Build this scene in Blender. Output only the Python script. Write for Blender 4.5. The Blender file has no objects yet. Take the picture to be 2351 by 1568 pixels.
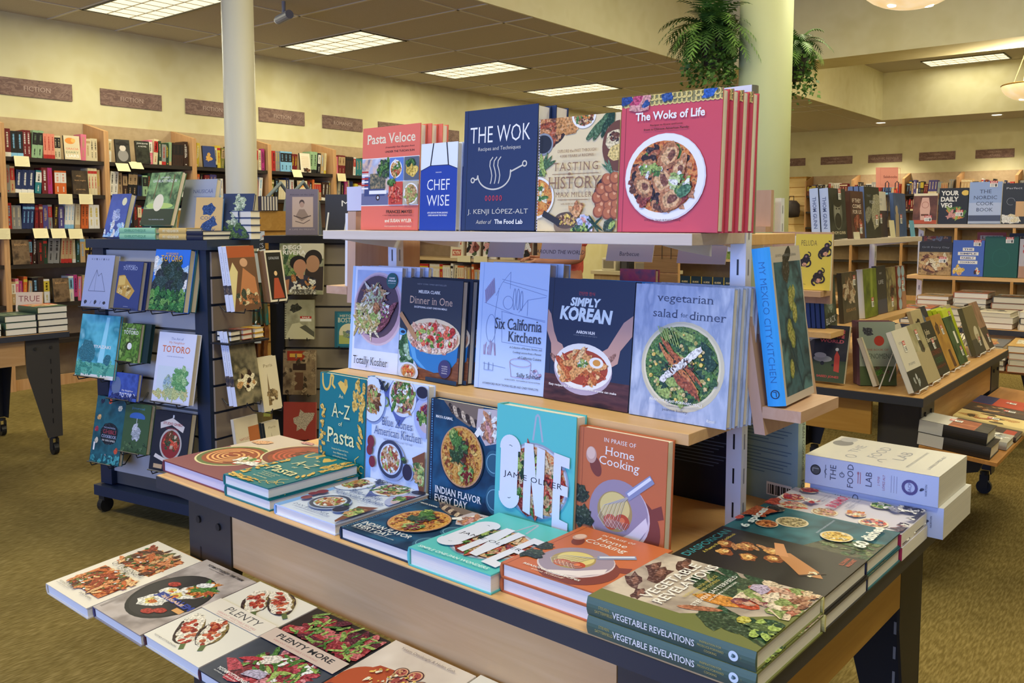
import bpy, math, random
from mathutils import Vector, Matrix

# ---------------------------------------------------------------- camera, world, lamps, exposure
SC = bpy.context.scene
COL = SC.collection
R = math.radians
EYE = 1.40
FPX = 2031.0
cam_d = bpy.data.cameras.new('camera'); cam = bpy.data.objects.new('camera', cam_d); COL.objects.link(cam)
cam_d.sensor_fit = 'HORIZONTAL'; cam_d.sensor_width = 36.0; cam_d.lens = FPX / 2351.0 * 36.0
cam_d.shift_y = -104.0 / 2351.0
cam_d.clip_start = 0.05
cam.location = (0, 0, EYE); cam.rotation_euler = (R(90 - 4.7286), 0, R(38.9016))
SC.camera = cam
SC.view_settings.view_transform = 'Standard'; SC.view_settings.look = 'None'
SC.view_settings.gamma = 1.0; SC.view_settings.exposure = 0.0
try: SC.view_settings.use_curve_mapping = False
except Exception: pass
SC.cycles.use_denoising = True
SC.cycles.max_bounces = 6; SC.cycles.diffuse_bounces = 4; SC.cycles.glossy_bounces = 3
SC.cycles.sample_clamp_indirect = 6.0

W = bpy.data.worlds.new('world'); SC.world = W; W.use_nodes = True
W.node_tree.nodes['Background'].inputs[0].default_value = (0.45, 0.62, 1.0, 1)
W.node_tree.nodes['Background'].inputs[1].default_value = 0.6

WARM = (1.0, 0.94, 0.66)
DAY = (0.27, 0.42, 1.0)
def area(name, loc, rot, sx, sy, power, col):
    d = bpy.data.lights.new(name, 'AREA'); d.shape = 'RECTANGLE'; d.size = sx; d.size_y = sy
    d.energy = power; d.color = col
    o = bpy.data.objects.new(name, d); COL.objects.link(o); o.location = loc; o.rotation_euler = rot
    return o
# daylight through the shop window in the wall behind the camera
area('daylight_lamp', (-2.2, -3.05, 1.55), (R(88), 0, 0), 6.4, 2.3, 225, DAY)
# fluorescent troffers over the fiction aisle (two more of the row stand behind the camera)
TROFFER_Y = [-0.1, 1.92, 3.94, 5.95, 7.95, 9.93, 11.9, 13.9]
for i, ty in enumerate(TROFFER_Y):
    area('troffer_lamp', (-6.97, ty, 3.165), (0, 0, 0), 1.15, 0.54, 30, WARM)
# fluorescent troffers of the raised ceiling
RAISED_TROFFERS = [(-3.4, 15.75), (0.6, 15.75), (-2.4, 3.2), (0.6, 3.2), (-2.3, 0.35), (0.3, 0.35), (-2.4, 7.4), (0.6, 7.4), (-2.2, 12.4), (0.8, 12.4)]
for tx, ty in RAISED_TROFFERS:
    area('troffer_lamp', (tx, ty, 3.965), (0, 0, 0), 1.15, 0.54, 8 if ty > 15 else 54 if ty < 1 else 52, WARM)

# ---------------------------------------------------------------- materials
def lin(h):
    if isinstance(h, (tuple, list)): return tuple(h)[:3]
    c = [int(h[i:i + 2], 16) / 255 for i in (0, 2, 4)]
    return tuple(x / 12.92 if x <= 0.04045 else ((x + 0.055) / 1.055) ** 2.4 for x in c)
_M = {}
def flat(h, rough=0.5, spec=0.35, metal=0.0, emit=0.0):
    k = (h, rough, spec, metal, emit)
    if k in _M: return _M[k]
    m = bpy.data.materials.new('paint_' + str(h)); m.use_nodes = True
    b = m.node_tree.nodes['Principled BSDF']; c = lin(h)
    b.inputs['Base Color'].default_value = (*c, 1); b.inputs['Roughness'].default_value = rough
    b.inputs['Specular IOR Level'].default_value = spec; b.inputs['Metallic'].default_value = metal
    if emit:
        b.inputs['Emission Color'].default_value = (*c, 1); b.inputs['Emission Strength'].default_value = emit
    _M[k] = m; return m
def ink(h): return flat(h, 0.42, 0.35)
def nodes(name, rough=0.5, spec=0.3):
    m = bpy.data.materials.new(name); m.use_nodes = True
    nt = m.node_tree; b = nt.nodes['Principled BSDF']
    b.inputs['Roughness'].default_value = rough; b.inputs['Specular IOR Level'].default_value = spec
    return m, nt, b
def coords(nt, scale=(1, 1, 1), rot=(0, 0, 0), out='Object'):
    t = nt.nodes.new('ShaderNodeTexCoord'); mp = nt.nodes.new('ShaderNodeMapping')
    mp.inputs['Scale'].default_value = scale; mp.inputs['Rotation'].default_value = rot
    nt.links.new(t.outputs[out], mp.inputs['Vector']); return mp.outputs[0]
def ramp(nt, fac, cols, const=False, lo=0.3, hi=0.7):
    r = nt.nodes.new('ShaderNodeValToRGB'); cr = r.color_ramp
    if const: cr.interpolation = 'CONSTANT'
    n = len(cols)
    while len(cr.elements) < n: cr.elements.new(0.5)
    for i, c in enumerate(cols):
        e = cr.elements[i]; e.position = lo + (hi - lo) * (i / max(1, n - 1 if not const else n)); e.color = (*lin(c), 1)
    nt.links.new(fac, r.inputs[0]); return r.outputs[0]
def mottle(cols, scale=60, detail=3, const=False, lo=0.32, hi=0.68, rough=0.45, stretch=(1, 1, 1), distort=0.0):
    k = ('mot', tuple(cols), scale, detail, const, lo, hi, rough, stretch, distort)
    if k in _M: return _M[k]
    m, nt, b = nodes('mottled_' + cols[0], rough)
    v = coords(nt, stretch); n = nt.nodes.new('ShaderNodeTexNoise')
    n.inputs['Scale'].default_value = scale; n.inputs['Detail'].default_value = detail; n.inputs['Distortion'].default_value = distort
    nt.links.new(v, n.inputs['Vector'])
    nt.links.new(ramp(nt, n.outputs['Fac'], cols, const, lo, hi), b.inputs['Base Color'])
    _M[k] = m; return m
def cells(cols, scale=120, rough=0.45, stretch=(1, 1, 1)):
    k = ('cel', tuple(cols), scale, rough, stretch)
    if k in _M: return _M[k]
    m, nt, b = nodes('cells_' + cols[0], rough)
    v = coords(nt, stretch); n = nt.nodes.new('ShaderNodeTexVoronoi'); n.inputs['Scale'].default_value = scale
    nt.links.new(v, n.inputs['Vector'])
    s = nt.nodes.new('ShaderNodeSeparateColor'); nt.links.new(n.outputs['Color'], s.inputs[0])
    nt.links.new(ramp(nt, s.outputs[0], cols, False, 0.05, 0.95), b.inputs['Base Color'])
    _M[k] = m; return m
def wood(name, c1, c2, axis=0, scale=9.0, rough=0.45):
    k = ('wood', name, axis)
    if k in _M: return _M[k]
    m, nt, b = nodes(name, rough)
    st = [scale * 2.2] * 3; st[axis] = scale * 0.16
    v = coords(nt, tuple(st)); n = nt.nodes.new('ShaderNodeTexNoise')
    n.inputs['Scale'].default_value = 1.0; n.inputs['Detail'].default_value = 5; n.inputs['Distortion'].default_value = 1.2
    nt.links.new(v, n.inputs['Vector'])
    nt.links.new(ramp(nt, n.outputs['Fac'], [c1, c2, c1], False, 0.25, 0.75), b.inputs['Base Color'])
    _M[k] = m; return m
def pages_mat(h='efe9dc', axis=2):
    k = ('pg', h, axis)
    if k in _M: return _M[k]
    m, nt, b = nodes('page_edges', 0.8, 0.1)
    st = [0, 0, 0]; st[axis] = 900
    v = coords(nt, tuple(st)); n = nt.nodes.new('ShaderNodeTexNoise'); n.inputs['Scale'].default_value = 1.0; n.inputs['Detail'].default_value = 1
    nt.links.new(v, n.inputs['Vector'])
    c = lin(h); d = tuple(x * 0.74 for x in c)
    nt.links.new(ramp(nt, n.outputs['Fac'], [d, c, c], False, 0.3, 0.6), b.inputs['Base Color'])
    _M[k] = m; return m
DARK = flat('2b2d33', 0.4, 0.4)
BLACKM = flat('18191c', 0.4, 0.4)
STEEL = flat('e4e8ee', 0.35, 0.5)
WHITE = ink('eeeeec'); BLACK = ink('141416'); CREAM = ink('eadfbe')
MAPLE = wood('maple_laminate', 'e2ba82', 'd8ac72', 0)
MAPLEY = wood('maple_laminate_long', 'd9b489', 'c89c6c', 1)
PINKWOOD = wood('pale_laminate', 'cdab94', 'c09c84', 2)

# ---------------------------------------------------------------- meshes
class MB:
    def __init__(s): s.v = []; s.f = []; s.mi = []; s.ms = []
    def mid(s, m):
        if m not in s.ms: s.ms.append(m)
        return s.ms.index(m)
    def face(s, pts, m):
        b = len(s.v); s.v += [tuple(p) for p in pts]; s.f.append(tuple(range(b, b + len(pts)))); s.mi.append(s.mid(m))
    def hexa(s, P, m, top=None, front=None):
        b = len(s.v); s.v += [tuple(p) for p in P]
        for i, q in enumerate(((0, 3, 2, 1), (4, 5, 6, 7), (0, 1, 5, 4), (1, 2, 6, 5), (2, 3, 7, 6), (3, 0, 4, 7))):
            s.f.append(tuple(b + k for k in q)); s.mi.append(s.mid(top if (i == 1 and top) else front if (i == 2 and front) else m))
        return s
    def box(s, x0, y0, z0, x1, y1, z1, m, top=None, front=None):
        return s.hexa([(x0, y0, z0), (x1, y0, z0), (x1, y1, z0), (x0, y1, z0), (x0, y0, z1), (x1, y0, z1), (x1, y1, z1), (x0, y1, z1)], m, top, front)
    def prism(s, poly, d, m):
        """poly: 3-D points of one face, d: offset vector to the other face"""
        b = len(s.v); n = len(poly); d = Vector(d)
        s.v += [tuple(p) for p in poly] + [tuple(Vector(p) + d) for p in poly]; k = s.mid(m)
        s.f.append(tuple(range(b + n - 1, b - 1, -1))); s.f.append(tuple(range(b + n, b + 2 * n))); s.mi += [k, k]
        for i in range(n):
            j = (i + 1) % n; s.f.append((b + i, b + j, b + n + j, b + n + i)); s.mi.append(k)
        return s
    def tube(s, pts, r, m, n=8, closed=False, caps=True):
        pts = [Vector(p) for p in pts]; N = len(pts); rings = []; k = s.mid(m)
        rr = r if isinstance(r, (list, tuple)) else [r] * N
        up = None
        for i, p in enumerate(pts):
            a = pts[(i - 1) % N] if (i or closed) else p; c = pts[(i + 1) % N] if (i < N - 1 or closed) else p
            t = (c - a).normalized()
            if up is None: up = t.orthogonal().normalized()
            up = (up - t * up.dot(t)).normalized(); w = t.cross(up)
            b = len(s.v); rings.append(b)
            for j in range(n):
                an = 2 * math.pi * j / n; s.v.append(tuple(p + (up * math.cos(an) + w * math.sin(an)) * rr[i]))
        for i in range(N if closed else N - 1):
            a = rings[i]; b = rings[(i + 1) % N]
            for j in range(n):
                q = (j + 1) % n; s.f.append((a + j, a + q, b + q, b + j)); s.mi.append(k)
        if caps and not closed:
            s.f.append(tuple(rings[0] + j for j in range(n - 1, -1, -1))); s.f.append(tuple(rings[-1] + j for j in range(n))); s.mi += [k, k]
        return s
    def lathe(s, prof, c, m, n=24):
        """prof: (radius, z) pairs; c: centre"""
        k = s.mid(m); rings = []
        for r, z in prof:
            b = len(s.v); rings.append(b)
            for j in range(n):
                a = 2 * math.pi * j / n; s.v.append((c[0] + r * math.cos(a), c[1] + r * math.sin(a), c[2] + z))
        for a, b in zip(rings, rings[1:]):
            for j in range(n):
                q = (j + 1) % n; s.f.append((a + j, a + q, b + q, b + j)); s.mi.append(k)
        return s
    def mesh(s, name):
        me = bpy.data.meshes.new(name); me.from_pydata(s.v, [], s.f)
        for m in s.ms: me.materials.append(m)
        me.polygons.foreach_set('material_index', s.mi); me.update(); return me
    def build(s, name, parent=None, loc=None, rot=None, smooth=False, bevel=0):
        me = s.mesh(name)
        if smooth: me.polygons.foreach_set('use_smooth', [True] * len(me.polygons))
        o = bpy.data.objects.new(name, me); COL.objects.link(o)
        if parent: o.parent = parent
        if loc: o.location = loc
        if rot: o.rotation_euler = rot
        if bevel:
            mod = o.modifiers.new('edge', 'BEVEL'); mod.width = bevel; mod.segments = 2; mod.limit_method = 'ANGLE'
        return o
def tag(o, label, cat, group=None):
    o['label'] = label; o['category'] = cat
    if group: o['group'] = group
    return o
def thing(name, label, cat, loc=(0, 0, 0), rz=0.0, group=None):
    o = bpy.data.objects.new(name, None); COL.objects.link(o); o.location = loc; o.rotation_euler = (0, 0, rz); o.empty_display_size = 0.05
    return tag(o, label, cat, group)
def struct(name, mb, smooth=False):
    o = mb.build(name, smooth=smooth); o['kind'] = 'structure'; return o
KIDS = {}
def copy_tree(root, label, group=None, kids=None):
    r = root.copy(); COL.objects.link(r); r['label'] = label; THICK[r.name] = THICK.get(root.name, 0); KIDS[r.name] = kids or KIDS.get(root.name, [])
    if group: r['group'] = group
    for ch in (kids if kids is not None else KIDS.get(root.name, [])):
        c = ch.copy(); COL.objects.link(c); c.parent = r
    return r

# ---------------------------------------------------------------- lettering
_T = {}
def glyphs(s, bold=0.0, shear=0.0, serif=False, space=1.0):
    k = (s, bold, shear, serif, space)
    if k in _T: return _T[k]
    cu = bpy.data.curves.new('lettering', 'FONT'); cu.body = s; cu.size = 1.0; cu.offset = bold; cu.resolution_u = 2
    cu.shear = shear; cu.space_character = space
    ob = bpy.data.objects.new('lettering', cu)
    me = bpy.data.meshes.new_from_object(ob)
    V = [(v.co.x, v.co.y) for v in me.vertices]; F = [tuple(p.vertices) for p in me.polygons]
    if serif:
        cnt = {}
        for p in me.polygons:
            vs = list(p.vertices)
            for a, b in zip(vs, vs[1:] + vs[:1]):
                e = (min(a, b), max(a, b)); cnt[e] = cnt.get(e, 0) + 1
        ys = sorted(v[1] for v in V) or [0, 1]
        for (a, b), n in cnt.items():
            if n != 1: continue
            (x0, y0), (x1, y1) = V[a], V[b]
            if abs(y0 - y1) < 0.004 and 0.03 < abs(x1 - x0) < 0.2:
                x0, x1 = min(x0, x1) - 0.055, max(x0, x1) + 0.055
                # the slab lies on the inner side of a stem end
                up = any(abs(v[1] - y0) < 0.006 for v in V) and y0 < 0.25
                ya, yb = (y0, y0 + 0.03) if up else (y0 - 0.03, y0)
                i = len(V); V += [(x0, ya), (x1, ya), (x1, yb), (x0, yb)]; F.append((i, i + 1, i + 2, i + 3))
    bpy.data.objects.remove(ob); bpy.data.curves.remove(cu); bpy.data.meshes.remove(me)
    if not V: V = [(0, 0), (1, 0), (1, 1)]; F = [(0, 1, 2)]
    xs = [v[0] for v in V]; yy = [v[1] for v in V]
    _T[k] = (V, F, min(xs), max(xs), min(yy), max(yy)); return _T[k]

def clip01(pts, W, H):
    def cut(P, ax, lim, sgn):
        out = []
        for i in range(len(P)):
            a, b = P[i - 1], P[i]; da, db = (a[ax] - lim) * sgn, (b[ax] - lim) * sgn
            if (da < 0) != (db < 0):
                t = da / (da - db); out.append((a[0] + (b[0] - a[0]) * t, a[1] + (b[1] - a[1]) * t))
            if db >= 0: out.append(b)
        return out
    for ax, lim, sg in ((0, 0, 1), (0, W, -1), (1, 0, 1), (1, H, -1)):
        if len(pts) < 3: return []
        pts = cut(pts, ax, lim, sg)
    return pts

_R = {}
def rich(m):
    """a printed-photograph version of a flat ink: the same colour with fine tonal grain"""
    k = m.name
    if not k.startswith('paint_'): return m
    if k not in _R:
        h = k[6:12]; c = [int(h[i:i + 2], 16) for i in (0, 2, 4)]
        f = lambda q: ''.join('%02x' % max(0, min(255, int(x * q))) for x in c)
        g = ''.join('%02x' % max(0, min(255, int(x + (255 - x) * .28))) for x in c)
        _R[k] = mottle([f(.55), f(.85), f(1.05), g], 210, 3, lo=.30, hi=.70, rough=.42)
    return _R[k]
class Art:
    """Printed matter on a flat face. Coordinates: u, v in 0..1 across the face; radii in units of its width."""
    STEP = 1.6e-5
    def __init__(s, mb, W, H, place, lift=1e-4):
        s.mb = mb; s.W = W; s.H = H; s.place = place; s.z = lift; s.rnd = random.Random(7)
    def _put(s, pts, m):
        pts = clip01(pts, s.W, s.H)
        if len(pts) < 3: return
        s.z += s.STEP; s.mb.face([s.place(x, y, s.z) for x, y in pts], m)
    def rect(s, x0, y0, x1, y1, m):
        s._put([(x0 * s.W, y0 * s.H), (x1 * s.W, y0 * s.H), (x1 * s.W, y1 * s.H), (x0 * s.W, y1 * s.H)], m)
    def poly(s, pts, m): s._put([(x * s.W, y * s.H) for x, y in pts], m)
    def ell(s, cx, cy, rx, ry=None, m=None, n=32, rot=0.0):
        ry = rx if ry is None else ry; c, d = math.cos(rot), math.sin(rot); P = []
        for i in range(n):
            a = 2 * math.pi * i / n; x, y = rx * s.W * math.cos(a), ry * s.W * math.sin(a)
            P.append((cx * s.W + x * c - y * d, cy * s.H + x * d + y * c))
        s._put(P, m)
    def blob(s, cx, cy, r, m, el=1.0, rot=0.0, jag=0.25, n=8):
        m = rich(m)
        c, d = math.cos(rot), math.sin(rot); P = []
        for i in range(n):
            a = 2 * math.pi * i / n; q = r * s.W * (1 + s.rnd.uniform(-jag, jag)); x, y = q * math.cos(a) * el, q * math.sin(a)
            P.append((cx * s.W + x * c - y * d, cy * s.H + x * d + y * c))
        s._put(P, m)
    def line(s, pts, w, m, closed=False):
        P = [(x * s.W, y * s.H) for x, y in pts]; w = w * s.W / 2
        if closed: P.append(P[0])
        s.z += s.STEP
        for (x0, y0), (x1, y1) in zip(P, P[1:]):
            l = math.hypot(x1 - x0, y1 - y0) or 1e-9; nx, ny = -(y1 - y0) / l * w, (x1 - x0) / l * w; ex, ey = (x1 - x0) / l * w * .4, (y1 - y0) / l * w * .4
            q = clip01([(x0 + nx - ex, y0 + ny - ey), (x0 - nx - ex, y0 - ny - ey), (x1 - nx + ex, y1 - ny + ey), (x1 + nx + ex, y1 + ny + ey)], s.W, s.H)
            if len(q) > 2: s.z += s.STEP * .2; s.mb.face([s.place(x, y, s.z) for x, y in q], m)
    def arc(s, cx, cy, r, a0, a1, w, m, ry=None, n=20):
        ry = r if ry is None else ry
        s.line([(cx + r * math.cos(R(a0 + (a1 - a0) * i / n)), cy + ry * s.W / s.H * math.sin(R(a0 + (a1 - a0) * i / n))) for i in range(n + 1)], w, m)
    def scatter(s, cx, cy, rx, ry, n, size, mats, el=(0.8, 2.2), jag=0.3, seed=1):
        s.rnd.seed(seed)
        for i in range(n):
            q = math.sqrt(s.rnd.random()); a = s.rnd.uniform(0, 6.2832)
            s.blob(cx + rx * q * math.cos(a), cy + ry * s.W / s.H * q * math.sin(a), size * s.rnd.uniform(.6, 1.4), s.rnd.choice(mats), s.rnd.uniform(*el), s.rnd.uniform(0, 3.14), jag)
    def strew(s, x0, y0, x1, y1, n, size, mats, el=(0.8, 2.2), jag=0.3, seed=1):
        s.rnd.seed(seed)
        for i in range(n):
            s.blob(s.rnd.uniform(x0, x1), s.rnd.uniform(y0, y1), size * s.rnd.uniform(.6, 1.4), s.rnd.choice(mats), s.rnd.uniform(*el), s.rnd.uniform(0, 3.14), jag)
    def plate(s, cx, cy, r, rim, food, mats, n=70, size=0.03, ry=None, inner=0.86, seed=1, shade=None):
        ry = r if ry is None else ry
        s.ell(cx, cy, r, ry, rim, 40)
        s.ell(cx, cy, r * inner, ry * inner, food, 36)
        s.scatter(cx, cy, r * inner * .9, ry * inner * .9, n, size, mats, seed=seed)
    def text(s, t, cx, cy, w=None, h=None, m=None, font='sans', bold=0.0, shear=0.0, align='c', rot=0.0, space=1.0, stretch=None):
        """w, h: size of the ink box as fractions of face width / height; one of them is enough"""
        V, F, x0, x1, y0, y1 = glyphs(t, bold, shear, font == 'serif', space)
        gw, gh = (x1 - x0) or 1, (y1 - y0) or 1
        if w is not None and h is not None: sx, sy = w * s.W / gw, h * s.H / gh
        elif w is not None: sx = sy = w * s.W / gw
        else: sx = sy = h * s.H / gh
        if stretch: sx *= stretch
        ox = {'c': -(x0 + x1) / 2, 'l': -x0, 'r': -x1}[align]; oy = -(y0 + y1) / 2
        s.z += s.STEP * 2; k = s.mb.mid(m); b = len(s.mb.v); c, d = math.cos(rot), math.sin(rot)
        for x, y in V:
            X, Y = (x + ox) * sx, (y + oy) * sy
            s.mb.v.append(tuple(s.place(cx * s.W + X * c - Y * d, cy * s.H + X * d + Y * c, s.z)))
        for f in F: s.mb.f.append(tuple(b + i for i in f)); s.mb.mi.append(k)

# ---------------------------------------------------------------- books
def book(name, label, cat, W, H, T, cover, art=None, spine=None, group=None, soft=False, page='efe9dc', back=None, spinemat=None, ends=None, backart=None):
    """local frame: x from the spine to the fore edge, y from foot to head, z from back cover to front cover"""
    root = thing(name, label, cat, group=group); THICK[root.name] = T
    mb = MB(); bt = 0.0006 if soft else 0.0026; ov = 0.0 if soft else 0.003; sm = spinemat or cover
    mb.box(0, 0, 0, W, H, bt, back or cover)
    mb.box(0, 0, T - bt, W, H, T, cover)
    # gently rounded spine
    n = 6; P = []
    bul = 0.0 if soft else min(0.004, T * .14)
    for i in range(n + 1):
        t = i / n; P.append((-bul * math.sin(math.pi * t), T * t))
    for (xa, za), (xb, zb) in zip(P, P[1:]):
        mb.face([(xa, 0, za), (xa, H, za), (xb, H, zb), (xb, 0, zb)], sm)
    mb.face([(bt, 0, 0), (bt, H, 0), (bt, H, T), (bt, 0, T)][::-1], sm)
    for y in (0, H):
        pts = [(x, y, z) for x, z in P] + [(bt, y, T), (bt, y, 0)]
        mb.face(pts if y == 0 else pts[::-1], sm)
    if art:
        a = Art(mb, W, H, lambda x, y, z: (x, y, T + z)); art(a)
    if backart: backart(Art(mb, W, H, lambda x, y, z: (W - x, y, -z)))
    if spine:
        spine(Art(mb, H, T, lambda x, y, z: (-bul - z, H - x, y)))
    KIDS[root.name] = [mb.build('cover', root)]
    pb = MB(); pm = pages_mat(page)
    pb.box(bt + .001, ov, bt, W - ov - (0.0004 if soft else 0), H - ov, T - bt, pm)
    if ends:                       # printing that bleeds to the trimmed edge of the page block
        e = Art(pb, W * .9, T, lambda x, y, z: (x + W * .05, ov - z, y)); ends(e)
    KIDS[root.name].append(pb.build('page_block', root))
    return root
THICK = {}
class Frame:
    def __init__(s, ox, oy, ang): s.o = Vector((ox, oy, 0)); s.a = R(ang)
    def at(s, a, b, z): return s.o + Vector((a * math.cos(s.a) - b * math.sin(s.a), a * math.sin(s.a) + b * math.cos(s.a), z))
    def flat(s, o, a, b, z, rz=0.0, pitch=0.0):
        """lying, cover up; a, b: where the foot of the spine lies"""
        o.location = s.at(a, b, z); o.rotation_euler = (R(pitch), 0, s.a + R(rz)); return o
    def stand(s, o, a, b, z, rz=0.0, tilt=5.0):
        """standing, cover towards -b; a, b: foot of the spine at the front cover"""
        t = THICK.get(o.name, 0); q = R(rz)
        o.location = s.at(a - math.sin(q) * t, b + math.cos(q) * t, z); o.rotation_euler = (R(90 - tilt), 0, s.a + R(rz)); return o
D1 = Frame(-2.126, 1.167, -1.5)
D2 = Frame(-0.848, 3.485, 90)
D3 = Frame(-2.35, 6.05, 0)
# ---------------------------------------------------------------- the room
XL, XR, YF, YB = -8.18, 4.5, -3.2, 17.35
ZC, ZR = 3.19, 4.0              # lower and raised ceiling
XE, YE = -4.80, 16.24           # edge of the raised part
PAINT = mottle(['d6d0a6', 'dbd5ae', 'd2cba0'], 3, 2, rough=0.8)
PAINT_LIT = mottle(['e4dfba', 'e9e4c2', 'e0dab2'], 3, 2, rough=0.8)  # wall paint lightened: stronger light on the raised faces put into its colour
PAINT_L = mottle(['d8cfa0', 'dcd4aa', 'd4ca9a'], 3, 2, rough=0.8)
TILE = mottle(['b9b1a2', 'c2baab', 'b3ab9c'], 160, 2, rough=0.9)
def carpet():
    m, nt, b = nodes('ribbed_carpet', 0.95, 0.05)
    v = coords(nt, (1, 1, 1), (0, 0, R(8)))
    big = nt.nodes.new('ShaderNodeTexNoise'); big.inputs['Scale'].default_value = 2.2; big.inputs['Detail'].default_value = 3; nt.links.new(v, big.inputs['Vector'])
    v2 = coords(nt, (150, 22, 1), (0, 0, R(8)))
    fine = nt.nodes.new('ShaderNodeTexNoise'); fine.inputs['Scale'].default_value = 1.0; fine.inputs['Detail'].default_value = 2; nt.links.new(v2, fine.inputs['Vector'])
    c1 = ramp(nt, fine.outputs['Fac'], ['6f5f33', '7f6e40', '917f50'], False, .35, .68)
    c2 = ramp(nt, big.outputs['Fac'], ['b4b4b4', 'ffffff'], False, .3, .7)
    mx = nt.nodes.new('ShaderNodeMix'); mx.data_type = 'RGBA'; mx.blend_type = 'MULTIPLY'; mx.inputs[0].default_value = .55
    nt.links.new(c1, mx.inputs[6]); nt.links.new(c2, mx.inputs[7]); nt.links.new(mx.outputs[2], b.inputs['Base Color'])
    return m
struct('floor', MB().box(XL - .1, YF - .1, -.1, XR + .1, YB + .1, 0, carpet()))
struct('wall_left', MB().box(XL - .15, YF, 0, XL, YB, ZC + .1, PAINT_L))
struct('wall_back', MB().box(XL, YB, 0, XR, YB + .15, ZR, PAINT))
struct('wall_right', MB().box(XR, YF, 0, XR + .15, YB, ZR + .1, PAINT))
wx0, wx1, wz0, wz1 = -5.5, 1.1, .35, 2.75
struct('wall_front', MB().box(XL, YF - .15, 0, XR, YF, wz0, PAINT).box(XL, YF - .15, wz1, XR, YF, ZR, PAINT).box(XL, YF - .15, wz0, wx0, YF, wz1, PAINT).box(wx1, YF - .15, wz0, XR, YF, wz1, PAINT))
wf = MB(); fm = flat('3a3a3e', .4)
for x in (wx0, wx0 + 2.2, wx0 + 4.4, wx1 - .06): wf.box(x, YF - .12, wz0, x + .06, YF - .04, wz1, fm)
wf.box(wx0, YF - .12, wz0, wx1, YF - .04, wz0 + .06, fm).box(wx0, YF - .12, wz1 - .06, wx1, YF - .04, wz1, fm)
struct('window_1', wf)
struct('ceiling', MB().box(XL, YF, ZC, XE - .0205, YB, ZC + .04, TILE).box(XE - .0205, YE + .0205, ZC, XR, YB, ZC + .04, TILE).box(XE, YF, ZR, XR, YE, ZR + .05, TILE))
# upright faces between the lower and the raised ceiling, and the beam across it
struct('trim_1', MB().box(XE - .02, YF, ZC, XE, YE, ZR, PAINT_LIT))
struct('trim_2', MB().box(XE - .02, YE, ZC, XR, YE + .02, ZR, PAINT_LIT))
struct('trim_3', MB().box(XE, 9.84, ZC, XR, 10.45, ZR, PAINT_LIT))
# suspended ceiling grid
g = MB(); GM = flat('d2ccbe', .5)
TY = [y for y in TROFFER_Y]
y = TROFFER_Y[0] - .305 - 6 * .66
yy = []
for i in range(len(TY)):
    yy += [TY[i] - .305, TY[i] + .305]
    if i + 1 < len(TY):
        gap = (TY[i + 1] - TY[i] - .61) / 2; yy.append(TY[i] + .305 + gap)
for y in yy: g.box(XL, y - .012, ZC - .006, XE - .02, y + .012, ZC, GM)
for x in (-7.58, -6.36, -5.14): g.box(x - .012, YF, ZC - .006, x + .012, YB, ZC, GM)
struct('trim_4', g)
# left round column and the wider one with the planters
ROUND = MB().tube([(-4.97, 3.38, 0), (-4.97, 3.38, ZC)], .099, flat('d6d2bc', .45), 40)
struct('column_1', ROUND, True)
struct('column_2', MB().tube([(-2.78, 6.49, 0), (-2.78, 6.49, ZR)], .195, flat('c0cea4', .6), 48), True)

# ---------------------------------------------------------------- lights that hang or sit in the ceilings
def lamp_mat(name, c, s):
    m, nt, b = nodes(name, .6); b.inputs['Base Color'].default_value = (*c, 1)
    b.inputs['Emission Color'].default_value = (*c, 1); b.inputs['Emission Strength'].default_value = s; return m
DIFF = lamp_mat('fluorescent_diffuser', (1.0, .90, .62), 1.15)
LOUV = flat('b8b09a', .3, .5)
_lf = _ld = _ll = None
def troffer(x, y, z, label, group):
    t = thing('ceiling_light', label, 'ceiling light', (x, y, z), 0, group)
    w, d = .60, .30
    f = MB()
    for a in ((-w, -d, w, -d + .018), (-w, d - .018, w, d), (-w, -d, -w + .018, d), (w - .018, -d, w, d)): f.box(a[0], a[1], -.012, a[2], a[3], 0, flat('5a564c', .4))
    f.build('frame', t)
    MB().box(-w + .018, -d + .018, -.006, w - .018, d - .018, -.003, DIFF).build('diffuser', t)
    l = MB()
    for i in range(1, 3): l.box(-w + .02, -d + i * .2 - .004, -.011, w - .02, -d + i * .2 + .004, -.006, LOUV)
    for i in range(1, 8): l.box(-w + i * .15 - .003, -d + .02, -.010, -w + i * .15 + .003, d - .02, -.006, LOUV)
    l.build('louver', t)
AISLE = ['nearest', 'second', 'third', 'fourth', 'fifth', 'sixth', 'seventh', 'eighth']
for i, ty in enumerate(TROFFER_Y):
    troffer(-6.97, ty, ZC - .001, f'fluorescent ceiling light, {AISLE[i]} of the row above the fiction shelves', 'ceiling lights above the fiction wall')
WH = ['set in the raised ceiling behind the deep beam', 'far end of the raised ceiling', 'raised ceiling over the round column', 'raised ceiling over the cookbook table', 'raised ceiling near the shop window', 'raised ceiling by the window corner', 'raised ceiling before the beam', 'raised ceiling before the beam, right of the first', 'raised ceiling past the beam, near the edge', 'raised ceiling past the beam, near the middle']
for i, (tx, ty) in enumerate(RAISED_TROFFERS):
    troffer(tx, ty, ZR - .001, 'long fluorescent ceiling light, ' + WH[i], 'ceiling lights of the raised ceiling')
def bowl_mat():
    m, nt, b = nodes('alabaster_glass', .35)
    v = coords(nt); n = nt.nodes.new('ShaderNodeTexNoise'); n.inputs['Scale'].default_value = 9; nt.links.new(v, n.inputs['Vector'])
    c = ramp(nt, n.outputs['Fac'], ['f0cf96', 'fbe6bb'], False, .3, .7); nt.links.new(c, b.inputs['Base Color']); nt.links.new(c, b.inputs['Emission Color'])
    b.inputs['Emission Strength'].default_value = .75; return m
BOWL = bowl_mat(); BULB = lamp_mat('lit_bulb', (1, .93, .75), 6)
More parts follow.
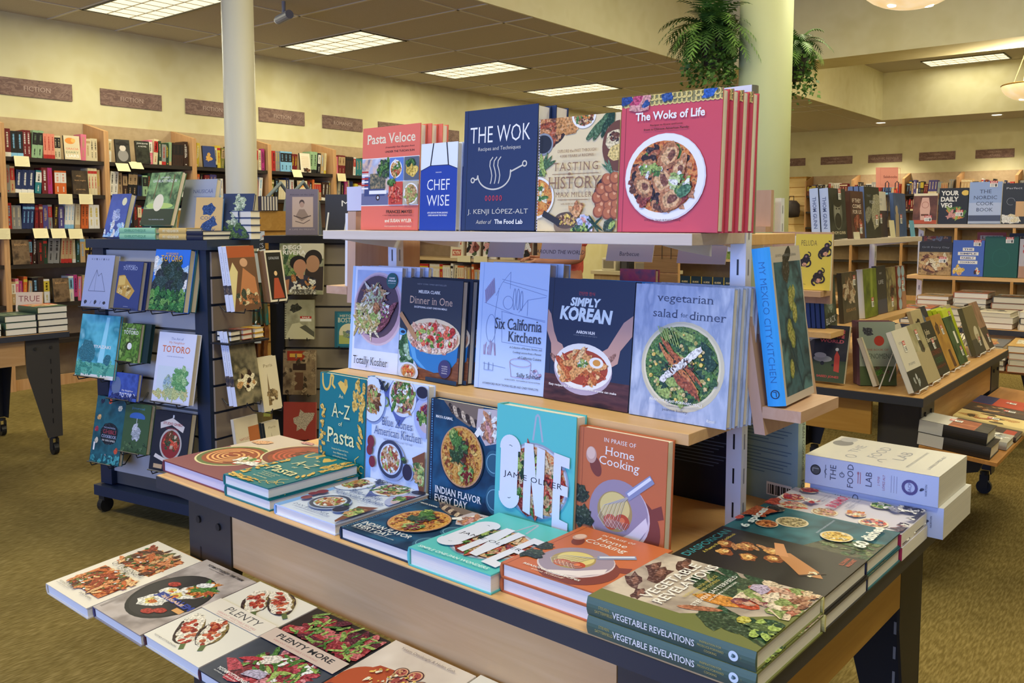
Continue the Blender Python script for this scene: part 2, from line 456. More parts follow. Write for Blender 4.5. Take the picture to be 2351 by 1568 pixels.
for (x, y, lab) in ((-1.57, 5.80, 'large alabaster bowl pendant with two bulbs glowing through it'), (-1.70, 10.97, 'alabaster bowl pendant farther back beyond the beam')):
    t = thing('pendant_lamp', lab, 'pendant lamp', (x, y, 2.70), 0, 'bowl pendant lamps')
    prof = [(0.001, 0)] + [(.30 * math.sin(R(a)), .17 * (1 - math.cos(R(a)))) for a in (12, 24, 36, 48, 60, 72, 84, 90)] + [(.295, .172), (.25, .10), (.12, .03), (.001, .012)]
    MB().lathe(prof, (0, 0, 0), BOWL, 48).build('bowl', t, smooth=True)
    for s, q in ((-1, 10), (1, 10)):
        MB().lathe([(.001, .0), (.035, .004), (.04, .012)], (.10 * s * .78, .10 * s * .62, .008), BULB, 20).build('bulb', t, smooth=True)
    MB().lathe([(.30, .165), (.306, .172), (.30, .18)], (0, 0, 0), flat('b08a4a', .3, .5, .6), 48).build('rim', t, smooth=True)
    st = MB()
    for k in range(3): st.tube([(.28 * math.cos(k * 2.094), .28 * math.sin(k * 2.094), .17), (.02 * math.cos(k * 2.094), .02 * math.sin(k * 2.094), .75)], .006, flat('b9b2a0', .3, .5, .6), 6)
    st.tube([(0, 0, .74), (0, 0, 1.29)], .011, flat('b9b2a0', .3, .5, .6), 8); st.lathe([(.001, 1.27), (.06, 1.275), (.06, 1.30)], (0, 0, 0), flat('b9b2a0', .3), 20)
    st.build('stem', t)
    d = bpy.data.lights.new('pendant_uplight', 'SPOT'); d.energy = 400; d.color = (1, .84, .54); d.spot_size = R(168); d.spot_blend = .6; d.shadow_soft_size = .12
    o = bpy.data.objects.new('pendant_uplight', d); COL.objects.link(o); o.location = (x, y, 2.91); o.rotation_euler = (math.pi, 0, 0)
for (x, y, lab) in ((-4.93, 16.62, 'round recessed downlight at the inner corner of the soffit'), (-3.08, 16.62, 'round recessed downlight farther along the back soffit'), (-7.45, 16.2, 'round recessed downlight added out of view to brighten the pale slatwall bay'), (-1.2, 16.62, 'round recessed downlight added out of view to brighten the middle back wall'), (.8, 16.62, 'round recessed downlight added out of view to brighten the back wall past its middle')):  # the last three are added out of view to brighten the back wall
    t = thing('recessed_downlight', lab, 'downlight', (x, y, ZC), 0, 'recessed downlights')
    MB().lathe([(.075, -.004), (.095, -.008), (.10, 0)], (0, 0, 0), flat('e8e4da', .4), 28).build('ring', t, smooth=True)
    MB().tube([(0, 0, -.003), (0, 0, -.001)], .078, BULB, 28).build('lens', t)
    d = bpy.data.lights.new('downlight_beam', 'SPOT'); d.energy = 150; d.color = (1, .9, .7); d.spot_size = R(110); d.spot_blend = .7; d.shadow_soft_size = .07
    o = bpy.data.objects.new('downlight_beam', d); COL.objects.link(o); o.location = (x, y, ZC - .02)
# spot lamps that wash the left wall, recessed above the frame's top edge are not visible: the troffers do it
t = thing('security_camera', 'small grey security camera under the ceiling beside the round column', 'security camera', (-6.05, 4.55, ZC))
MB().tube([(0, 0, 0), (0, 0, -.10)], .016, flat('8c8f98', .4), 10).build('mount', t)
MB().tube([(-.10, .02, -.13), (.10, -.02, -.12)], .036, flat('82868f', .4), 14).build('housing', t)
MB().tube([(-.125, .026, -.132), (-.10, .02, -.13)], .028, flat('e2e4e8', .3), 14).build('lens', t)

# ---------------------------------------------------------------- wall signs
SGN = mottle(['7a6058', '8c7268', '6c544e', '84695f'], 10, 4, stretch=(1, 1, 3), rough=.7, distort=1.5)
ST = ink('b9a196'); SCR = ink('93796f')
def wall_sign(lab, lines, loc, rz, bend=True):
    t = thing('wall_sign', lab, 'wall sign', loc, rz, 'brown section signs')
    w, h = .302, .074
    mb = MB().box(-w, 0, -h, w, .012, h, SGN)
    a = Art(mb, 2 * w, 2 * h, lambda x, y, z: (x - w, -z, y - h))
    a.line([(.72, .62), (.80, .85), (.86, .72), (.94, .82)], .008, SCR); a.line([(.78, .1), (.93, .75), (.84, .15), (.985, .7), (.96, .1)], .008, SCR); a.arc(.14, .55, .08, 0, 270, .006, SCR, ry=.04)
    if len(lines) == 1: a.text(lines[0], .5, .48, h=.27, m=ST, font='serif', stretch=1.05)
    for i, s in enumerate(lines if len(lines) == 2 else []): a.text(s, .5, .70 - .38 * i, h=.20, m=ST, font='serif')
    mb.build('panel', t)
for i, s in enumerate(['FICTION', 'FICTION', 'FICTION', 'FICTION', 'ROMANCE', '', '']):
    where = ['nearest of the four fiction signs', 'second of the four fiction signs', 'third fiction sign, half behind the round column', 'fourth fiction sign, right of the round column', 'after the fiction signs', 'mostly hidden behind the pasta book', 'seen past the small blue chef book'][i]
    wall_sign(('brown wall sign reading ' + s + ', ' if s else 'brown wall sign, ') + where, [s] if s else [], (XL + .012, 3.05 + .862 * i + .46, 2.567), R(90))
for x, L, lab in ((-6.86, ['ART'], 'brown back wall sign reading ART, beside the upright silver book'), (-5.95, ['NEW', 'GRAPHIC NOVELS'], 'brown back wall sign in two lines reading NEW GRAPHIC NOVELS'), (-5.05, ['GRAPHIC NOVELS'], 'brown back wall sign reading GRAPHIC NOVELS in one line'), (-4.15, ['TEEN', 'GRAPHIC NOVELS'], 'purplish back wall sign in two lines, right of the coral card'), (-3.22, ['CHILDREN', 'ATLASES'], 'brown two-line back wall sign farthest along the wall')):
    wall_sign(lab, L, (x, YB - .012, 2.604), 0)

# ---------------------------------------------------------------- bookcases along the walls
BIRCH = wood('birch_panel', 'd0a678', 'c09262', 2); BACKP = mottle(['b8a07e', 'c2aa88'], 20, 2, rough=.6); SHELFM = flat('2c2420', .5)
SHZ = [1.943, 1.647, 1.350, 1.054, .72, .40]
def bookcase(name, lab, loc, rz, w, depth, shelves, top, group, divtop=None):
    """local: x along the wall, y from the front (0) back to the wall"""
    t = thing(name, lab, 'bookcase', loc, rz, group)
    MB().box(0, depth - .02, 0, w, depth - .001, top, BACKP).build('back_panel', t)
    for x in (0, w - .021):
        MB().prism([(x, 0, 0), (x, depth - .021, 0), (x, depth - .021, top), (x, .0, divtop or top - .09)], (.021, 0, 0), BIRCH).build('side_panel', t)
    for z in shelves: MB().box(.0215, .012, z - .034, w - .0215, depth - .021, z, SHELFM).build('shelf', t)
    MB().box(.0215, .03, 0, w - .0215, .05, .09, BIRCH).build('plinth', t)
    return t
CASES = ['bookcase at the far end of the fiction wall, cut by the picture edge', 'fiction bookcase behind the stacks on the corner table, five shelves showing', 'fiction bookcase behind the blue display tower', 'fiction bookcase beside the round column', 'fiction bookcase just past the round column', 'bookcase under the romance sign', 'bookcase behind the pasta cookbook', 'bookcase behind the wok cookbook']
YC = [3.05 + .862 * i for i in range(-1, 7)]
for i, y0 in enumerate(YC):
    # local x runs along +Y, local y towards the wall (-X)
    bookcase('bookcase', 'birch ' + CASES[i] if not CASES[i].startswith('bookcase at') else 'birch fiction bookcase, nearest to the shop window', (-7.78, y0, 0), R(90), .861, .396, SHZ, 2.30, 'birch wall bookcases', 2.21)
BX = [-6.40, -5.50, -4.60, -3.70, -2.80]
BL = ['under the two-line new graphic novels sign', 'under the one-line graphic novels sign', 'behind the coral card', 'under the last back wall sign', 'at the end of the back wall row']
for i, x0 in enumerate(BX):
    bookcase('bookcase', 'back wall bookcase ' + BL[i], (x0, YB - .402, 0), 0, .898, .40, [1.92, 1.62, 1.32, 1.0, .7, .4], 2.31, 'back wall bookcases', 2.2)

# ---------------------------------------------------------------- shelved books: one small mesh per book, spine outwards
COLOURS = [('black', '1f1d20'), ('dark brown', '3a2620'), ('white', 'e2ded4'), ('cream', 'd8c9a2'), ('red', 'b32d2a'), ('dark red', '6e1f24'), ('orange', 'd1662f'), ('yellow', 'cdb53c'), ('olive', '7d7a3a'), ('dark green', '25402f'), ('pale green', '8fae84'), ('teal', '2f7a80'), ('light blue', '7fb4d6'), ('navy', '22305a'), ('purple', '4c4480'), ('pink', 'd8738c'), ('magenta', 'a83274'), ('grey', '8b8a86'), ('tan', 'b99a70'), ('salmon', 'e08a72')]
CH = dict(COLOURS)
_BK = {}
def shelf_mesh(col, style, acc):
    k = (col, style, acc)
    if k in _BK: return _BK[k]
    mb = MB(); c = ink(CH[col]); a = ink(CH[acc]); pg = flat('e3d8c0', .8)
    # local: x along the shelf 0..1, y 0 (spine) .. 1 (into the shelf), z 0..1
    mb.box(0, 0, 0, 1, 1, 1, c, top=pg)
    def q(x0, x1, z0, z1, m, e=.006): mb.face([(x0, -e, z0), (x1, -e, z0), (x1, -e, z1), (x0, -e, z1)], m)
    r = random.Random(col + str(style) + acc)
    def title(z0, z1, m, x0=.36, x1=.64):
        z = z0
        while z < z1:
            L = r.uniform(.018, .05); q(x0 + r.uniform(-.03, .03), x1, z, min(z1, z + L), m); z += L + r.uniform(.008, .03)
    if style == 0: q(0, 1, .80, .90, a); title(.25, .7, a)
    elif style == 1: title(.35, .88, a, .28, .52); title(.40, .80, a, .60, .74); q(.35, .65, .05, .09, a)
    elif style == 2: q(0, 1, .0, .16, a); title(.34, .88, a)
    elif style == 3: title(.14, .40, a, .4, .6); title(.50, .90, a, .32, .68)
    else: q(0, 1, .48, .92, a); title(.54, .86, c if col != acc else a, .34, .66); title(.1, .34, a, .4, .6)
    _BK[k] = mb.mesh('shelf_book'); return _BK[k]
RND = random.Random(42)
NTH = ['first', 'second', 'third', 'fourth', 'fifth', 'sixth', 'seventh', 'eighth', 'ninth', 'tenth', 'eleventh', 'twelfth', 'thirteenth', 'fourteenth', 'fifteenth', 'sixteenth', 'seventeenth', 'eighteenth', 'nineteenth', 'twentieth'] + ['%d%s' % (k, {1: 'st', 2: 'nd', 3: 'rd'}.get(k % 10, 'th')) for k in range(21, 60)]
ROW = ['top shelf', 'second shelf', 'third shelf', 'fourth shelf', 'fifth shelf']
def shelve(origin, rz, x0, x1, z, where, group, cat='paperback', h=(.19, .235), pal=None, side='left', depth=(.13, .15), dy=.03, name='fiction_book', start=0):
    x = x0; n = start
    c, s = math.cos(rz), math.sin(rz)
    while x < x1 - .012:
        t = RND.choice([.026, .03, .036, .042, .048]); run = RND.choice([1, 1, 1, 1, 2, 3])
        col = RND.choice(pal) if pal else RND.choice([k for k, _ in COLOURS] + ['black'] * 4 + ['dark brown'] * 4 + ['cream', 'white', 'tan', 'grey', 'dark red', 'dark green', 'navy'] * 2)
        acc = RND.choice([k for k in ('white', 'cream', 'black', 'red', 'yellow', 'light blue', 'tan') if k != col]); st = RND.randrange(5)
        hh = RND.uniform(*h); dd = RND.uniform(*depth); j = RND.uniform(0, .02); lean = RND.choice([0, 0, 0, 3, 5])
        for k in range(run):
            need = t + .001
            if x + need + hh * math.sin(R(lean)) > x1: return n
            o = bpy.data.objects.new(name, shelf_mesh(col, st, acc)); COL.objects.link(o)
            o.scale = (t, dd, hh)
            lx, ly = x, dy + j
            o.location = (origin[0] + lx * c - ly * s, origin[1] + lx * s + ly * c, z + .0005 + t * math.sin(R(lean)))
            o.rotation_euler = (0, R(lean), rz)
            tag(o, f'{col} book, {acc} band, {NTH[n]} from {side}, {where}', cat, group)
            x += need / math.cos(R(lean)) + (0 if k < run - 1 else hh * math.sin(R(lean)) * .55 * (1 if lean else 0)); n += 1
        if RND.random() < .05: x += .025
    return n
def face_out(name, label, loc, rz, w, h, t, col, art, cat='paperback', group=None, tilt=6):
    b = book(name, label, cat, w, h, t, ink(col), art, group=group, soft=True)
    b.location = loc; b.rotation_euler = (R(90 - tilt), 0, rz); return b
# ---------------------------------------------------------------- printed covers of the cookbooks
RED = ink('b8322c'); TOM = ink('d8543a'); ORG = ink('dd8a3c'); YEL = ink('e9c65c'); GRN = ink('4f7d34'); DGRN = ink('24452a'); LGRN = ink('9db55a')
BRN = ink('6b3f26'); DBRN = ink('35221a'); TAN = ink('c79a66'); PNK = ink('d79a94'); WHT = ink('eeece6'); LAV = ink('b9c3e2'); NAVY = ink('1e2a47'); GRY = ink('8a8f98'); LGRY = ink('c8ccd4')
PASTA = [ink('e0b878'), ink('caa060'), ink('b8502f'), GRN, WHT]
STEW = [ink('c4622c'), ink('d98b3d'), ink('8e3a1e'), GRN, ink('eac98b'), BRN]
SALAD = [DGRN, GRN, LGRN, ink('38602e'), YEL]
GRAIN = [ink('d8b98c'), ink('c0704a'), LGRN, WHT, ink('a9543c')]
FLOR = mottle(['b0322a', 'd6783f', 'e8c48a', '7d2a1c'], 140, 4)
STEWM = mottle(['8a3f1c', 'c9702e', 'e0a24e', '7a2c18'], 130, 4)
SALADM = mottle(['1f3a20', '3f6630', '7d9a48', '27402a'], 150, 4)
GRAINM = mottle(['b98a5c', 'dcc29a', 'a8543a', '8d9a58'], 190, 4)
ROASTM = mottle(['6b2a14', 'c4622c', 'e39a52', '3f2416'], 110, 5)

def art_veloce(a):
    a.text('Pasta Veloce', .5, .885, w=.84, h=.095, m=CREAM, font='serif', bold=.012)
    a.text('Irresistibly Fast Recipes from', .66, .795, w=.5, h=.022, m=BLACK, shear=.5)
    a.text('UNDER THE TUSCAN SUN', .66, .755, w=.5, h=.02, m=DBRN, bold=.02)
    a.rect(0, .235, 1, .70, WHT)
    a.rect(.0, .243, .485, .693, mottle(['c8cfe0', 'a9b0c8', 'd9b9a0', '6d7088'], 30, 3))
    a.rect(0, .243, .485, .36, ink('6a6c8c')); a.rect(.05, .33, .42, .52, ink('3f4a78')); a.rect(.15, .40, .43, .55, mottle(['3a3f38', '6a6a58', 'b0946a'], 150)); a.rect(.14, .35, .45, .385, WHT)
    a.ell(.30, .315, .035, m=DBRN); a.ell(.30, .315, .018, m=LGRY)
    for i in range(6): a.rect(0, .40 + i * .032, .12, .416 + i * .032, RED if i % 2 else WHT)
    a.scatter(.42, .60, .11, .09, 60, .022, [DGRN, ink('3d5240'), GRN], seed=3)
    a.rect(.5, .472, .74, .693, ink('5d7fc4')); a.plate(.61, .585, .105, WHT, ROASTM, PASTA, 40, .018)
    a.rect(.755, .472, 1, .693, ink('5a6270')); a.scatter(.88, .58, .08, .07, 14, .035, [YEL, ink('cfae48')], (1, 1.3), .1); a.scatter(.88, .64, .09, .03, 14, .02, [DGRN, GRN], seed=4)
    a.rect(.5, .243, .74, .462, ink('c94a3a')); a.scatter(.62, .34, .11, .09, 90, .016, [RED, TOM, ink('e88a70')], seed=5); a.scatter(.55, .45, .06, .03, 20, .018, [DGRN, GRN], seed=6)
    a.rect(.755, .243, 1, .462, ink('b9b09a')); a.plate(.89, .345, .12, WHT, GRAINM, [ink('b59a58'), LGRN, TAN], 40, .018, seed=8)
    a.text('FRANCES MAYES', .92, .175, w=.44, h=.032, m=DBRN, bold=.03, align='r')
    a.text('A NEW YORK TIMES BESTSELLING AUTHOR', .92, .14, w=.5, h=.011, m=DBRN, align='r')
    a.text('and SUSAN WYLER', .92, .09, w=.46, h=.034, m=CREAM, bold=.03, align='r')
    a.text('PHOTOGRAPHS BY STEVEN ROTHFELD', .92, .035, w=.46, h=.012, m=CREAM, align='r')
def art_chef(a):
    B = ink('20409c')
    a.poly([(0, 0), (1, 0), (1, .70), (.76, .745), (.27, .745), (0, .69)], B)
    for x0, x1 in ((.34, .27), (.70, .76)): a.line([(x0, 1), (x1, .745)], .03, BLACK)
    a.line([(0, .69), (.27, .745), (.76, .745), (1, .70)], .012, BLACK)
    a.text('SHARI BAYER', .5, .665, w=.16, h=.013, m=WHT)
    a.text('CHEF', .5, .525, w=.62, h=.125, m=WHT, bold=-.005)
    a.text('WISE', .5, .345, w=.62, h=.125, m=WHT, bold=-.005)
    a.text('LIFE LESSONS FROM LEADING', .5, .205, w=.56, h=.018, m=WHT, bold=.02); a.text('CHEFS AROUND THE WORLD', .5, .175, w=.52, h=.018, m=WHT, bold=.02)
def art_wok(a):
    G = ink('cfcabc')
    a.rect(.05, 0, .058, 1, ink('18233c'))
    a.text('THE WOK', .5, .79, w=.82, h=.135, m=WHT, bold=-.006)
    a.text('Recipes and Techniques', .5, .668, w=.58, h=.040, m=G)
    for x in (.40, .455, .51): a.line([(x + .02, .60), (x - .015, .57), (x - .02, .53), (x, .49), (x + .012, .45), (x + .005, .41), (x - .005, .385)], .012, G)
    a.arc(.44, .46, .225, 183, 358, .016, G, ry=.155)
    a.line([(.215, .455), (.205, .425), (.17, .42)], .016, G); a.arc(.145, .417, .024, 0, 360, .014, G)
    a.line([(.665, .45), (.668, .49), (.665, .475), (.83, .525)], .016, G); a.arc(.85, .535, .026, 0, 360, .014, G)
    for i in range(5): a.arc(.345 + i * .05, .265, .013, 0, 360, .009, ink('c43a48'), ry=.024, n=10)
    a.text('J. KENJI LÓPEZ-ALT', .5, .155, w=.83, h=.062, m=G)
    a.text('Author of', .32, .07, w=.22, h=.034, m=G, shear=.25); a.text('The Food Lab', .66, .072, w=.38, h=.038, m=WHT, bold=.025)
def art_history(a):
    T = ink('8d6a4c')
    a.ell(.12, .90, .22, .17, DBRN); a.scatter(.14, .92, .17, .14, 50, .03, [ink('a8502c'), BRN, ink('c98a54')], (1.5, 4)); a.ell(.05, .775, .13, .115, GRY); a.ell(.05, .775, .11, .095, ink('22242c'))
    a.scatter(.36, .93, .13, .06, 9, .05, [ink('d8a468'), ink('c98c4c')], (1, 1.8), .12); a.ell(.56, 1.0, .15, .13, WHT); a.ell(.56, 1.0, .125, .105, GRAINM); a.scatter(.56, .98, .11, .07, 50, .014, STEW, seed=2)
    for x, y, r in ((.78, .9, 1.0), (.84, .93, 1.25), (.72, .88, .75), (.9, .95, 1.5)): a.blob(x, y, .035, DGRN if x > .8 else ink('4d6f46'), 5, r, .1, 12)
    for r in (.5, .9, 1.3, 1.8, 2.3): a.blob(.06 + .05 * math.cos(r), .56 + .03 * math.sin(r), .022, ink('4d6f46') if r < 1.5 else LGRN, 6, r, .1, 12)
    a.ell(1.0, .72, .20, .25, BRN); a.blob(.95, .77, .1, ink('e4d2a4'), 1.2, .3, .12, 12); a.blob(.97, .66, .08, ink('e3c777'), 1.3, .2, .12, 12); a.scatter(.95, .80, .06, .05, 20, .014, [DBRN, BRN], seed=9)
    for r in (1.9, 2.2, 2.5): a.blob(.92, .5, .016, ink('5b7f5a'), 9, r, .1, 10)
    a.ell(-.02, .30, .24, .22, WHT); a.ell(-.02, .30, .215, .195, STEWM); a.scatter(-.0, .30, .16, .13, 18, .025, [YEL, CREAM, GRN], seed=4)
    a.ell(.93, .30, .21, .22, DBRN)
    rows = [(.80, .22), (.90, .22), (.99, .23), (.76, .29), (.86, .30), (.95, .31), (.80, .36), (.90, .375), (.99, .38), (.87, .44), (.96, .45), (.78, .17), (.89, .155), (.98, .16)]
    for x, y in rows: a.ell(x, y, .062, m=ink('8e4a28')); a.ell(x + .008, y + .006, .054, m=ink('b96a3c')); a.ell(x + .018, y + .015, .018, m=ink('e0a070'))
    a.ell(.40, .06, .17, .13, ink('8a7458')); a.ell(.38, .095, .145, .085, ink('5a4634')); a.scatter(.40, .10, .11, .05, 70, .012, [YEL, TAN, BRN], seed=6); a.line([(.10, .155), (.30, .075)], .065, ink('2a2624'))
    a.scatter(.52, .19, .04, .03, 10, .035, [ink('c9804a'), ink('e0a66a')], seed=7); a.scatter(.64, .06, .09, .06, 20, .03, [LAV, ink('d8cfe0'), PNK], seed=8); a.scatter(.58, .02, .10, .03, 40, .016, [GRN, DGRN, LGRN], seed=3)
    for r in (.7, 2.2, 2.6): a.blob(.75, .06, .014, DGRN, 9, r, .1, 10)
    a.blob(.93, .05, .07, ink('3a4a34'), 1.2, .4, .15, 12); a.blob(.96, .06, .03, LGRN, 1.6, .8)
    a.text('EXPLORE the PAST THROUGH', .50, .70, w=.48, h=.026, m=T, font='serif'); a.text('4,000 YEARS of RECIPES', .50, .655, w=.42, h=.026, m=T, font='serif')
    a.text('TASTING', .49, .565, w=.56, h=.072, m=T, font='serif', space=1.3); a.line([(.20, .50), (.78, .50)], .006, T); a.ell(.42, .50, .02, .014, T)
    a.text('HISTORY', .48, .425, w=.66, h=.105, m=T, font='serif')
    a.text('MAX MILLER', .48, .32, w=.46, h=.042, m=T, font='serif', space=1.2); a.line([(.28, .275), (.66, .275)], .006, T)
    a.text('with ANN VOLKWEIN', .46, .24, w=.28, h=.016, m=T, font='serif')
    for i in range(40): a.rect(.012, i / 40, .022, i / 40 + .012, ink('d8d2e0'))
def art_woks(a):
    a.rect(.045, 0, .052, 1, ink('8f2c38'))
    pat = ink('d9c474'); a.rect(0, .925, 1, 1, ink('8b8450'))
    a.rnd.seed(5)
    for i in range(46):
        x, y = (i % 23) / 22, .945 + .035 * (i // 23); a.arc(x, y, .028, a.rnd.randint(0, 360), a.rnd.randint(0, 360) + 330, .012, pat, n=8)
    for x, y, c, r in ((.20, .955, PNK, .085), (.16, .97, ink('c4486a'), .05), (.05, .98, ink('2a4a8a'), .05), (.47, .975, ink('2f5290'), .045), (.88, .975, ink('2f62b8'), .05), (.26, .935, ink('2f5290'), .03)): a.blob(x, y, r, c, 1.4, .3, .3, 11)
    a.text('The Woks of Life', .50, .845, w=.69, h=.062, m=WHT, bold=.028)
    a.text('Recipes to Know and Love', .47, .775, w=.32, h=.018, m=DBRN, bold=.01); a.text('from a Chinese American Family', .47, .745, w=.45, h=.02, m=DBRN, bold=.02)
    a.ell(.475, .395, .405, .385, ink('d8d2d8')); a.ell(.47, .40, .395, .375, WHT); a.ell(.46, .40, .34, .315, ROASTM)
    a.scatter(.46, .40, .31, .28, 130, .03, [BRN, ink('a85a34'), DBRN, ink('c98a5c'), GRN, ink('8e3a2a')], seed=3)
    for x, y, r, q in ((.30, .45, .085, .3), (.52, .55, .09, .9), (.46, .37, .10, 2.2), (.27, .33, .08, 2.4), (.55, .24, .10, .7), (.62, .45, .07, 1.2)):
        a.blob(x, y, r, ink('b97a4c'), 1.4, q, .15, 12); a.blob(x, y, r * .72, ink('dcae78'), 1.4, q, .15, 12); a.blob(x + .02, y, r * .4, ink('7e4a30'), 1.4, q)
    a.scatter(.64, .36, .10, .10, 40, .018, [LGRN, GRN, ink('bcd08a'), WHT], seed=8); a.scatter(.34, .45, .12, .05, 30, .016, [GRN, LGRN, WHT], seed=9); a.blob(.68, .29, .05, ink('4b7a52'), 1.5, .5)
    a.text('Bill, Judy, Sarah & Kaitlin Leung', .48, .085, w=.36, h=.018, m=ink('5a1c28'))
def art_kosher(a):
    a.rect(0, 0, .06, 1, ink('aac8f0')); a.rect(.10, .20, 1, .965, mottle(['9fb2d8', 'b9c8e6', '8b9fcc'], 8))
    a.ell(.56, .60, .50, .52, ink('d0b9c4')); a.ell(.55, .60, .47, .49, ink('b898a8')); a.ell(.54, .62, .43, .44, ink('54404e'))
    a.scatter(.36, .52, .27, .23, 150, .022, [ink('d9d0a8'), ink('c8b880'), LGRN, ink('eee2c0'), ink('b8a060')], (2, 5), seed=3)
    a.scatter(.50, .73, .22, .12, 90, .022, [ink('e0dcc8'), ink('b8c48a'), TAN, ink('8a5a50')], (2, 5), seed=4)
    for i in range(6): a.blob(.68 + .03 * i, .44 + .035 * i, .035, ink('8a4a56') if i % 2 else ink('6a343e'), 4.5, .7, .12, 12)
    a.blob(.54, .61, .07, ink('a8643c'), 1.1, 1.5); a.blob(.54, .63, .05, ink('c98a54'), 1.2, 1.5); a.scatter(.72, .6, .08, .12, 40, .016, [PNK, ink('8a4a6a'), WHT, LGRN], seed=7)
    a.ell(.83, .875, .105, .11, ink('175e60')); a.text('CHANIE', .83, .90, w=.11, h=.016, m=WHT, bold=.03); a.text('APFELBAUM', .83, .875, w=.15, h=.016, m=WHT, bold=.03); a.text('author of millennial kosher', .83, .853, w=.15, h=.009, m=WHT)
    a.text('Totally Kosher', .47, .085, w=.70, h=.10, m=ink('24242c'), font='serif', bold=-.004)
def art_dinner(a):
    a.text('NEW YORK TIMES BESTSELLER', .5, .945, w=.48, h=.014, m=GRY, shear=.2)
    a.text('MELISSA CLARK', .47, .87, w=.36, h=.032, m=WHT, bold=.02)
    a.text('Dinner in One', .5, .785, w=.70, h=.075, m=ink('d8b498'), font='serif')
    a.text('EXCEPTIONAL & EASY ONE-PAN MEALS', .5, .715, w=.54, h=.019, m=WHT, bold=.02)
    a.rect(0, 0, 1, .26, mottle(['8a5636', '6e3f28', 'a06a44'], 14, 4, stretch=(1, 6, 1)))
    a.poly([(0, .5), (.2, .25), (.35, .1), (.1, 0), (0, 0)], ink('c8d4e4')); a.scatter(.12, .28, .12, .12, 20, .05, [ink('4f7a4c'), ink('9cc0a0'), ink('2f5a3a')], (1.2, 2.4), seed=2)
    a.poly([(.13, .45), (.98, .42), (.97, .23), (.85, .12), (.62, .085), (.36, .12), (.2, .22)], ink('2c78b8')); a.poly([(.14, .42), (.25, .20), (.40, .12), (.5, .1), (.32, .2), (.24, .4)], ink('58a0d8'))
    a.ell(.04, .45, .075, .04, ink('58a0d8')); a.ell(.06, .45, .04, .018, NAVY)
    a.ell(.57, .44, .44, .20, ink('d8c8ac')); a.ell(.58, .43, .40, .165, ink('b88a6a'))
    a.scatter(.58, .42, .36, .14, 120, .034, [ink('e8c8b4'), ink('d8a890'), ink('f0dcc8'), ink('c98878')], (1, 2), seed=5); a.scatter(.6, .45, .34, .13, 26, .035, [ink('c8342c'), ink('b02a28'), ink('e06a50')], (1, 1.2), .08, seed=6); a.scatter(.6, .44, .3, .12, 22, .02, [GRN, LGRN], seed=8)
    a.line([(.02, .63), (.30, .40)], .06, ink('b08560')); a.ell(.20, .055, .17, .11, ink('d4dcea')); a.ell(.20, .065, .13, .08, ink('c0a080')); a.scatter(.2, .07, .1, .05, 40, .016, [TOM, ORG, CREAM], seed=9)
    a.rect(.5, 0, 1, .04, ink('25405e')); a.ell(.80, .14, .10, m=ink('3c3a6a'))
    for i, t in enumerate(('INCLUDING', 'ALL-NIGHT IN', 'ONE POT, PAN', 'OR BOWL')): a.text(t, .80, .165 - i * .022, w=.09, h=.012, m=WHT)
def art_six(a):
    L = ink('7f93c0'); P = ink('a88fb0'); K = ink('30344c')
    a.rect(.06, 0, .068, 1, ink('9cb8e4'))
    for pts in ([(.26, .74), (.34, .84), (.46, .93), (.46, .80)], [(.34, .87), (.98, .80)], [(.36, .85), (.98, .76)], [(.46, .80), (.46, .93)], [(.10, .68), (.55, .60), (.97, .57)], [(.35, .62), (.97, .56)], [(.36, .62), (.38, .38), (.95, .36)], [(.60, .62), (.72, .72), (.72, .60)], [(.72, .72), (.97, .75)], [(.30, .80), (.26, .60), (.28, .3)], [(.12, .2), (.45, .18)]): a.line(pts, .006, L)
    for x, y, r, q in ((.44, .69, .07, .075), (.21, .48, .07, .16), (.53, .72, .018, .12), (.58, .72, .018, .12), (.63, .71, .02, .11)): a.arc(x, y, r, 0, 360, .006, L, ry=q, n=22)
    a.rnd.seed(3)
    for i in range(10): x = .12 + .018 * i; a.line([(x, .36 + a.rnd.uniform(-.03, .03)), (x + a.rnd.uniform(-.03, .03), .27)], .008, P)
    for i in range(9): x = .10 + .015 * i; a.line([(x, .78 + .012 * i), (x + .02, .68 + .01 * i)], .009, P)
    for x in (.17, .24): a.line([(x - .03, .21), (x - .03, .15), (x + .03, .15), (x + .03, .21)], .006, L)
    a.arc(.66, .235, .15, 0, 360, .006, P, ry=.045); a.line([(.51, .23), (.54, .12), (.80, .12), (.81, .23)], .006, P); a.scatter(.88, .16, .07, .04, 14, .015, [P, LAV])
    a.text('Six California', .60, .525, w=.66, h=.088, m=K, font='serif'); a.text('Kitchens', .70, .43, w=.46, h=.078, m=K, font='serif')
    for i, t in enumerate(('A Collection of Recipes, Stories, and', 'Cooking Lessons from a Pioneer', 'of California Cuisine')): a.text(t, .95, .345 - i * .035, h=.020, m=K, font='serif', align='r', stretch=.95)
    a.text('Sally Schmitt', .95, .135, w=.33, h=.042, m=K, font='serif', align='r'); a.text('with BRUCE SMITH · PHOTOGRAPHS BY TROYCE HOFFMAN', .95, .095, w=.5, h=.010, m=K, align='r')
    a.text('A FOREWORD FROM THOMAS KELLER AND CINDY PAWLCYN', .53, .045, w=.80, h=.016, m=K, font='serif')
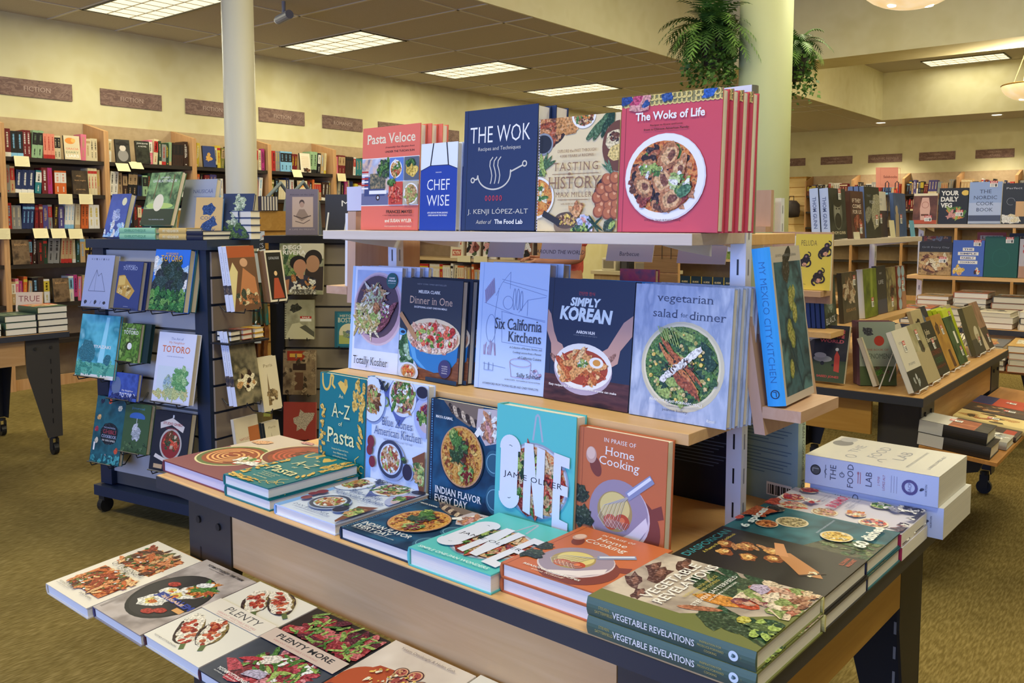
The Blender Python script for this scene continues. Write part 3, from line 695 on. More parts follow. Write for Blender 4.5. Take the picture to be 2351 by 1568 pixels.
def art_korean(a):
    SK = ink('c99c8c'); SK2 = ink('a87868')
    a.rect(.055, 0, .062, 1, ink('0f1526')); a.rect(0, 0, 1, .21, mottle(['3a2028', '5a3434', '2a161c'], 10, 4, stretch=(1, 5, 1)))
    a.text('간단한 한식', .46, .885, w=.19, h=.030, m=ink('b8383c'), bold=.01)
    a.text('SIMPLY', .45, .815, w=.36, h=.072, m=ink('e4f0f0'), bold=.045, shear=.18); a.text('KOREAN', .46, .715, w=.62, h=.115, m=ink('e4f0f0'), bold=.05, shear=.14, rot=-.02)
    a.text('AARON HUH', .47, .575, w=.22, h=.026, m=WHT, bold=.04); a.text('creator of Aaron and Claire', .47, .55, w=.28, h=.012, m=GRY)
    a.poly([(0, .74), (.04, .70), (.09, .56), (.14, .48), (.20, .46), (.24, .40), (.22, .33), (.13, .29), (.07, .37), (.06, .46), (0, .56)], SK)
    for i in range(3): a.blob(.10 + .035 * i, .34 - .02 * i, .024, SK2, 2.6, -.9, .1, 12)
    a.poly([(1, .74), (.90, .68), (.80, .55), (.74, .47), (.68, .44), (.68, .38), (.78, .32), (.86, .36), (.88, .46), (1, .58)], SK)
    for i in range(3): a.blob(.73 + .035 * i, .36 + .02 * i, .022, SK2, 2.4, .9, .1, 12)
    a.ell(.46, .28, .345, .24, ink('b9a8b8')); a.ell(.46, .30, .34, .215, WHT); a.ell(.46, .295, .295, .165, ink('a8401e'))
    a.scatter(.44, .29, .26, .13, 46, .034, [ink('e0a05c'), ink('c86a30'), ink('eec488'), ink('b84a24')], (1.8, 3.4), .12, seed=4); a.ell(.62, .345, .082, .05, WHT); a.ell(.625, .345, .045, .03, ink('d8963a')); a.scatter(.46, .325, .05, .03, 30, .012, [LGRN, GRN, WHT], seed=6)
    a.text('Easy recipes for Korean favorites that anyone can make', .47, .125, w=.80, h=.024, m=WHT, bold=.02)
def art_vegetarian(a):
    K = ink('3c4460')
    a.text('vegetarian', .52, .895, w=.58, h=.075, m=K, font='serif'); a.text('salad', .33, .79, w=.26, h=.062, m=K, font='serif'); a.text('for', .525, .785, w=.075, h=.032, m=K, font='serif'); a.text('dinner', .76, .785, w=.36, h=.062, m=K, font='serif')
    a.ell(.53, .405, .425, .405, ink('cfc7a8')); a.ell(.525, .41, .395, .375, ink('e2d9b8')); a.ell(.525, .41, .375, .355, SALADM)
    a.scatter(.525, .41, .34, .32, 150, .034, SALAD[:4], (1, 2.6), seed=2); a.scatter(.525, .41, .33, .31, 70, .014, [YEL, ink('d8c080'), ink('b8a858')], (1, 1.2), .1, seed=3)
    for i in range(12):
        x, y = .36 + .028 * i, .52 - .018 * i + (.03 if i % 2 else -.03); a.blob(x, y, .016, ink('b4602e') if i % 2 else ink('c97a3e'), 8, -.95 + .1 * (i % 3), .12, 12)
    for i in range(7): a.blob(.48 + .035 * i, .33 - .015 * i, .014, ink('a4522a'), 7, -1.0, .12, 12)
    for i in range(7): a.line([(.33 + .03 * i, .60 - .01 * i), (.27 + .03 * i, .69 - .006 * i)], .008, LGRN)
    for i in range(9): a.blob(.36 + .042 * i, .31 + .028 * i, .035, WHT, 1.5, .6, .3, 10)
    a.scatter(.53, .42, .16, .09, 26, .007, [DBRN, BRN], (1.5, 3), seed=7)
    a.text('INVENTIVE PLANT-FORWARD MEALS', .50, .145, w=.54, h=.020, m=WHT, bold=.02); a.text('cookbook by', .5, .11, w=.18, h=.012, m=K); a.text('jeanne kelley', .50, .078, w=.26, h=.024, m=K, font='serif'); a.text('Rizzoli', .86, .045, w=.08, h=.022, m=WHT, shear=.2)
def pasta_bits(a):
    Y = ink('e6bb58'); Y2 = ink('cf9f42')
    a.arc(.15, .93, .085, 180, 360, .035, Y, ry=.13); a.line([(.065, .93), (.06, .99)], .03, Y); a.line([(.235, .93), (.25, .99), (.30, .98), (.28, .90), (.34, .87)], .035, Y)
    a.poly([(.40, .92), (.46, .95), (.55, .93), (.60, .97), (.62, .90), (.56, .82), (.48, .86)], Y); a.ell(.57, .94, .03, .05, Y2)
    a.rnd.seed(11)
    for i in range(15):
        x, y = .76 + .21 * a.rnd.random(), .62 + .36 * a.rnd.random(); a.blob(x, y, .035, Y, 2.4, a.rnd.uniform(.7, 2.2), .18, 14)
        for k in range(3): a.blob(x + .02 * (k - 1), y, .008, Y2, 2.5, .4)
    for i in range(26): a.blob(.05 + .10 * a.rnd.random(), .12 + .62 * a.rnd.random(), .026, a.rnd.choice([Y, Y, Y2]), a.rnd.uniform(1, 1.7), a.rnd.uniform(0, 3), .3, 9)
    for i in range(4): a.blob(.86 + .1 * a.rnd.random(), .36 + .22 * i / 4, .026, Y, 2.6, 2.3, .1, 12)
    for i in range(24): a.blob(.03 + .55 * a.rnd.random(), .005 + .085 * a.rnd.random(), .016, a.rnd.choice([Y, Y2]), a.rnd.uniform(3, 6), a.rnd.uniform(-.4, .4), .15, 12)
    for k in range(3): a.arc(.72 + .12 * k, .08 + .03 * k, .05, 0, 300, .010, YEL, n=14)
    a.line([(.90, .26), (.82, .22), (.84, .17), (.90, .14), (.84, .10)], .010, YEL)
def art_az(a):
    C = ink('ece4a8'); pasta_bits(a)
    a.text('An', .49, .80, w=.10, h=.036, m=C, font='serif'); a.text('A~Z', .49, .655, w=.40, h=.135, m=C, font='serif'); a.text('of', .49, .53, w=.08, h=.040, m=C, font='serif'); a.text('Pasta', .50, .405, w=.60, h=.15, m=C, font='serif', bold=.006)
    for i, t in enumerate(('Recipes for Shapes and Sauces,', 'from Alfabeto to Ziti,', 'and Everything in Between')): a.text(t, .50, .275 - i * .035, h=.021, m=C, font='serif', stretch=.9)
    a.text('Rachel Roddy', .5, .15, w=.3, h=.026, m=C, font='serif')
def art_blue(a):
    K = ink('5a6c98'); SH = ink('8fa0c8')
    a.rect(0, 0, .09, 1, ink('7fb0ea'))
    for cx, cy, rx, r2 in ((.03 + .06, .80, .23, .27),): a.ell(cx + .02, cy - .015, rx, r2, SH); a.ell(cx, cy, rx, r2, ink('5a6a96')); a.ell(cx, cy, rx - .012, r2 - .012, ink('d8e2f4')); a.ell(cx - .01, cy, rx * .62, r2 * .62, GRAINM); a.scatter(cx, cy, .13, .15, 70, .02, [ink('c88a4c'), TAN, LGRN, WHT, BRN], (1, 3), seed=2)
    a.poly([(.30, .87), (.55, .60), (.86, .88), (.62, 1.0), (.44, 1.0)], ink('5a69a8')); a.ell(.60, .87, .22, .225, ink('d4dce8')); a.ell(.60, .875, .19, .195, GRAINM); a.scatter(.60, .875, .17, .17, 110, .022, [LGRN, WHT, ink('8a4a4a'), TAN, GRN], (1, 3), seed=3)
    a.ell(1.0, .73, .20, .235, ink('a9b4de')); a.ell(1.0, .73, .14, .17, ink('c4b0b8')); a.scatter(.97, .73, .10, .11, 30, .03, [LGRN, RED, ink('6a2a4a'), GRN, WHT], (1, 2.2), seed=4)
    a.ell(.92, .93, .10, .075, SH); a.ell(.92, .94, .09, .065, ink('24243a')); a.arc(.33, .80, .05, -80, 80, .022, ink('6f8a4a'), ry=.05); a.scatter(.30, .94, .06, .04, 14, .016, [NAVY, ink('3a4038')], (1, 2.5), seed=5)
    a.text('THE', .36, .668, w=.05, h=.012, m=K); a.text('Blue Zones', .53, .625, w=.50, h=.072, m=K, font='serif'); a.text('American Kitchen', .54, .535, w=.78, h=.074, m=K, font='serif'); a.text('100 RECIPES TO LIVE TO 100', .55, .465, w=.47, h=.016, m=K)
    a.ell(.46, .285, .235, .225, SH); a.ell(.44, .30, .215, .215, ink('39405c')); a.ell(.44, .30, .175, .175, ink('c8d4ea')); a.ell(.44, .30, .155, .155, GRAINM); a.scatter(.44, .30, .14, .14, 80, .02, GRAIN, (1, 1.6), seed=6)
    for x, y, r in ((.11, .42, .06), (.14, .24, .055), (.09, .34, .05)): a.ell(x, y, r, r * 1.2, ink('7a2a3c'))
    a.ell(.74, .215, .085, m=SH); a.ell(.73, .225, .078, .09, ink('2a2440')); a.scatter(.68, .32, .04, .04, 8, .018, [ink('3a4a38'), GRN], (1, 2), seed=8)
    a.poly([(.80, .36), (1.0, .44), (1.0, 0), (.96, .02)], ink('7c4a30')); a.scatter(.93, .24, .07, .12, 34, .034, [LGRN, ink('b8c878'), ink('54703a'), TAN], (1, 2.4), seed=9)
    a.text('DAN BUETTNER', .50, .075, w=.56, h=.034, m=K, font='serif', space=1.1); a.text('#1 NEW YORK TIMES BESTSELLING AUTHOR', .5, .035, w=.5, h=.012, m=K)
def art_indian(a):
    a.rect(0, 0, 1, 1, mottle(['0a2238', '123a58', '1a5478', '0d2c48'], 9, 4)); a.rect(0, 0, .055, 1, ink('0c2444'))
    for i in range(44): a.blob(.028, (i + .5) / 44, .012, ink('5a9ac8'), 1, .78, 0, 4)
    a.poly([(.20, 1), (.40, .86), (.60, .80), (.72, .88), (.80, 1)], ink('7a6858'))
    for i in range(7): a.blob(.32 + .065 * i, .94 - .018 * i, .07, ink('cdb698') if i % 2 else ink('3a2a22'), .45, .6, .1, 12)
    a.poly([(.72, .98), (1, 1), (1, .70), (.84, .66), (.70, .80)], ink('c4b6b8')); a.scatter(.88, .82, .12, .14, 70, .026, [PNK, WHT, ink('c98a60'), ink('a87a6a')], (1, 3), seed=2)
    a.poly([(.66, .73), (.74, .82), (.80, .78), (.70, .70)], WHT); a.ell(.97, .52, .12, .14, ink('2a5a74')); a.arc(.97, .52, .1, 60, 280, .008, ink('7fb0c4')); a.ell(1.0, .2, .13, .16, ink('2a5a74')); a.arc(1.0, .2, .11, 60, 280, .008, ink('7fb0c4'))
    a.ell(.51, .505, .325, .345, ink('0a1c2c')); a.ell(.50, .515, .315, .335, ink('c8946a')); a.ell(.50, .515, .298, .318, mottle(['9a5a1e', 'c98a34', 'e0b058', '8a4a1c'], 120, 4))
    a.scatter(.50, .51, .27, .28, 110, .018, [ink('e0b860'), ink('b86a28'), ink('8a3f1c'), ink('d8964a')], (1, 2), seed=4); a.scatter(.48, .58, .10, .12, 34, .03, [DGRN, GRN, ink('5a2414'), ink('2c4a24')], (1, 3), seed=5); a.scatter(.58, .37, .10, .08, 24, .024, [ink('7a1c18'), GRN, LGRN], (1, 2.4), seed=6); a.scatter(.40, .72, .05, .04, 14, .026, [GRN, LGRN], seed=8)
    a.text('MAYA KAIMAL', .24, .845, w=.26, h=.026, m=WHT, bold=.02)
    a.text('INDIAN FLAVOR', .125, .165, w=.70, h=.066, m=WHT, font='serif', bold=.012, align='l'); a.text('EVERY DAY', .125, .085, w=.50, h=.066, m=WHT, font='serif', bold=.012, align='l'); a.text('SIMPLE RECIPES AND SMART TECHNIQUES TO INSPIRE', .125, .035, w=.62, h=.013, m=WHT, align='l')
def art_one(a):
    a.line([(.48, .76), (.51, .95), (.53, .965), (.55, .95), (.60, .76)], .022, ink('a8b4c4'))
    a.ell(.53, .43, .425, .385, ink('4aa8b4')); a.ell(.525, .44, .415, .375, ink('9aa4b4')); a.ell(.525, .44, .395, .355, ink('c8ccd8')); a.ell(.525, .44, .375, .335, FLOR)
    a.scatter(.525, .44, .35, .31, 190, .026, [ink('b83a2c'), ink('d8684a'), ink('e8b488'), ink('8a2a1e'), ink('c8a070'), GRN, ink('e0c8a0')], (1, 4), seed=2); a.scatter(.4, .55, .2, .15, 26, .03, [GRN, LGRN, DGRN], (1, 1.8), seed=3)
    P = ink('dfe3f2')
    a.line([(.15, .66), (.15, .28)], .14, P)                                   # O
    for cy, a0, a1 in ((.66, 0, 180), (.28, 180, 360)): a.arc(.205, cy, .085, a0, a1, .10, P, ry=.085, n=14)
    a.line([(.26, .66), (.26, .28)], .10, P)
    a.poly([(.39, .73), (.50, .73), (.55, .45), (.55, .715), (.65, .70), (.65, .16), (.55, .17), (.485, .45), (.485, .16), (.39, .18)], P)   # N
    a.poly([(.76, .70), (.95, .68), (.95, .595), (.85, .605), (.85, .46), (.94, .455), (.94, .375), (.85, .38), (.85, .19), (.95, .175), (.95, .09), (.76, .11)], P)   # E
    a.text('JAMIE OLIVER', .50, .44, w=.74, h=.058, m=ink('22242c'), rot=-.015, space=1.1)
    a.text('SIMPLE ONE-PAN WONDERS', .50, .045, w=.84, h=.034, m=ink('e0f2f0'), bold=.01, shear=.12)
def art_home(a):
    S = ink('7c3c30')
    a.rect(.05, 0, .056, 1, ink('9a4a2a'))
    a.ell(.21, .70, .062, .105, S, rot=.45); a.ell(.155, .785, .062, .082, ink('c8a294')); a.ell(.15, .80, .05, .06, ink('e0c0b0'))
    a.text('IN PRAISE OF', .48, .925, w=.36, h=.034, m=WHT, rot=-.02, space=1.1); a.text('Home', .48, .84, w=.33, h=.066, m=WHT, font='serif', rot=-.03); a.text('Cooking', .48, .745, w=.46, h=.09, m=WHT, font='serif', rot=-.04)
    a.ell(.60, .26, .36, .34, S); a.poly([(.80, .43), (.96, .50), (.99, .40), (.86, .36)], S)
    a.ell(.50, .345, .345, .335, ink('d4c6cc')); a.ell(.49, .36, .335, .325, ink('9a8ca0')); a.poly([(.52, .08), (.70, .15), (.83, .30), (.80, .38), (.62, .22), (.40, .10)], ink('e0d6da'))
    a.ell(.45, .37, .20, .195, ink('a8925a')); a.ell(.45, .40, .17, .15, ink('d8c880')); a.ell(.41, .28, .085, .075, ink('c4542c')); a.ell(.54, .30, .085, .075, ink('b84a26')); a.ell(.40, .29, .03, m=ink('dc7a4c')); a.ell(.54, .31, .03, m=ink('dc7a4c'))
    for i in range(12):
        x = .28 + .022 * i; a.line([(.62, .52), (x + .04, .40 + .006 * i), (x - .02, .30), (x + .06, .235), (x + .10, .30)], .005, ink('8e8a84') if i % 2 else ink('c8c4bc'))
    a.line([(.60, .52), (.84, .68)], .085, ink('8a92b4')); a.line([(.60, .53), (.83, .69)], .03, ink('dfe4f4'))
    a.scatter(.03, .45, .07, .06, 16, .04, [ink('2a3224'), ink('3a4630')], (1, 1.6), .4, seed=2); a.scatter(.05, .28, .09, .07, 22, .045, [ink('2a3224'), ink('3a4630')], (1, 1.6), .4, seed=3)
    a.text('REASONS AND RECIPES', .47, .085, w=.60, h=.028, m=WHT, bold=.015); a.text('Liana Krissoff', .47, .043, w=.34, h=.024, m=ink('f0d8c8'), font='serif', shear=.2)
def art_vegrev(a):
    a.rect(.16, 0, 1, 1, mottle(['b9aa9a', 'cdbfae', '9a8c80', 'c2b4a6'], 9, 4)); a.rect(0, 0, .16, 1, ink('6f7440'))
    a.poly([(.16, 0), (.62, 0), (.30, .28), (.24, .42), (.16, .5)], ink('6f7440'))
    for x, y, r, q in ((.25, .80, .05, .2), (.40, .92, .06, .5), (.62, .86, .07, .2), (.86, .80, .06, .4), (.70, .94, .05, .3)): a.blob(x, y, r, ink('5a3c34'), 2.2, q, .35, 12); a.blob(x + .02, y, r * .5, ink('8a6050'), 2.2, q, .3)
    for i in range(16): a.blob(a.rnd.uniform(.16, .34), a.rnd.uniform(.04, .36), .06, a.rnd.choice([DGRN, ink('3a4c30'), ink('566a44')]), 2.4, .9, .25, 12)
    for i in range(20): a.blob(a.rnd.uniform(.60, .98), a.rnd.uniform(.30, .62), .05, a.rnd.choice([DGRN, ink('3a4c30'), ink('7a8a58')]), 2.6, 1.2, .25, 12)
    a.blob(.50, .40, .075, ink('d08a34'), 2.5, 1.75, .08, 14); a.blob(.55, .27, .07, ink('b84a2a'), 1.3, 1.4, .1); a.blob(.30, .44, .035, ink('b07050'), 4, 2.0, .12, 12)
    a.strew(.55, .04, .98, .34, 60, .042, [ink('d8c4a8'), ink('c49a84'), ink('b06a54'), ink('e0d0b8'), ink('7a3a44'), ink('8a9a5a')], (1, 2.2), seed=4); a.blob(.32, .20, .04, ink('b8b048'), 1.2, .4); a.strew(.62, .02, .96, .10, 30, .022, [ink('b88a6a'), ink('e0c8a4'), ink('8a5a44')], seed=6); a.blob(.82, .30, .06, ink('b8a8c4'), 1.4, .5)
    a.strew(.17, .02, .40, .12, 26, .03, [DGRN, LGRN, ink('54683a')], seed=7)
    a.text('VEGETABLE', .56, .745, w=.72, h=.070, m=WHT, font='serif', bold=.01); a.text('REVELATIONS', .58, .655, w=.80, h=.070, m=WHT, font='serif', bold=.01)
    for i, t in enumerate(('INSPIRATION FOR PRODUCE', 'FORWARD COOKING')): a.text(t, .60, .575 - i * .035, h=.022, m=ink('c8b45a'), stretch=.95)
    a.text('STEVEN SATTERFIELD', .60, .485, w=.62, h=.030, m=WHT, font='serif'); a.text('with ANDREA SLONECKER', .62, .445, w=.4, h=.014, m=WHT)
def spine_vegrev(a):
    Y = ink('c0b060')
    for i, t in enumerate(('STEVEN', 'SATTERFIELD')): a.text(t, .115, .62 - i * .26, h=.15, m=Y, font='serif', stretch=.9)
    a.text('VEGETABLE REVELATIONS', .42, .46, w=.50, h=.34, m=WHT, font='serif', bold=.012)
    for i, t in enumerate(('INSPIRATION FOR', 'PRODUCE-FORWARD', 'COOKING')): a.text(t, .76, .68 - i * .2, h=.11, m=Y, stretch=.9)
    a.ell(.885, .5, .026, m=ink('dcebf0')); a.blob(.885, .5, .012, ink('6a8a90'), 1.2, .5); a.text('HARVEST', .925, .5, h=.022, w=None, m=Y, rot=-1.57)
def art_diaspo(a):
    SK = ink('b88050')
    a.text('DIASPORICAN', .50, .93, w=.84, h=.062, m=ink('3a8a94'), font='serif', bold=.01); a.text('A Puerto Rican Cookbook', .56, .862, w=.62, h=.026, m=ink('d8c45a'))
    for x, y, r in ((.40, .60, .085), (.62, .70, .09), (.50, .46, .075), (.66, .52, .08), (.38, .76, .08), (.56, .82, .07)):
        a.blob(x, y, r, ink('8a4a22'), 1.3, .6, .25, 12); a.blob(x, y + .01, r * .7, ink('d09a54'), 1.2, .9, .3, 12); a.blob(x + .02, y, r * .35, ink('eecb86'), 1.2, .2)
    a.poly([(.34, .10), (.46, .16), (.60, .30), (.72, .42), (.66, .50), (.54, .42), (.44, .34), (.30, .24)], SK); a.poly([(.62, .40), (.90, .52), (.88, .58), (.60, .48)], ink('c98e60'))
    for i in range(4): a.blob(.70 - .05 * i, .60 + .05 * i, .028, SK, 3.2, 1.2 - .2 * i, .1, 12)
    a.line([(.28, .23), (.46, .12)], .03, DBRN); a.scatter(.37, .18, .06, .03, 7, .014, [YEL, CREAM], seed=2)
    a.text('ILLYANNA', .84, .10, w=.2, h=.028, m=ink('b85a44'), bold=.02); a.text('MAISONET', .84, .06, w=.2, h=.028, m=ink('b85a44'), bold=.02)
def art_spices(a):
    a.rect(0, 0, 1, 1, mottle(['1f5a66', '2a6e7c', '1a4c58', '3a7c88'], 7, 3)); a.poly([(0, 0), (.55, 0), (.30, .35), (0, .42)], mottle(['3a4038', '5a5a48', '2c322e'], 40, 4))
    a.strew(0, .02, .5, .3, 40, .03, [DGRN, ink('4a6a44'), ink('6c7a50')], (1, 3), seed=2)
    for x, y, r, c in ((.58, .66, .17, [ink('b8a878'), ink('8e8058'), ink('d0c090')]), (.34, .78, .12, [ink('b86a34'), ink('d88a4c'), ink('8a4420')]), (.42, .30, .16, [YEL, ink('d8a83c'), CREAM]), (.84, .86, .10, [ink('2a2a2e'), ink('44403e')])):
        a.ell(x, y, r, m=ink('d8ccb0')); a.ell(x, y, r * .88, m=c[0]); a.scatter(x, y, r * .8, r * .8, 70, .018, c, (1, 1.5), seed=int(x * 100))
    a.scatter(.62, .93, .12, .06, 14, .05, [ink('b0502c'), ink('c8683c')], (1.5, 3), seed=5); a.scatter(.30, .98, .05, .03, 8, .03, [RED, TOM], seed=6)
    a.text('6 spices', .40, .885, w=.72, h=.085, m=ink('dfeef0'), bold=.035, rot=.12); a.text('60 dishes', .58, .12, w=.72, h=.090, m=ink('f0f2ea'), bold=.035, rot=.04)
    a.text('INDIAN RECIPES THAT ARE SIMPLE, FRESH, AND BIG ON TASTE', .6, .42, w=.5, h=.016, m=LAV)
def art_budmo(a):
    a.rect(0, 0, 1, 1, ink('d4d0dc'))
    for x, y, r, f, c in ((.22, .82, .17, FLOR, [PNK, CREAM, TOM]), (.20, .58, .16, GRAINM, [CREAM, PNK, TAN]), (.52, .90, .15, FLOR, [RED, ink('a83a5a'), PNK]), (.16, .22, .17, GRAINM, [ink('5a4a6a'), CREAM, TOM, PNK]), (.34, .38, .12, ROASTM, [PNK, CREAM, ORG]), (.86, .30, .13, SALADM, [GRN, WHT, LGRN]), (.90, .86, .12, FLOR, [RED, PNK])):
        a.plate(x, y, r, ink('e6dcc4'), f, c, 46, .026, seed=int(x * 90))
    a.scatter(.07, .97, .12, .05, 16, .05, [ink('b84a34'), TOM], seed=3); a.strew(0, 0, .30, .06, 30, .03, [ink('46384a'), ink('2c2a38'), WHT, ink('6a3a44')], seed=4); a.strew(.75, .02, 1, .2, 40, .03, [WHT, ink('3a3a4a'), ink('8a8a9c')], (1, 3), seed=6)
    a.scatter(.42, .74, .06, .04, 10, .04, [ink('c03a34'), WHT], seed=5); a.strew(.5, .0, 1, .04, 26, .02, [WHT, ink('3a3a4a')], (2, 4), seed=9)
    a.text('BUDMO!', .60, .57, w=.52, h=.085, m=ink('b83a5a'), bold=.03)
    for i, t in enumerate(('RECIPES FROM A', 'UKRAINIAN KITCHEN')): a.text(t, .62, .48 - i * .03, h=.018, m=ink('5a6080')); a.text('ANNA VOLOSHYNA', .62, .66 + i * .03, h=.014, m=ink('6a7090'))
def art_lab(a):
    G = ink('8a8d9a')
    a.ell(.70, .90, .13, .10, ink('6a6a72')); a.ell(.88, .90, .11, .085, ink('9a9aa2'))
    a.text('THE', .55, .74, w=.34, h=.07, m=G); a.text('FOOD', .55, .56, w=.5, h=.085, m=G); a.text('LAB', .55, .38, w=.36, h=.085, m=G)
    a.arc(.22, .70, .05, 0, 360, .012, G); a.arc(.25, .45, .06, 0, 180, .012, G); a.text('BETTER HOME COOKING THROUGH SCIENCE', .5, .26, w=.7, h=.02, m=G); a.text('J. KENJI LÓPEZ-ALT', .5, .12, w=.6, h=.035, m=G)
def spine_lab(a):
    K = ink('4c5270'); P = ink('b0788c')
    a.ell(.085, .52, .042, m=ink('2c3038')); a.ell(.085, .52, .034, m=ink('55595e')); a.text('L', .085, .52, h=.22, m=ink('9aa0a8'), rot=-1.57)
    a.arc(.175, .52, .016, 90, 270, .005, K, ry=.02); a.line([(.165, .3), (.165, .75)], .004, K)
    def up(t, x, h): a.text(t, x, .5, h=h, m=K, rot=1.5708)
    for t, x, w in (('THE', .225, .42), ('FOOD', .36, .58), ('LAB', .50, .42)):
        V = a.text(t, x, .52, w=None, h=.20, m=K, rot=1.5708)
    a.arc(.295, .5, .017, 0, 360, .005, K); a.line([(.295, .5), (.295, .62)], .004, K); a.line([(.42, .32), (.42, .7)], .006, P); a.line([(.437, .32), (.437, .7)], .006, P); a.ell(.42, .66, .008, .012, P)
    a.text('J. KENJI', .575, .52, h=.085, m=P, rot=1.5708); a.text('LÓPEZ-ALT', .61, .5, h=.09, m=P, rot=1.5708)
    for x in (.665, .685, .705): a.rect(x, .22, x + .004, .78, ink('9aa2c8'))
    a.arc(.80, .5, .045, 0, 360, .016, ink('5a5490')); a.arc(.80, .5, .055, 0, 360, .006, ink('5a5490'), n=16); a.text('IACP', .80, .5, h=.10, m=ink('7a74a8'), rot=1.5708)
    a.blob(.885, .5, .012, K, 1.6, .6); a.text('NORTON', .915, .5, h=.06, m=K, rot=1.5708)
def art_mexico(a):
    a.rect(.06, .05, .97, .90, mottle(['2c4a5c', '3f6878', '1e3444', '54808a'], 14, 4))
    a.blob(.45, .86, .13, ink('3a3434'), 1.6, 1.2, .2, 12); a.blob(.55, .95, .08, ink('24242a'), 1.6, .4)
    for x, y, r in ((.52, .66, .10), (.60, .56, .085), (.38, .46, .09), (.45, .40, .08), (.62, .70, .06), (.32, .21, .075)): a.blob(x, y, r, ink('7e8a4a'), 1.5, 1.45, .08, 14); a.blob(x, y, r * .75, ink('a8a45c'), 1.5, 1.45, .1, 14)
    a.line([(.42, .34), (.62, .08)], .03, ink('24445a')); a.line([(.62, .40), (.75, .20)], .02, ink('24445a')); a.text('LA RUTA / GABRIELA CÁMARA', .5, .945, w=.7, h=.022, m=ink('8a8a8c'))
def spine_mexico(a):
    K = ink('1f6aa8')
    a.text('MY MEXICO CITY KITCHEN', .47, .5, w=.76, h=.34, m=K, bold=-.012); a.arc(.925, .5, .026, 0, 360, .006, ink('1c2c4c')); a.text('L', .925, .5, h=.28, m=ink('1c2c4c'), rot=-1.57)
def art_meze(a):
    a.rect(0, 0, 1, 1, ink('c8b8a8')); a.poly([(0, 0), (1, 0), (1, .28), (.72, .36), (0, .55)], ink('7c3c44'))
    for x, y, r, c1, c2 in ((.34, .40, .34, ink('5a6a34'), 'stew'), (.80, .72, .36, ink('7a3a2c'), 'red')):
        a.ell(x, y, r, r * .95, ink('d8d0a0')); a.ell(x, y, r * .95, r * .9, c1); a.ell(x, y, r * .82, r * .78, mottle(['7a3a20', '9a4c2a', '6a2f1c'], 25, 4))
        for i in range(5): a.arc(x, y, r * (.70 - .13 * i), 20 + 50 * i, 300 + 50 * i, .020, ink('e0a868') if c2 == 'stew' else ink('c85a3c'), ry=r * (.62 - .12 * i), n=26)
    a.scatter(.60, .38, .12, .07, 30, .03, [WHT, GRN, ink('c8b48a'), TOM], (1, 3), seed=3); a.blob(.13, .76, .07, ink('dca87c'), 1.6, .5); a.scatter(.5, .97, .1, .02, 8, .03, [PNK, ink('c06a80')], seed=4)
def art_otto(a):
    for x0, y0, x1, y1, sd in ((.10, .57, .86, .90, 2), (.14, .13, .90, .46, 3)):
        a.rect(x0, y0, x1, y1, mottle(['6a2a12', 'a8481e', 'd88448', '3a2014'], 70, 4)); a.strew(x0 + .03, y0 + .02, x1 - .03, y1 - .02, 110, .028, [ink('c8642c'), ink('dc8a50'), ink('9a3c1c'), ink('e8b478'), ink('5a3018'), ink('6a6a34')], (2, 4), .2, seed=sd); a.strew(x0, y0, x1, y1, 20, .012, [WHT, GRN], seed=sd + 4)
    a.text('OTTOLENGHI', .50, .525, w=.66, h=.052, m=ink('3a3632'), space=1.05, bold=-.01); a.text('THE COOKBOOK', .50, .485, w=.30, h=.018, m=ink('3a3632'))
    a.text('YOTAM OTTOLENGHI', .10, .085, w=.36, h=.020, m=ink('4a4642'), align='l'); a.text('SAMI TAMIMI', .60, .085, w=.26, h=.020, m=ink('4a4642'), align='l'); a.text('AUTHORS OF JERUSALEM', .10, .058, w=.3, h=.010, m=ink('6a6660'), align='l')
def art_jeru(a):
    a.rect(0, 0, 1, 1, mottle(['a89a90', 'bcb0a8', '8c8078', 'b4a69c'], 8, 4)); a.rect(0, .42, .3, .62, ink('7c6e66'))
    a.ell(.50, .46, .47, .46, ink('2a2826')); a.ell(.50, .47, .44, .43, ink('383432'))
    a.rect(.04, .04, .08, .30, ink('938880'))
    for x, y, r, q in ((.40, .33, .14, .4), (.62, .60, .16, .8), (.50, .46, .13, 1.2), (.36, .50, .08, .3)):
        a.blob(x, y, r, ink('e8e2d4'), 1.3, q, .22, 14); a.blob(x + .02, y + .01, r * .55, ink('e0c86a'), 1.3, q, .2, 12); a.blob(x + .04, y, r * .3, ink('c86a34'), 1.6, q)
    a.scatter(.66, .66, .13, .08, 36, .03, [ink('8a3a1e'), ORG, GRN, ink('b85a34')], (2, 5), seed=2); a.blob(.60, .72, .05, WHT, 2.2, .5, .15)
    for x, y in ((.60, .22), (.70, .28), (.28, .58)): a.blob(x, y, .05, ink('b03a2c'), 1.7, .3, .06, 14)
    a.text('JERUSALEM', .64, .42, w=.66, h=.085, m=ink('3c4890'), bold=.05); a.text('RUSALE', .62, .42, w=.40, h=.03, m=ink('d8b49a'), bold=.05); a.rect(.80, .33, .95, .38, ink('d8a060'))
    a.text('YOTAM OTTOLENGHI · SAMI TAMIMI', .50, .945, w=.70, h=.028, m=ink('40382f'), bold=.02); a.text('AUTHORS OF OTTOLENGHI AND PLENTY', .40, .91, w=.3, h=.011, m=ink('40382f'))
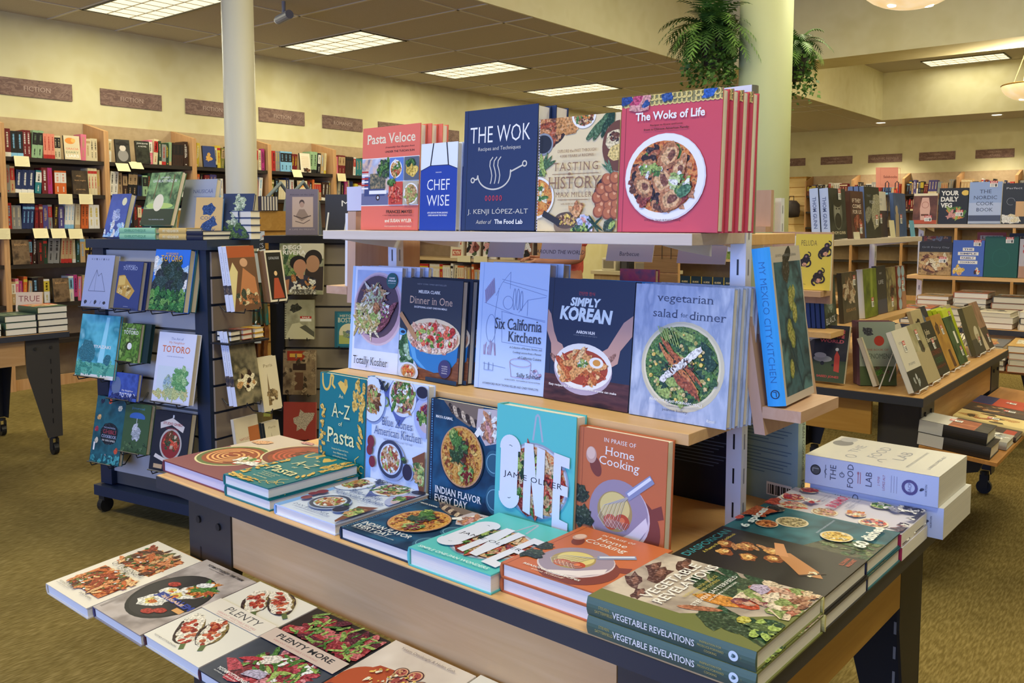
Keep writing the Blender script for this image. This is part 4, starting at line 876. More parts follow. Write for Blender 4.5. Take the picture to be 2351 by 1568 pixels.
def art_plenty(a):
    def egg(cx, cy, L, q, sd):
        a.blob(cx, cy, .145, ink('3c2a26'), L / .145, q, .06, 20); a.blob(cx + .01, cy + .005, .125, ink('8a7440'), L * .95 / .125, q, .08, 20)
        for i in range(5):
            t = -.7 + .3 * i; x, y = cx + math.cos(q) * L * t * .9, cy + math.sin(q) * L * t * .72
            a.blob(x, y, .105, ink('ece2cc'), 1.15, q, .2, 14)
        a.rnd.seed(sd)
        for i in range(26):
            t = a.rnd.uniform(-.75, .65); x, y = cx + math.cos(q) * L * t, cy + math.sin(q) * L * t * .75
            a.blob(x + a.rnd.uniform(-.07, .07), y + a.rnd.uniform(-.05, .05), .024, a.rnd.choice([ink('b8402c'), ink('9c2f22'), ink('c86a44')]), 1.5, a.rnd.uniform(0, 3), .2)
        a.line([(cx + math.cos(q) * L, cy + math.sin(q) * L * .75), (cx + math.cos(q) * (L + .08), cy + math.sin(q) * (L + .08) * .75)], .05, ink('5a6a3a'))
    egg(.30, .24, .28, -.75, 2); egg(.55, .31, .24, -.9, 3); egg(.38, .77, .22, -.7, 4); egg(.62, .87, .27, -.5, 5)
    a.rect(0, .47, 1, .64, ink('e4dac8')); a.text('PLENTY', .55, .575, w=.56, h=.068, m=ink('3a3a3c'), bold=-.006); a.text('VIBRANT VEGETABLE RECIPES', .55, .51, w=.66, h=.020, m=ink('c88a8a')); a.text("FROM LONDON'S OTTOLENGHI", .55, .485, w=.6, h=.014, m=ink('c88a8a'))
    a.text('YOTAM OTTOLENGHI', .10, .045, w=.40, h=.014, m=ink('5a5652'), align='l')
def art_more(a):
    a.rect(0, 0, 1, 1, mottle(['3a3e48', '4a4e58', '2c3038'], 6)); a.rect(0, .60, 1, 1, ink('2a211e'))
    a.strew(.22, .14, .86, .44, 70, .05, [ink('8e2a34'), ink('b84450'), ink('5a1c2c'), ink('d88a90'), ink('7a2430'), ink('a03038')], (1, 3), .3, seed=2); a.strew(.25, .2, .85, .48, 60, .018, [GRN, LGRN, ink('4a6a34'), WHT], (1.5, 5), seed=3); a.blob(.40, .36, .07, ink('e8dccc'), 1.3, .5, .3, 12); a.blob(.46, .19, .06, ink('b4aabf'), 2, .2)
    a.blob(.36, .07, .045, ink('b8404e'), 2.2, .1, .1); a.blob(.25, .29, .03, ink('b8343e'), 4, .5, .1)
    a.strew(.15, .66, .95, .95, 60, .05, [ink('8e2a34'), ink('a83a3c'), ink('5a1c2c'), ink('c86a6a')], (1, 3), .3, seed=5); a.strew(.15, .66, .95, .95, 60, .016, [GRN, LGRN, ink('7a9a4a')], (1.5, 5), seed=6)
    a.rect(0, .485, 1, .63, ink('cdb8a8')); a.text('PLENTY MORE', .50, .575, w=.74, h=.052, m=ink('2c2c30'), bold=.02); a.text('VIBRANT VEGETABLE COOKING', .45, .52, w=.6, h=.016, m=ink('b87a7a'))
    a.text('YOTAM OTTOLENGHI', .14, .085, w=.42, h=.030, m=WHT, bold=.02, align='l'); a.text('AUTHOR OF JERUSALEM', .14, .05, w=.3, h=.013, m=WHT, align='l')
def art_sweet(a):
    a.rect(0, 0, 1, 1, mottle(['e0d4c4', 'cfc0b0', 'e8dccc'], 6)); a.poly([(0, .14), (.36, .30), (.40, .74), (.20, .72), (0, .45)], ink('a8482a')); a.ell(.24, .50, .24, .24, ink('b4522f')); a.ell(.46, .28, .25, .25, ink('a8482a'))
    for x, y, r in ((.52, .66, .10), (.66, .58, .10), (.72, .70, .07), (.58, .76, .08), (.44, .74, .07), (.80, .56, .08), (.70, .45, .08), (.20, .25, .08), (.88, .46, .07), (.60, .40, .07), (.10, .34, .07)):
        a.ell(x, y, r, m=ink('4a2a34')); a.ell(x, y, r * .86, m=ink('d8a47a')); a.ell(x, y, r * .68, m=ink('a8504a')); a.scatter(x, y, r * .5, r * .5, 14, .008, [ink('d8a070'), ink('7a2c30')], seed=int(x * 100))
    a.scatter(.5, .58, .3, .2, 60, .014, [YEL, CREAM, TAN], seed=2); a.text('Yotam Ottolenghi & Helen Goh', .50, .935, w=.66, h=.034, m=ink('7a6c66')); a.text('SWEET', .30, .06, w=.4, h=.09, m=ink('b87a3a'), font='serif')
def art_simple(a):
    K = ink('6a665e')
    a.text('OTTOLENGHI', .46, .90, w=.74, h=.052, m=K); a.text('SIMPLE', .60, .815, w=.42, h=.060, m=K, bold=.02)
    for i in range(5): a.ell(.16, .77 - .02 * (4 - i), .17, .08, ink('b9b6b0')); a.ell(.16, .778 - .02 * (4 - i), .16, .07, ink('dedbd4'))
    a.line([(.06, .79), (.26, .77)], .02, ink('5a5a58')); a.scatter(.2, .62, .08, .04, 20, .02, [GRN, WHT, DGRN], seed=3); a.ell(.6, .4, .3, .28, ink('d8c8a8')); a.scatter(.6, .4, .24, .22, 60, .03, STEW)
# ---------------------------------------------------------------- display tables
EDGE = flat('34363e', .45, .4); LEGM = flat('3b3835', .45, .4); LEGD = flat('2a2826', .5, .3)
OCHRE = wood('honey_panel', 'c4964a', 'b4853c', 1, 6)
def caster(mb, x, y):
    mb.tube([(x, y, .115), (x, y, .10)], .022, LEGD, 10)
    for s in (-1, 1): mb.box(x + s * .018 - .002, y - .02, .03, x + s * .018 + .002, y + .02, .10, LEGD)
    mb.tube([(x - .014, y, .036), (x + .014, y, .036)], .036, BLACKM, 18)
def display_table(fr, label, depth=1.03, w=1.646, wd=None, tray=True):
    t = thing('display_table', label, 'table', fr.at(0, 0, 0), fr.a, 'wheeled display tables')
    wd = wd or MAPLE
    m = MB().box(0, 0, .716, w, depth, .7475, EDGE).box(.002, .002, .7475, w - .002, depth - .002, .75, wd)
    m.build('tabletop', t)
    MB().box(.297, .034, .57, w - .245, .052, .7155, wd).build('front_panel', t)
    MB().box(.297, depth - .052, .57, w - .245, depth - .034, .7155, wd).build('back_panel', t)
    for a in (.048, w - .066): MB().box(a, .20, .575, a + .018, depth - .20, .7155, OCHRE).build('side_panel', t)
    for sa in (0, 1):
        for sb in (0, 1):
            A = (lambda a: a) if not sa else (lambda a: w - a)
            B = (lambda b: b) if not sb else (lambda b: depth - b)
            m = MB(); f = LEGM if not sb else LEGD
            a0 = .105 if not sa else .05
            poly = [(A(a0), B(.030), .7155), (A(a0 + .19), B(.030), .7155), (A(a0 + .19), B(.030), .52), (A(a0 + .085), B(.030), .115), (A(a0), B(.030), .115)]
            m.prism(poly, (0, .006 if not sb else -.006, 0), f)
            poly = [(A(a0), B(.037), .7155), (A(a0), B(.19), .7155), (A(a0), B(.19), .52), (A(a0), B(.09), .115), (A(a0), B(.037), .115)]
            m.prism(poly, (.006 if not sa else -.006, 0, 0), f)
            for i in range(7):  # slots painted on: shade as black outside, light through them as pale inside
                z = .56 - .06 * i; e = .0005
                m.face([(A(a0 + .05), B(.030) + (-e if not sb else e), z), (A(a0 + .056), B(.030) + (-e if not sb else e), z), (A(a0 + .056), B(.030) + (-e if not sb else e), z + .03), (A(a0 + .05), B(.030) + (-e if not sb else e), z + .03)], BLACKM)
                m.face([(A(a0 + .05), B(.037) + (e if not sb else -e), z), (A(a0 + .056), B(.037) + (e if not sb else -e), z), (A(a0 + .056), B(.037) + (e if not sb else -e), z + .03), (A(a0 + .05), B(.037) + (e if not sb else -e), z + .03)], flat('a8a294'))
            for q in ((.05, .66), (.14, .66)): m.tube([(A(a0 + q[0]), B(.030), q[1]), (A(a0 + q[0]), B(.025), q[1])], .009, LEGD, 10)
            leg = m.build('leg', t)
            c = MB(); caster(c, A(a0 + .035), B(.07)); c.build('caster', leg)
    if tray:
        P = [(.06, -.242, .5335), (w - .03, -.242, .5335), (w - .03, .025, .557), (.06, .025, .557)]
        m = MB().prism(P, (0, 0, -.014), wood('tray_board', 'c08a4c', 'a8743a', 0, 7)); m.build('tray', t)
        for a in (.12, .52, 1.0, w - .16):
            MB().prism([(a, -.19, .5225), (a, .03, .5415), (a, .03, .45), (a, -.10, .455), (a, -.17, .475)], (.03, 0, 0), LEGD).build('tray_bracket', t)
    return t
def post(mb, a, b, z0, z1, w=.034, d=.026):
    mb.box(a, b, z0, a + w, b + d, z1, STEEL)
    z = z0 + .04
    while z < z1 - .05:
        mb.face([(a + w * .5 - .002, b - .0006, z), (a + w * .5 + .002, b - .0006, z), (a + w * .5 + .002, b - .0006, z + .032), (a + w * .5 - .002, b - .0006, z + .032)], BLACK)
        mb.face([(a + w + .0006, b + d * .4, z), (a + w + .0006, b + d * .55, z), (a + w + .0006, b + d * .55, z + .032), (a + w + .0006, b + d * .4, z + .032)], flat('8a8c90'))
        z += .072
def riser(fr, label, ztop, zmid, aL=.275, aR=1.357, zpost=1.47, backtop=True):
    t = thing('shelf_riser', label, 'shelf unit', fr.at(0, 0, .7505), fr.a, 'shelf units on the display tables')
    O = .7505
    for a in (aL + .01, aR - .032):
        m = MB(); post(m, a, .552, 0, zpost - O); m.build('upright', t)
    for n, z, b0, b1 in (('top_shelf', ztop, .335, .55), ('middle_shelf', zmid, .335, .55)) + ((('back_top_shelf', ztop - .004, .582, .80), ('back_middle_shelf', zmid + .045, .582, .80)) if backtop else ()):
        s = MB().box(aL, b0, z - .0225 - O, aR, b1, z - O, MAPLE if 'back' in n or n == 'middle_shelf' else wood('bleached_laminate', 'dccfc0', 'd2c2b0', 0)).build(n, t, bevel=.001)
        for a in (aL + .05, aR - .075): MB().prism([(a, b0 + .02, z - .0235 - O), (a, b1 - .002, z - .0235 - O), (a, b1 - .002, z - .05 - O), (a, b0 + .1, z - .036 - O)], (.003, 0, 0), STEEL).build('bracket', s)
    return t
display_table(D1, 'long wheeled table in front, covered with cookbooks')
riser(D1, 'two-tier maple shelf unit on the cookbook table', 1.381, 1.008)
def ledge(fr, label, pts, thick, a0, a1, z1, b0, b1, pb):
    """a slanted face-out board hooked to the end of a shelf unit: pts = (a, z) top and bottom of its inner edge"""
    (at, zt), (ab, zb) = pts
    t = thing('end_ledge', label, 'display ledge', fr.at(0, 0, 0), fr.a, 'face-out ledges')
    MB().prism([(at, b0, zt), (ab, b0, zb), (ab + thick, b0, zb), (at + thick, b0, zt)], (0, pb - b0, 0), PINKWOOD).build('slanted_board', t)
    MB().box(a0, b0, z1 - .022, a1, b1, z1, wood('ledge_board', 'cda98c', 'c39b7c', 1)).build('ledge_board', t)
    MB().box(min(at, ab) + thick * .3, pb + .0005, zb + .02, min(at, ab) + thick * .6, pb + .02, zb + .06, STEEL).build('hook', t)
ledge(D1, 'pinkish face-out ledge on the right end, holding the blue-spined kitchen book', ((1.377, 1.272), (1.424, .995)), .022, 1.439, 1.515, 1.05, .47, .66, .74)
ledge(D1, 'brown face-out ledge on the left end of the cookbook shelves', ((.213, 1.432), (.203, 1.178)), .034, .112, .2025, 1.222, .47, .69, .715)
def sheet(name, label, cat, fr, a0, a1, b, z0, z1, col, lines=(), tilt=0, group=None, t=.002, txt='70727c'):
    r = thing(name, label, cat, fr.at(a0, b, z0), fr.a, group); r.rotation_euler = (R(-tilt), 0, fr.a)
    w, h = a1 - a0, z1 - z0
    m = MB().box(0, 0, 0, w, t, h, col); A = Art(m, w, h, lambda x, y, z: (x, -z, y))
    for s, x, y, hh in lines: A.text(s, x, y, h=hh, m=ink(txt))
    m.build('card', r); return r, m
PLAS = flat('c9cdd8', .25, .5)
r, _ = sheet('sign_holder', 'clear plastic sign holder standing on the left end board', 'sign holder', D1, .20, .262, .478, 1.434, 1.50, flat('cfd0e2', .2, .5), (), t=.004)
MB().box(.056, .004, 0, .062, .20, .066, flat('b9b4c6', .25, .5)).build('side_fin', r)
for i, (a0, a1, tx) in enumerate(((.43, .565, ''), (.625, .76, 'AROUND THE WORLD'), (.845, .985, 'Barbecue'), (1.055, 1.185, ''))):
    r, m = sheet('shelf_label', ['blank grey shelf label hanging above the sliced-open view, next to the left end', 'grey shelf label with a handwritten line, hanging in front of the person', 'pale shelf label hanging right of the person in coral', 'wide grey shelf label hanging nearest to the right upright'][i], 'shelf label', D1, a0, a1, .806, 1.302, 1.352, flat(['b4b8bc', 'd4d6da', 'd6d6d0', 'c4bcb4'][i], .4), [(tx, .5, .4, .22)] if tx else (), 14, 'shelf labels under the rear shelf', txt='50525a')
    MB().box(.01, -.001, .046, a1 - a0 - .01, .006, .056, flat('8a8c92', .4)).build('clip_rail', r)

# ---------------------------------------------------------------- cookbooks on the near table
CB = 'cookbook'
def stack(fr, src, kids_lab, n, a, b, z, T, rz=0, jit=()):
    fr.flat(src, a, b, z + (n - 1) * (T + .0004), rz)
    for i in range(n - 1):
        c = copy_tree(src, kids_lab[i]); fr.flat(c, a + (jit[i][0] if jit else .004), b + (jit[i][1] if jit else .002), z + i * (T + .0004), rz)
def behind(fr, src, labs, a, b, z, rz, tilt, step, da=.004):
    fr.stand(src, a, b, z, rz, tilt)
    for i, l in enumerate(labs):
        c = copy_tree(src, l); fr.stand(c, a + da * (i + 1), b + step * (i + 1), z, rz, tilt)
TS, MS = 1.3812, 1.0082
CORAL = ink('e2705c')
b = book('cookbook', 'coral pasta cookbook with a photo grid, first on the top shelf', CB, .215, .262, .022, CORAL, art_veloce)
behind(D1, b, ['coral cookbook copy directly behind the front pasta cookbook with photo grid', 'rearmost coral copy behind the pasta cookbook with photo grid'], .352, .398, TS, 0, 3, .0235, .014)
b = book('cookbook', 'small blue and white apron cookbook between the coral and navy ones', CB, .121, .206, .018, ink('dfe6f4'), art_chef, spinemat=ink('20409c'))
behind(D1, b, ['copy behind the small blue and white apron cookbook'], .604, .368, TS, 0, 3, .0195, .012)
b = book('cookbook', 'big navy cookbook with a line-drawn wok on the top shelf', CB, .215, .271, .045, ink('22335a'), art_wok, page='dcdce0')
behind(D1, b, ['navy copy behind the big navy wok cookbook'], .744, .368, TS, 0, 3, .047, .012)
b = book('cookbook', 'cream history cookbook with painted food around its brown title', CB, .203, .237, .026, ink('e3cfa0'), art_history, spinemat=ink('2f4a7a')); D1.stand(b, .967, .368, TS, 0, 3)
b = book('cookbook', 'red cookbook with a bowl of dumplings and floral top band', CB, .218, .264, .026, ink('cc4a56'), art_woks, spinemat=ink('a83844'))
behind(D1, b, ['red cookbook copy right behind the dumpling-bowl cookbook', 'red cookbook copy, third in the dumpling-bowl row', 'red cookbook copy at the back of the dumpling-bowl row'], 1.172, .368, TS, 0, 3, .0285, .006)
b = book('cookbook', 'white cookbook with steak and noodles on a round plate', CB, .186, .276, .018, ink('dfe6f6'), art_kosher)
behind(D1, b, ['copy behind the white steak and noodles cookbook', 'second copy back behind the white steak and noodles cookbook', 'rearmost copy behind the white steak and noodles cookbook'], .284, .405, MS, 2.5, 5, .0195, .012)
b = book('cookbook', 'dark cookbook with a blue pot of pasta on its cover', CB, .222, .252, .02, ink('2b3446'), art_dinner)
behind(D1, b, ['copy behind the dark blue-pot cookbook', 'second copy back behind the dark blue-pot cookbook', 'rearmost copy behind the dark blue-pot cookbook'], .472, .412, MS, -2, 5, .0215, .012)
b = book('cookbook', 'pale blue cookbook with line drawings of a kitchen', CB, .203, .298, .03, ink('bcd2f2'), art_six, page='c8ccdc')
behind(D1, b, ['copy behind the pale blue line-drawing cookbook'], .735, .418, MS, 3, 5, .0315, .014)
b = book('cookbook', 'navy cookbook with two hands holding a soup bowl', CB, .232, .270, .022, ink('1b2a48'), art_korean); D1.stand(b, .940, .425, MS, -3, 5)
b = book('cookbook', 'grey-blue cookbook with a carrot salad on a round plate', CB, .220, .268, .021, mottle(['a4b2cc', 'b6c2d8', '93a2c0', 'c4cee0'], 16, 4, stretch=(2, .6, 1)), art_vegetarian)
behind(D1, b, ['copy behind the grey-blue carrot salad cookbook', 'second copy back behind the carrot salad cookbook', 'rearmost copy behind the carrot salad cookbook'], 1.178, .408, MS, -1.5, 5, .0225, .006)
# leaning front row on the table top
TEAL = ink('11757c'); BZC = ink('d3def2'); INC = ink('10304c'); ONC = ink('5cc2c0'); HOC = ink('c46a3c')
zt = .7505
b = book('cookbook', 'teal pasta cookbook with yellow pasta shapes, standing at the left', CB, .182, .262, .026, TEAL, art_az); D1.stand(b, .298, .288, zt, 0, 3)
f = copy_tree(b, 'teal pasta cookbook lying on top of its twin, table front'); 
stack(D1, f, ['teal pasta cookbook lying beneath its twin, table front'], 2, .288, .020, zt, .026, 0, [(.004, .0)])
b = book('cookbook', 'pale blue kitchen cookbook with white plates, standing', CB, .214, .272, .024, BZC, art_blue, spinemat=ink('7fb0ea')); D1.stand(b, .484, .290, zt, 0, 3)
f = copy_tree(b, 'pale blue kitchen cookbook lying flat beside the teal pair'); D1.flat(f, .497, .018, zt)
b = book('cookbook', 'dark blue cookbook with a curry pan, standing', CB, .206, .246, .025, INC, art_indian); D1.stand(b, .706, .292, zt, 0, 3)
f = copy_tree(b, 'dark blue curry cookbook lying flat at the table front'); D1.flat(f, .732, .015, zt)
b = book('cookbook', 'bright turquoise one-pan cookbook standing upright', CB, .210, .262, .036, ONC, art_one); D1.stand(b, .918, .282, zt, 0, 3)
f = copy_tree(b, 'turquoise one-pan cookbook lying flat at the table front'); D1.flat(f, .945, .008, zt)
b = book('cookbook', 'terracotta cookbook with a whisk in a bowl, standing', CB, .202, .244, .027, HOC, art_home)
D1.stand(b, 1.130, .290, zt, 0, 3)
f = copy_tree(b, 'terracotta whisk cookbook lying on top of its twin')
stack(D1, f, ['terracotta whisk cookbook lying beneath its twin'], 2, 1.160, .030, zt, .027, 0, [(-.002, .002)])
# lying books along the right end, spines to the front
b = book('cookbook', 'green-spined vegetable cookbook, upper of the pair at the table corner', CB, .240, .285, .030, ink('6f7440'), art_vegrev, spine_vegrev, spinemat=ink('4c6456'))
stack(D1, b, ['green-spined vegetable cookbook, lower of the pair at the table corner'], 2, 1.651, .003, zt, .0296, 90, [(.002, -.002)])
b = book('cookbook', 'black cookbook with hands and blossoms, upper of its pair', CB, .200, .278, .0285, ink('262220'), art_diaspo, spinemat=ink('d8d08a'))
stack(D1, b, ['black cookbook lying beneath the hands and blossoms one'], 2, 1.651, .247, zt, .0285, 90, [(.003, .001)])
b = book('cookbook', 'teal spice cookbook with seed bowls, upper of its pair', CB, .185, .276, .028, ink('1f5a66'), art_spices, spinemat=ink('283050'))
stack(D1, b, ['teal spice cookbook lying beneath its twin'], 2, 1.650, .449, zt, .028, 90, [(.002, .001)])
b = book('cookbook', 'lavender cookbook crowded with white plates, beside the thick pair', CB, .166, .280, .026, ink('d4d0dc'), art_budmo, soft=True, spinemat=ink('b02a50'))
stack(D1, b, ['plate-covered lavender cookbook under its twin'], 2, 1.652, .636, zt, .026, 90, [(.002, .001)])
b = book('cookbook', 'thick white food science cookbook, upper of the pair', CB, .222, .280, .0655, flat('d8d6d2', .18, .6), art_lab, spine_lab, soft=True, spinemat=ink('c3d0f2'), page='d8d2c4')
stack(D1, b, ['thick white food science cookbook, lower of the pair'], 2, 1.672, .806, zt, .0655, 90, [(.010, .006)])
b = book('cookbook', 'wide plum-coloured cookbook with swirled soup bowls, left table corner', CB, .302, .36, .030, ink('7c3c44'), art_meze, page='d8d0d8'); D1.flat(b, -.018, .030, zt)
for i in range(3):
    b = book('hardback_book', ['white hardback at the bottom of the small stack behind the teal book', 'white hardback in the middle of the small stack behind the teal book', 'black and white hardback topping the small stack behind the teal book'][i], CB, .20, .25, .028, ink('e0dfe4'), (lambda a: (a.rect(.06, .05, .94, .95, ink('2e2c30')), a.scatter(.5, .5, .3, .3, 30, .05, [WHT, GRY]))) if i == 2 else None)
    D1.flat(b, .235 + .012 * (i % 2), .46 + .01 * i, zt + i * .0285, 2)
# standing at the back, seen from behind
def back_text(a):
    for i in range(26):
        y = .93 - i * .028
        if i % 9 != 8: a.rect(.08, y, .92 - .3 * ((i * 37) % 5 == 0) - .05 * (i % 3), y + .008, ink('5c7c94'))
    a.rect(.60, .05, .93, .16, WHT)
    for k in range(12): a.rect(.62 + k * .025, .06, .63 + k * .025 + .006 * (k % 3), .14, BLACK)
def sp_mc(a): a.text('MEDITERRANEAN COOKBOOK', .40, .5, w=.62, h=.3, m=ink('4a4a40')); a.text('FOLEY', .86, .5, w=.16, h=.4, m=ink('3a3a38'))
b = book('cookbook', 'grey-green cookbook seen from its text-filled back cover, by the upright', CB, .20, .285, .032, ink('8fb0b8'), None, sp_mc, backart=back_text, spinemat=ink('a8b8a0')); D1.stand(b, 1.375, .85, zt, 172, 1)
b = book('cookbook', 'navy cookbook seen from behind in the shade under the middle shelf', CB, .21, .27, .02, ink('17203a'), backart=lambda a: [a.rect(.08, .9 - i * .03, .9 - .06 * (i % 4), .908 - i * .03, ink('5a6a90')) for i in range(20)]); D1.stand(b, 1.27, .74, zt, 180, 1)
def beans(a):
    a.rect(0, 0, 1, .45, ink('26344e'))
    for x, y, q in ((.42, .86, .5), (.62, .80, 1.2), (.34, .78, 0), (.70, .72, .9), (.52, .70, .3)): a.blob(x, y, .05, ink('23242c') if x > .4 else ink('9a9aa0'), 1.8, q, .1, 12)
    for i in range(7): a.line([(.60, .47), (.55 + .04 * i, .60), (.50 + .07 * i, .66)], .008, ink('3a4056'))
b = book('cookbook', 'tall silver and navy cookbook turned away, right end of the top shelf', CB, .15, .306, .028, flat('d4dbe6', .3, .5), backart=beans, spinemat=ink('7c7c6c')); D1.stand(b, 1.335, .645, TS - .0035, 176, 0)
for lab, a, bb, w, h, t, col in (('tan cookbook turned spine-in beside the silver one', 1.228, .60, .17, .232, .024, 'a8865c'), ('white cookbook in glossy wrapper leaning on the silver one', 1.262, .598, .15, .228, .02, 'dcdfe6'), ('short grey cookbook between red copies and the tan one', 1.196, .596, .16, .13, .018, '8a8880')):
    b = book('cookbook', lab, CB, w, h, t, flat(col, .4, .4)); D1.stand(b, a, bb, TS - .0035, 90, 0)
b = book('cookbook', 'blue-spined kitchen cookbook on the right end ledge', CB, .165, .302, .036, ink('c4bab2'), art_mexico, spine_mexico, spinemat=ink('38a8ee')); D1.stand(b, 1.4825, .480, 1.0508, 94, 7.5)
b = book('cookbook', 'slim white cookbook on the left end ledge, seen edge-on', CB, .15, .205, .014, ink('e6e4e0')); D1.stand(b, .184, .49, 1.2225, 90, -2)
# rear middle shelf, glimpsed between the shelves
def art_bluepale(a): a.ell(.25, .75, .3, .18, ink('b0c84a')); a.rect(.55, .0, .85, .60, ink('241c3a')); a.arc(.7, .4, .1, 0, 360, .02, WHT)
b = book('cookbook', 'sky blue book turned broadside on the rear middle shelf', CB, .235, .208, .02, ink('4aa0ea'), art_bluepale); D1.stand(b, .865, .66, 1.0535, 0, 4)
b = book('cookbook', 'magenta book standing behind the sky blue one', CB, .10, .235, .02, mottle(['b8487a', 'c85a70', '7a5a7a'], 30, 4)); D1.stand(b, .955, .70, 1.0535, 0, 2)
# lower tray
LOW = [('white cookbook with two trays of roast carrots, left end of the lower tray', ink('e6dcc8'), art_otto, None), ('grey cookbook with a black pan of eggs on the lower tray', ink('a4988e'), art_jeru, ink('4a4470')), ('white cookbook with split aubergines on the lower tray', ink('e2dccc'), art_plenty, ink('5a2a2c')), ('dark cookbook with red salad leaves on the lower tray', ink('3a3e48'), art_more, ink('5a2a3c')), ('pale cookbook with sliced figs on the lower tray', ink('e0d4c4'), art_sweet, None), ('pale grey cookbook with stacked plates, right end of the lower tray', ink('ddd8cc'), art_simple, None)]
for i, (lab, c, f, sp) in enumerate(LOW):
    w = [.210, .211, .211, .232, .214, .214][i]; a = [.019, .232, .446, .661, .897, 1.115][i]; bb = [-.285, -.272, -.265, -.268, -.258, -.25][i]
    b = book('cookbook', lab, CB, w, .278, .026, c, f, spinemat=sp); D1.flat(b, a, bb, .532 + (bb + .275) * .0867 + .0009, 0, 4.95)
# ---------------------------------------------------------------- books and cards on the fiction wall
GF = 'books on the fiction wall'
WH0 = ['bookcase nearest window', 'bookcase behind corner table', 'bookcase behind blue tower', 'bookcase beside round column', 'bookcase past round column', 'romance bookcase', 'bookcase behind pasta cookbook']
DARKS = ['black', 'dark brown', 'dark red', 'navy', 'purple', 'white', 'cream', 'red', 'grey', 'orange']
PLAN = {0: [(0, 5, .70, .83)], 1: [(0, 5, .03, .83)], 2: [(0, 3, .03, .83)], 3: [(0, 2, .03, .83)], 4: [(0, 2, .03, .83)], 5: [(0, 2, .03, .80)], 6: [(0, 1, .03, .6)]}
def art_hat(a): a.rect(0, 0, 1, 1, ink('35332f')); a.ell(.5, .30, .36, .40, ink('8e8a86')); a.ell(.5, .62, .22, .20, ink('cfc4b8')); a.ell(.5, .80, .46, .10, ink('1e1c1c')); a.ell(.5, .86, .26, .12, ink('26221f'))
def art_dark(a): a.rect(0, 0, 1, 1, mottle(['16170f', '33352a', '0f0f0c'], 12, 3)); a.text('JOHN BOYNE', .5, .88, w=.8, h=.09, m=WHT); a.text('A NOVEL', .5, .76, w=.6, h=.06, m=WHT)
def art_fruit(a): a.rect(0, 0, 1, 1, ink('d8c8a4')); a.ell(.4, .78, .32, .2, ORG); a.ell(.6, .80, .14, m=ink('f0b060')); a.text('GRACIA', .5, .45, w=.8, h=.08, m=TOM); a.text('LIARS', .5, .15, w=.8, h=.12, m=WHT, bold=.02); a.text('DIARY', .5, .3, w=.8, h=.08, m=ink('5a7a5a'))
def art_brown(a): a.rect(0, 0, 1, 1, mottle(['2e241c', '4a3a2a'], 20, 3)); a.text('the', .4, .78, w=.3, h=.06, m=TAN); a.text('lost night', .5, .58, w=.7, h=.07, m=TAN); a.text('A NOVEL', .5, .2, w=.6, h=.05, m=TAN)
def art_letter(a): a.rect(0, 0, 1, 1, ink('dcd2bc')); [a.rect(.15, .8 - .08 * i, .85, .815 - .08 * i, TAN) for i in range(7)]; a.scatter(.6, .12, .3, .08, 16, .08, [BRN, DBRN])
def art_gold(a): a.rect(0, 0, 1, 1, ink('27386e')); a.blob(.45, .4, .26, ink('d8a24c'), 1.1, .4, .4, 14); a.blob(.5, .62, .12, ink('d8a24c'), 1.4, 1.2, .4)
def art_sepia(a): a.rect(0, 0, 1, 1, mottle(['5a4632', '7a6248', '3a2c20'], 14, 3)); a.text('BROWN', .5, .8, w=.7, h=.08, m=TAN)
FACE = {(1, 0): [(.50, art_fruit, 'cream cover with an orange fruit')], (1, 1): [(.56, art_brown, 'dark brown cover with tan lettering')], (1, 3): [(.045, art_sepia, 'murky brown cover')], (1, 4): [(.36, art_sepia, 'sepia cover')], (2, 0): [(.09, art_hat, 'dark cover with a hatted figure'), (.28, art_dark, 'near-black cover with white lettering')], (3, 0): [(.10, art_gold, 'navy cover with a gold figure')], (4, 0): [(.40, art_letter, 'cream cover printed like a letter')], (4, 1): [(.36, art_fruit, 'cover with blue and orange shapes')]}
for i in range(7):
    for (s0, s1, xa, xb) in PLAN[i]:
        for s in range(s0, s1):
            segs = [(xa, xb)]; where = f'{ROW[s]}, {WH0[i]}'; org = (-7.78, YC[i]); st = 0
            for (fx, fa, fl) in FACE.get((i, s), []):
                nb = face_out('shelf_book', f'face-out book, {fl}, {where}', (-7.775 - .03, YC[i] + fx, SHZ[s] + .001), R(90), .135, .205, .02, '2e2a26', fa, group=GF)
                segs = [q for (a, b) in segs for q in (((a, fx - .004), (fx + .142, b)) if a < fx < b else ((a, b),))]
            for (a, b) in segs: st = shelve(org, R(90), a, b, SHZ[s], where, GF, pal=(DARKS if s == 2 else None), start=st)
CARDM = ink('e8dcae')
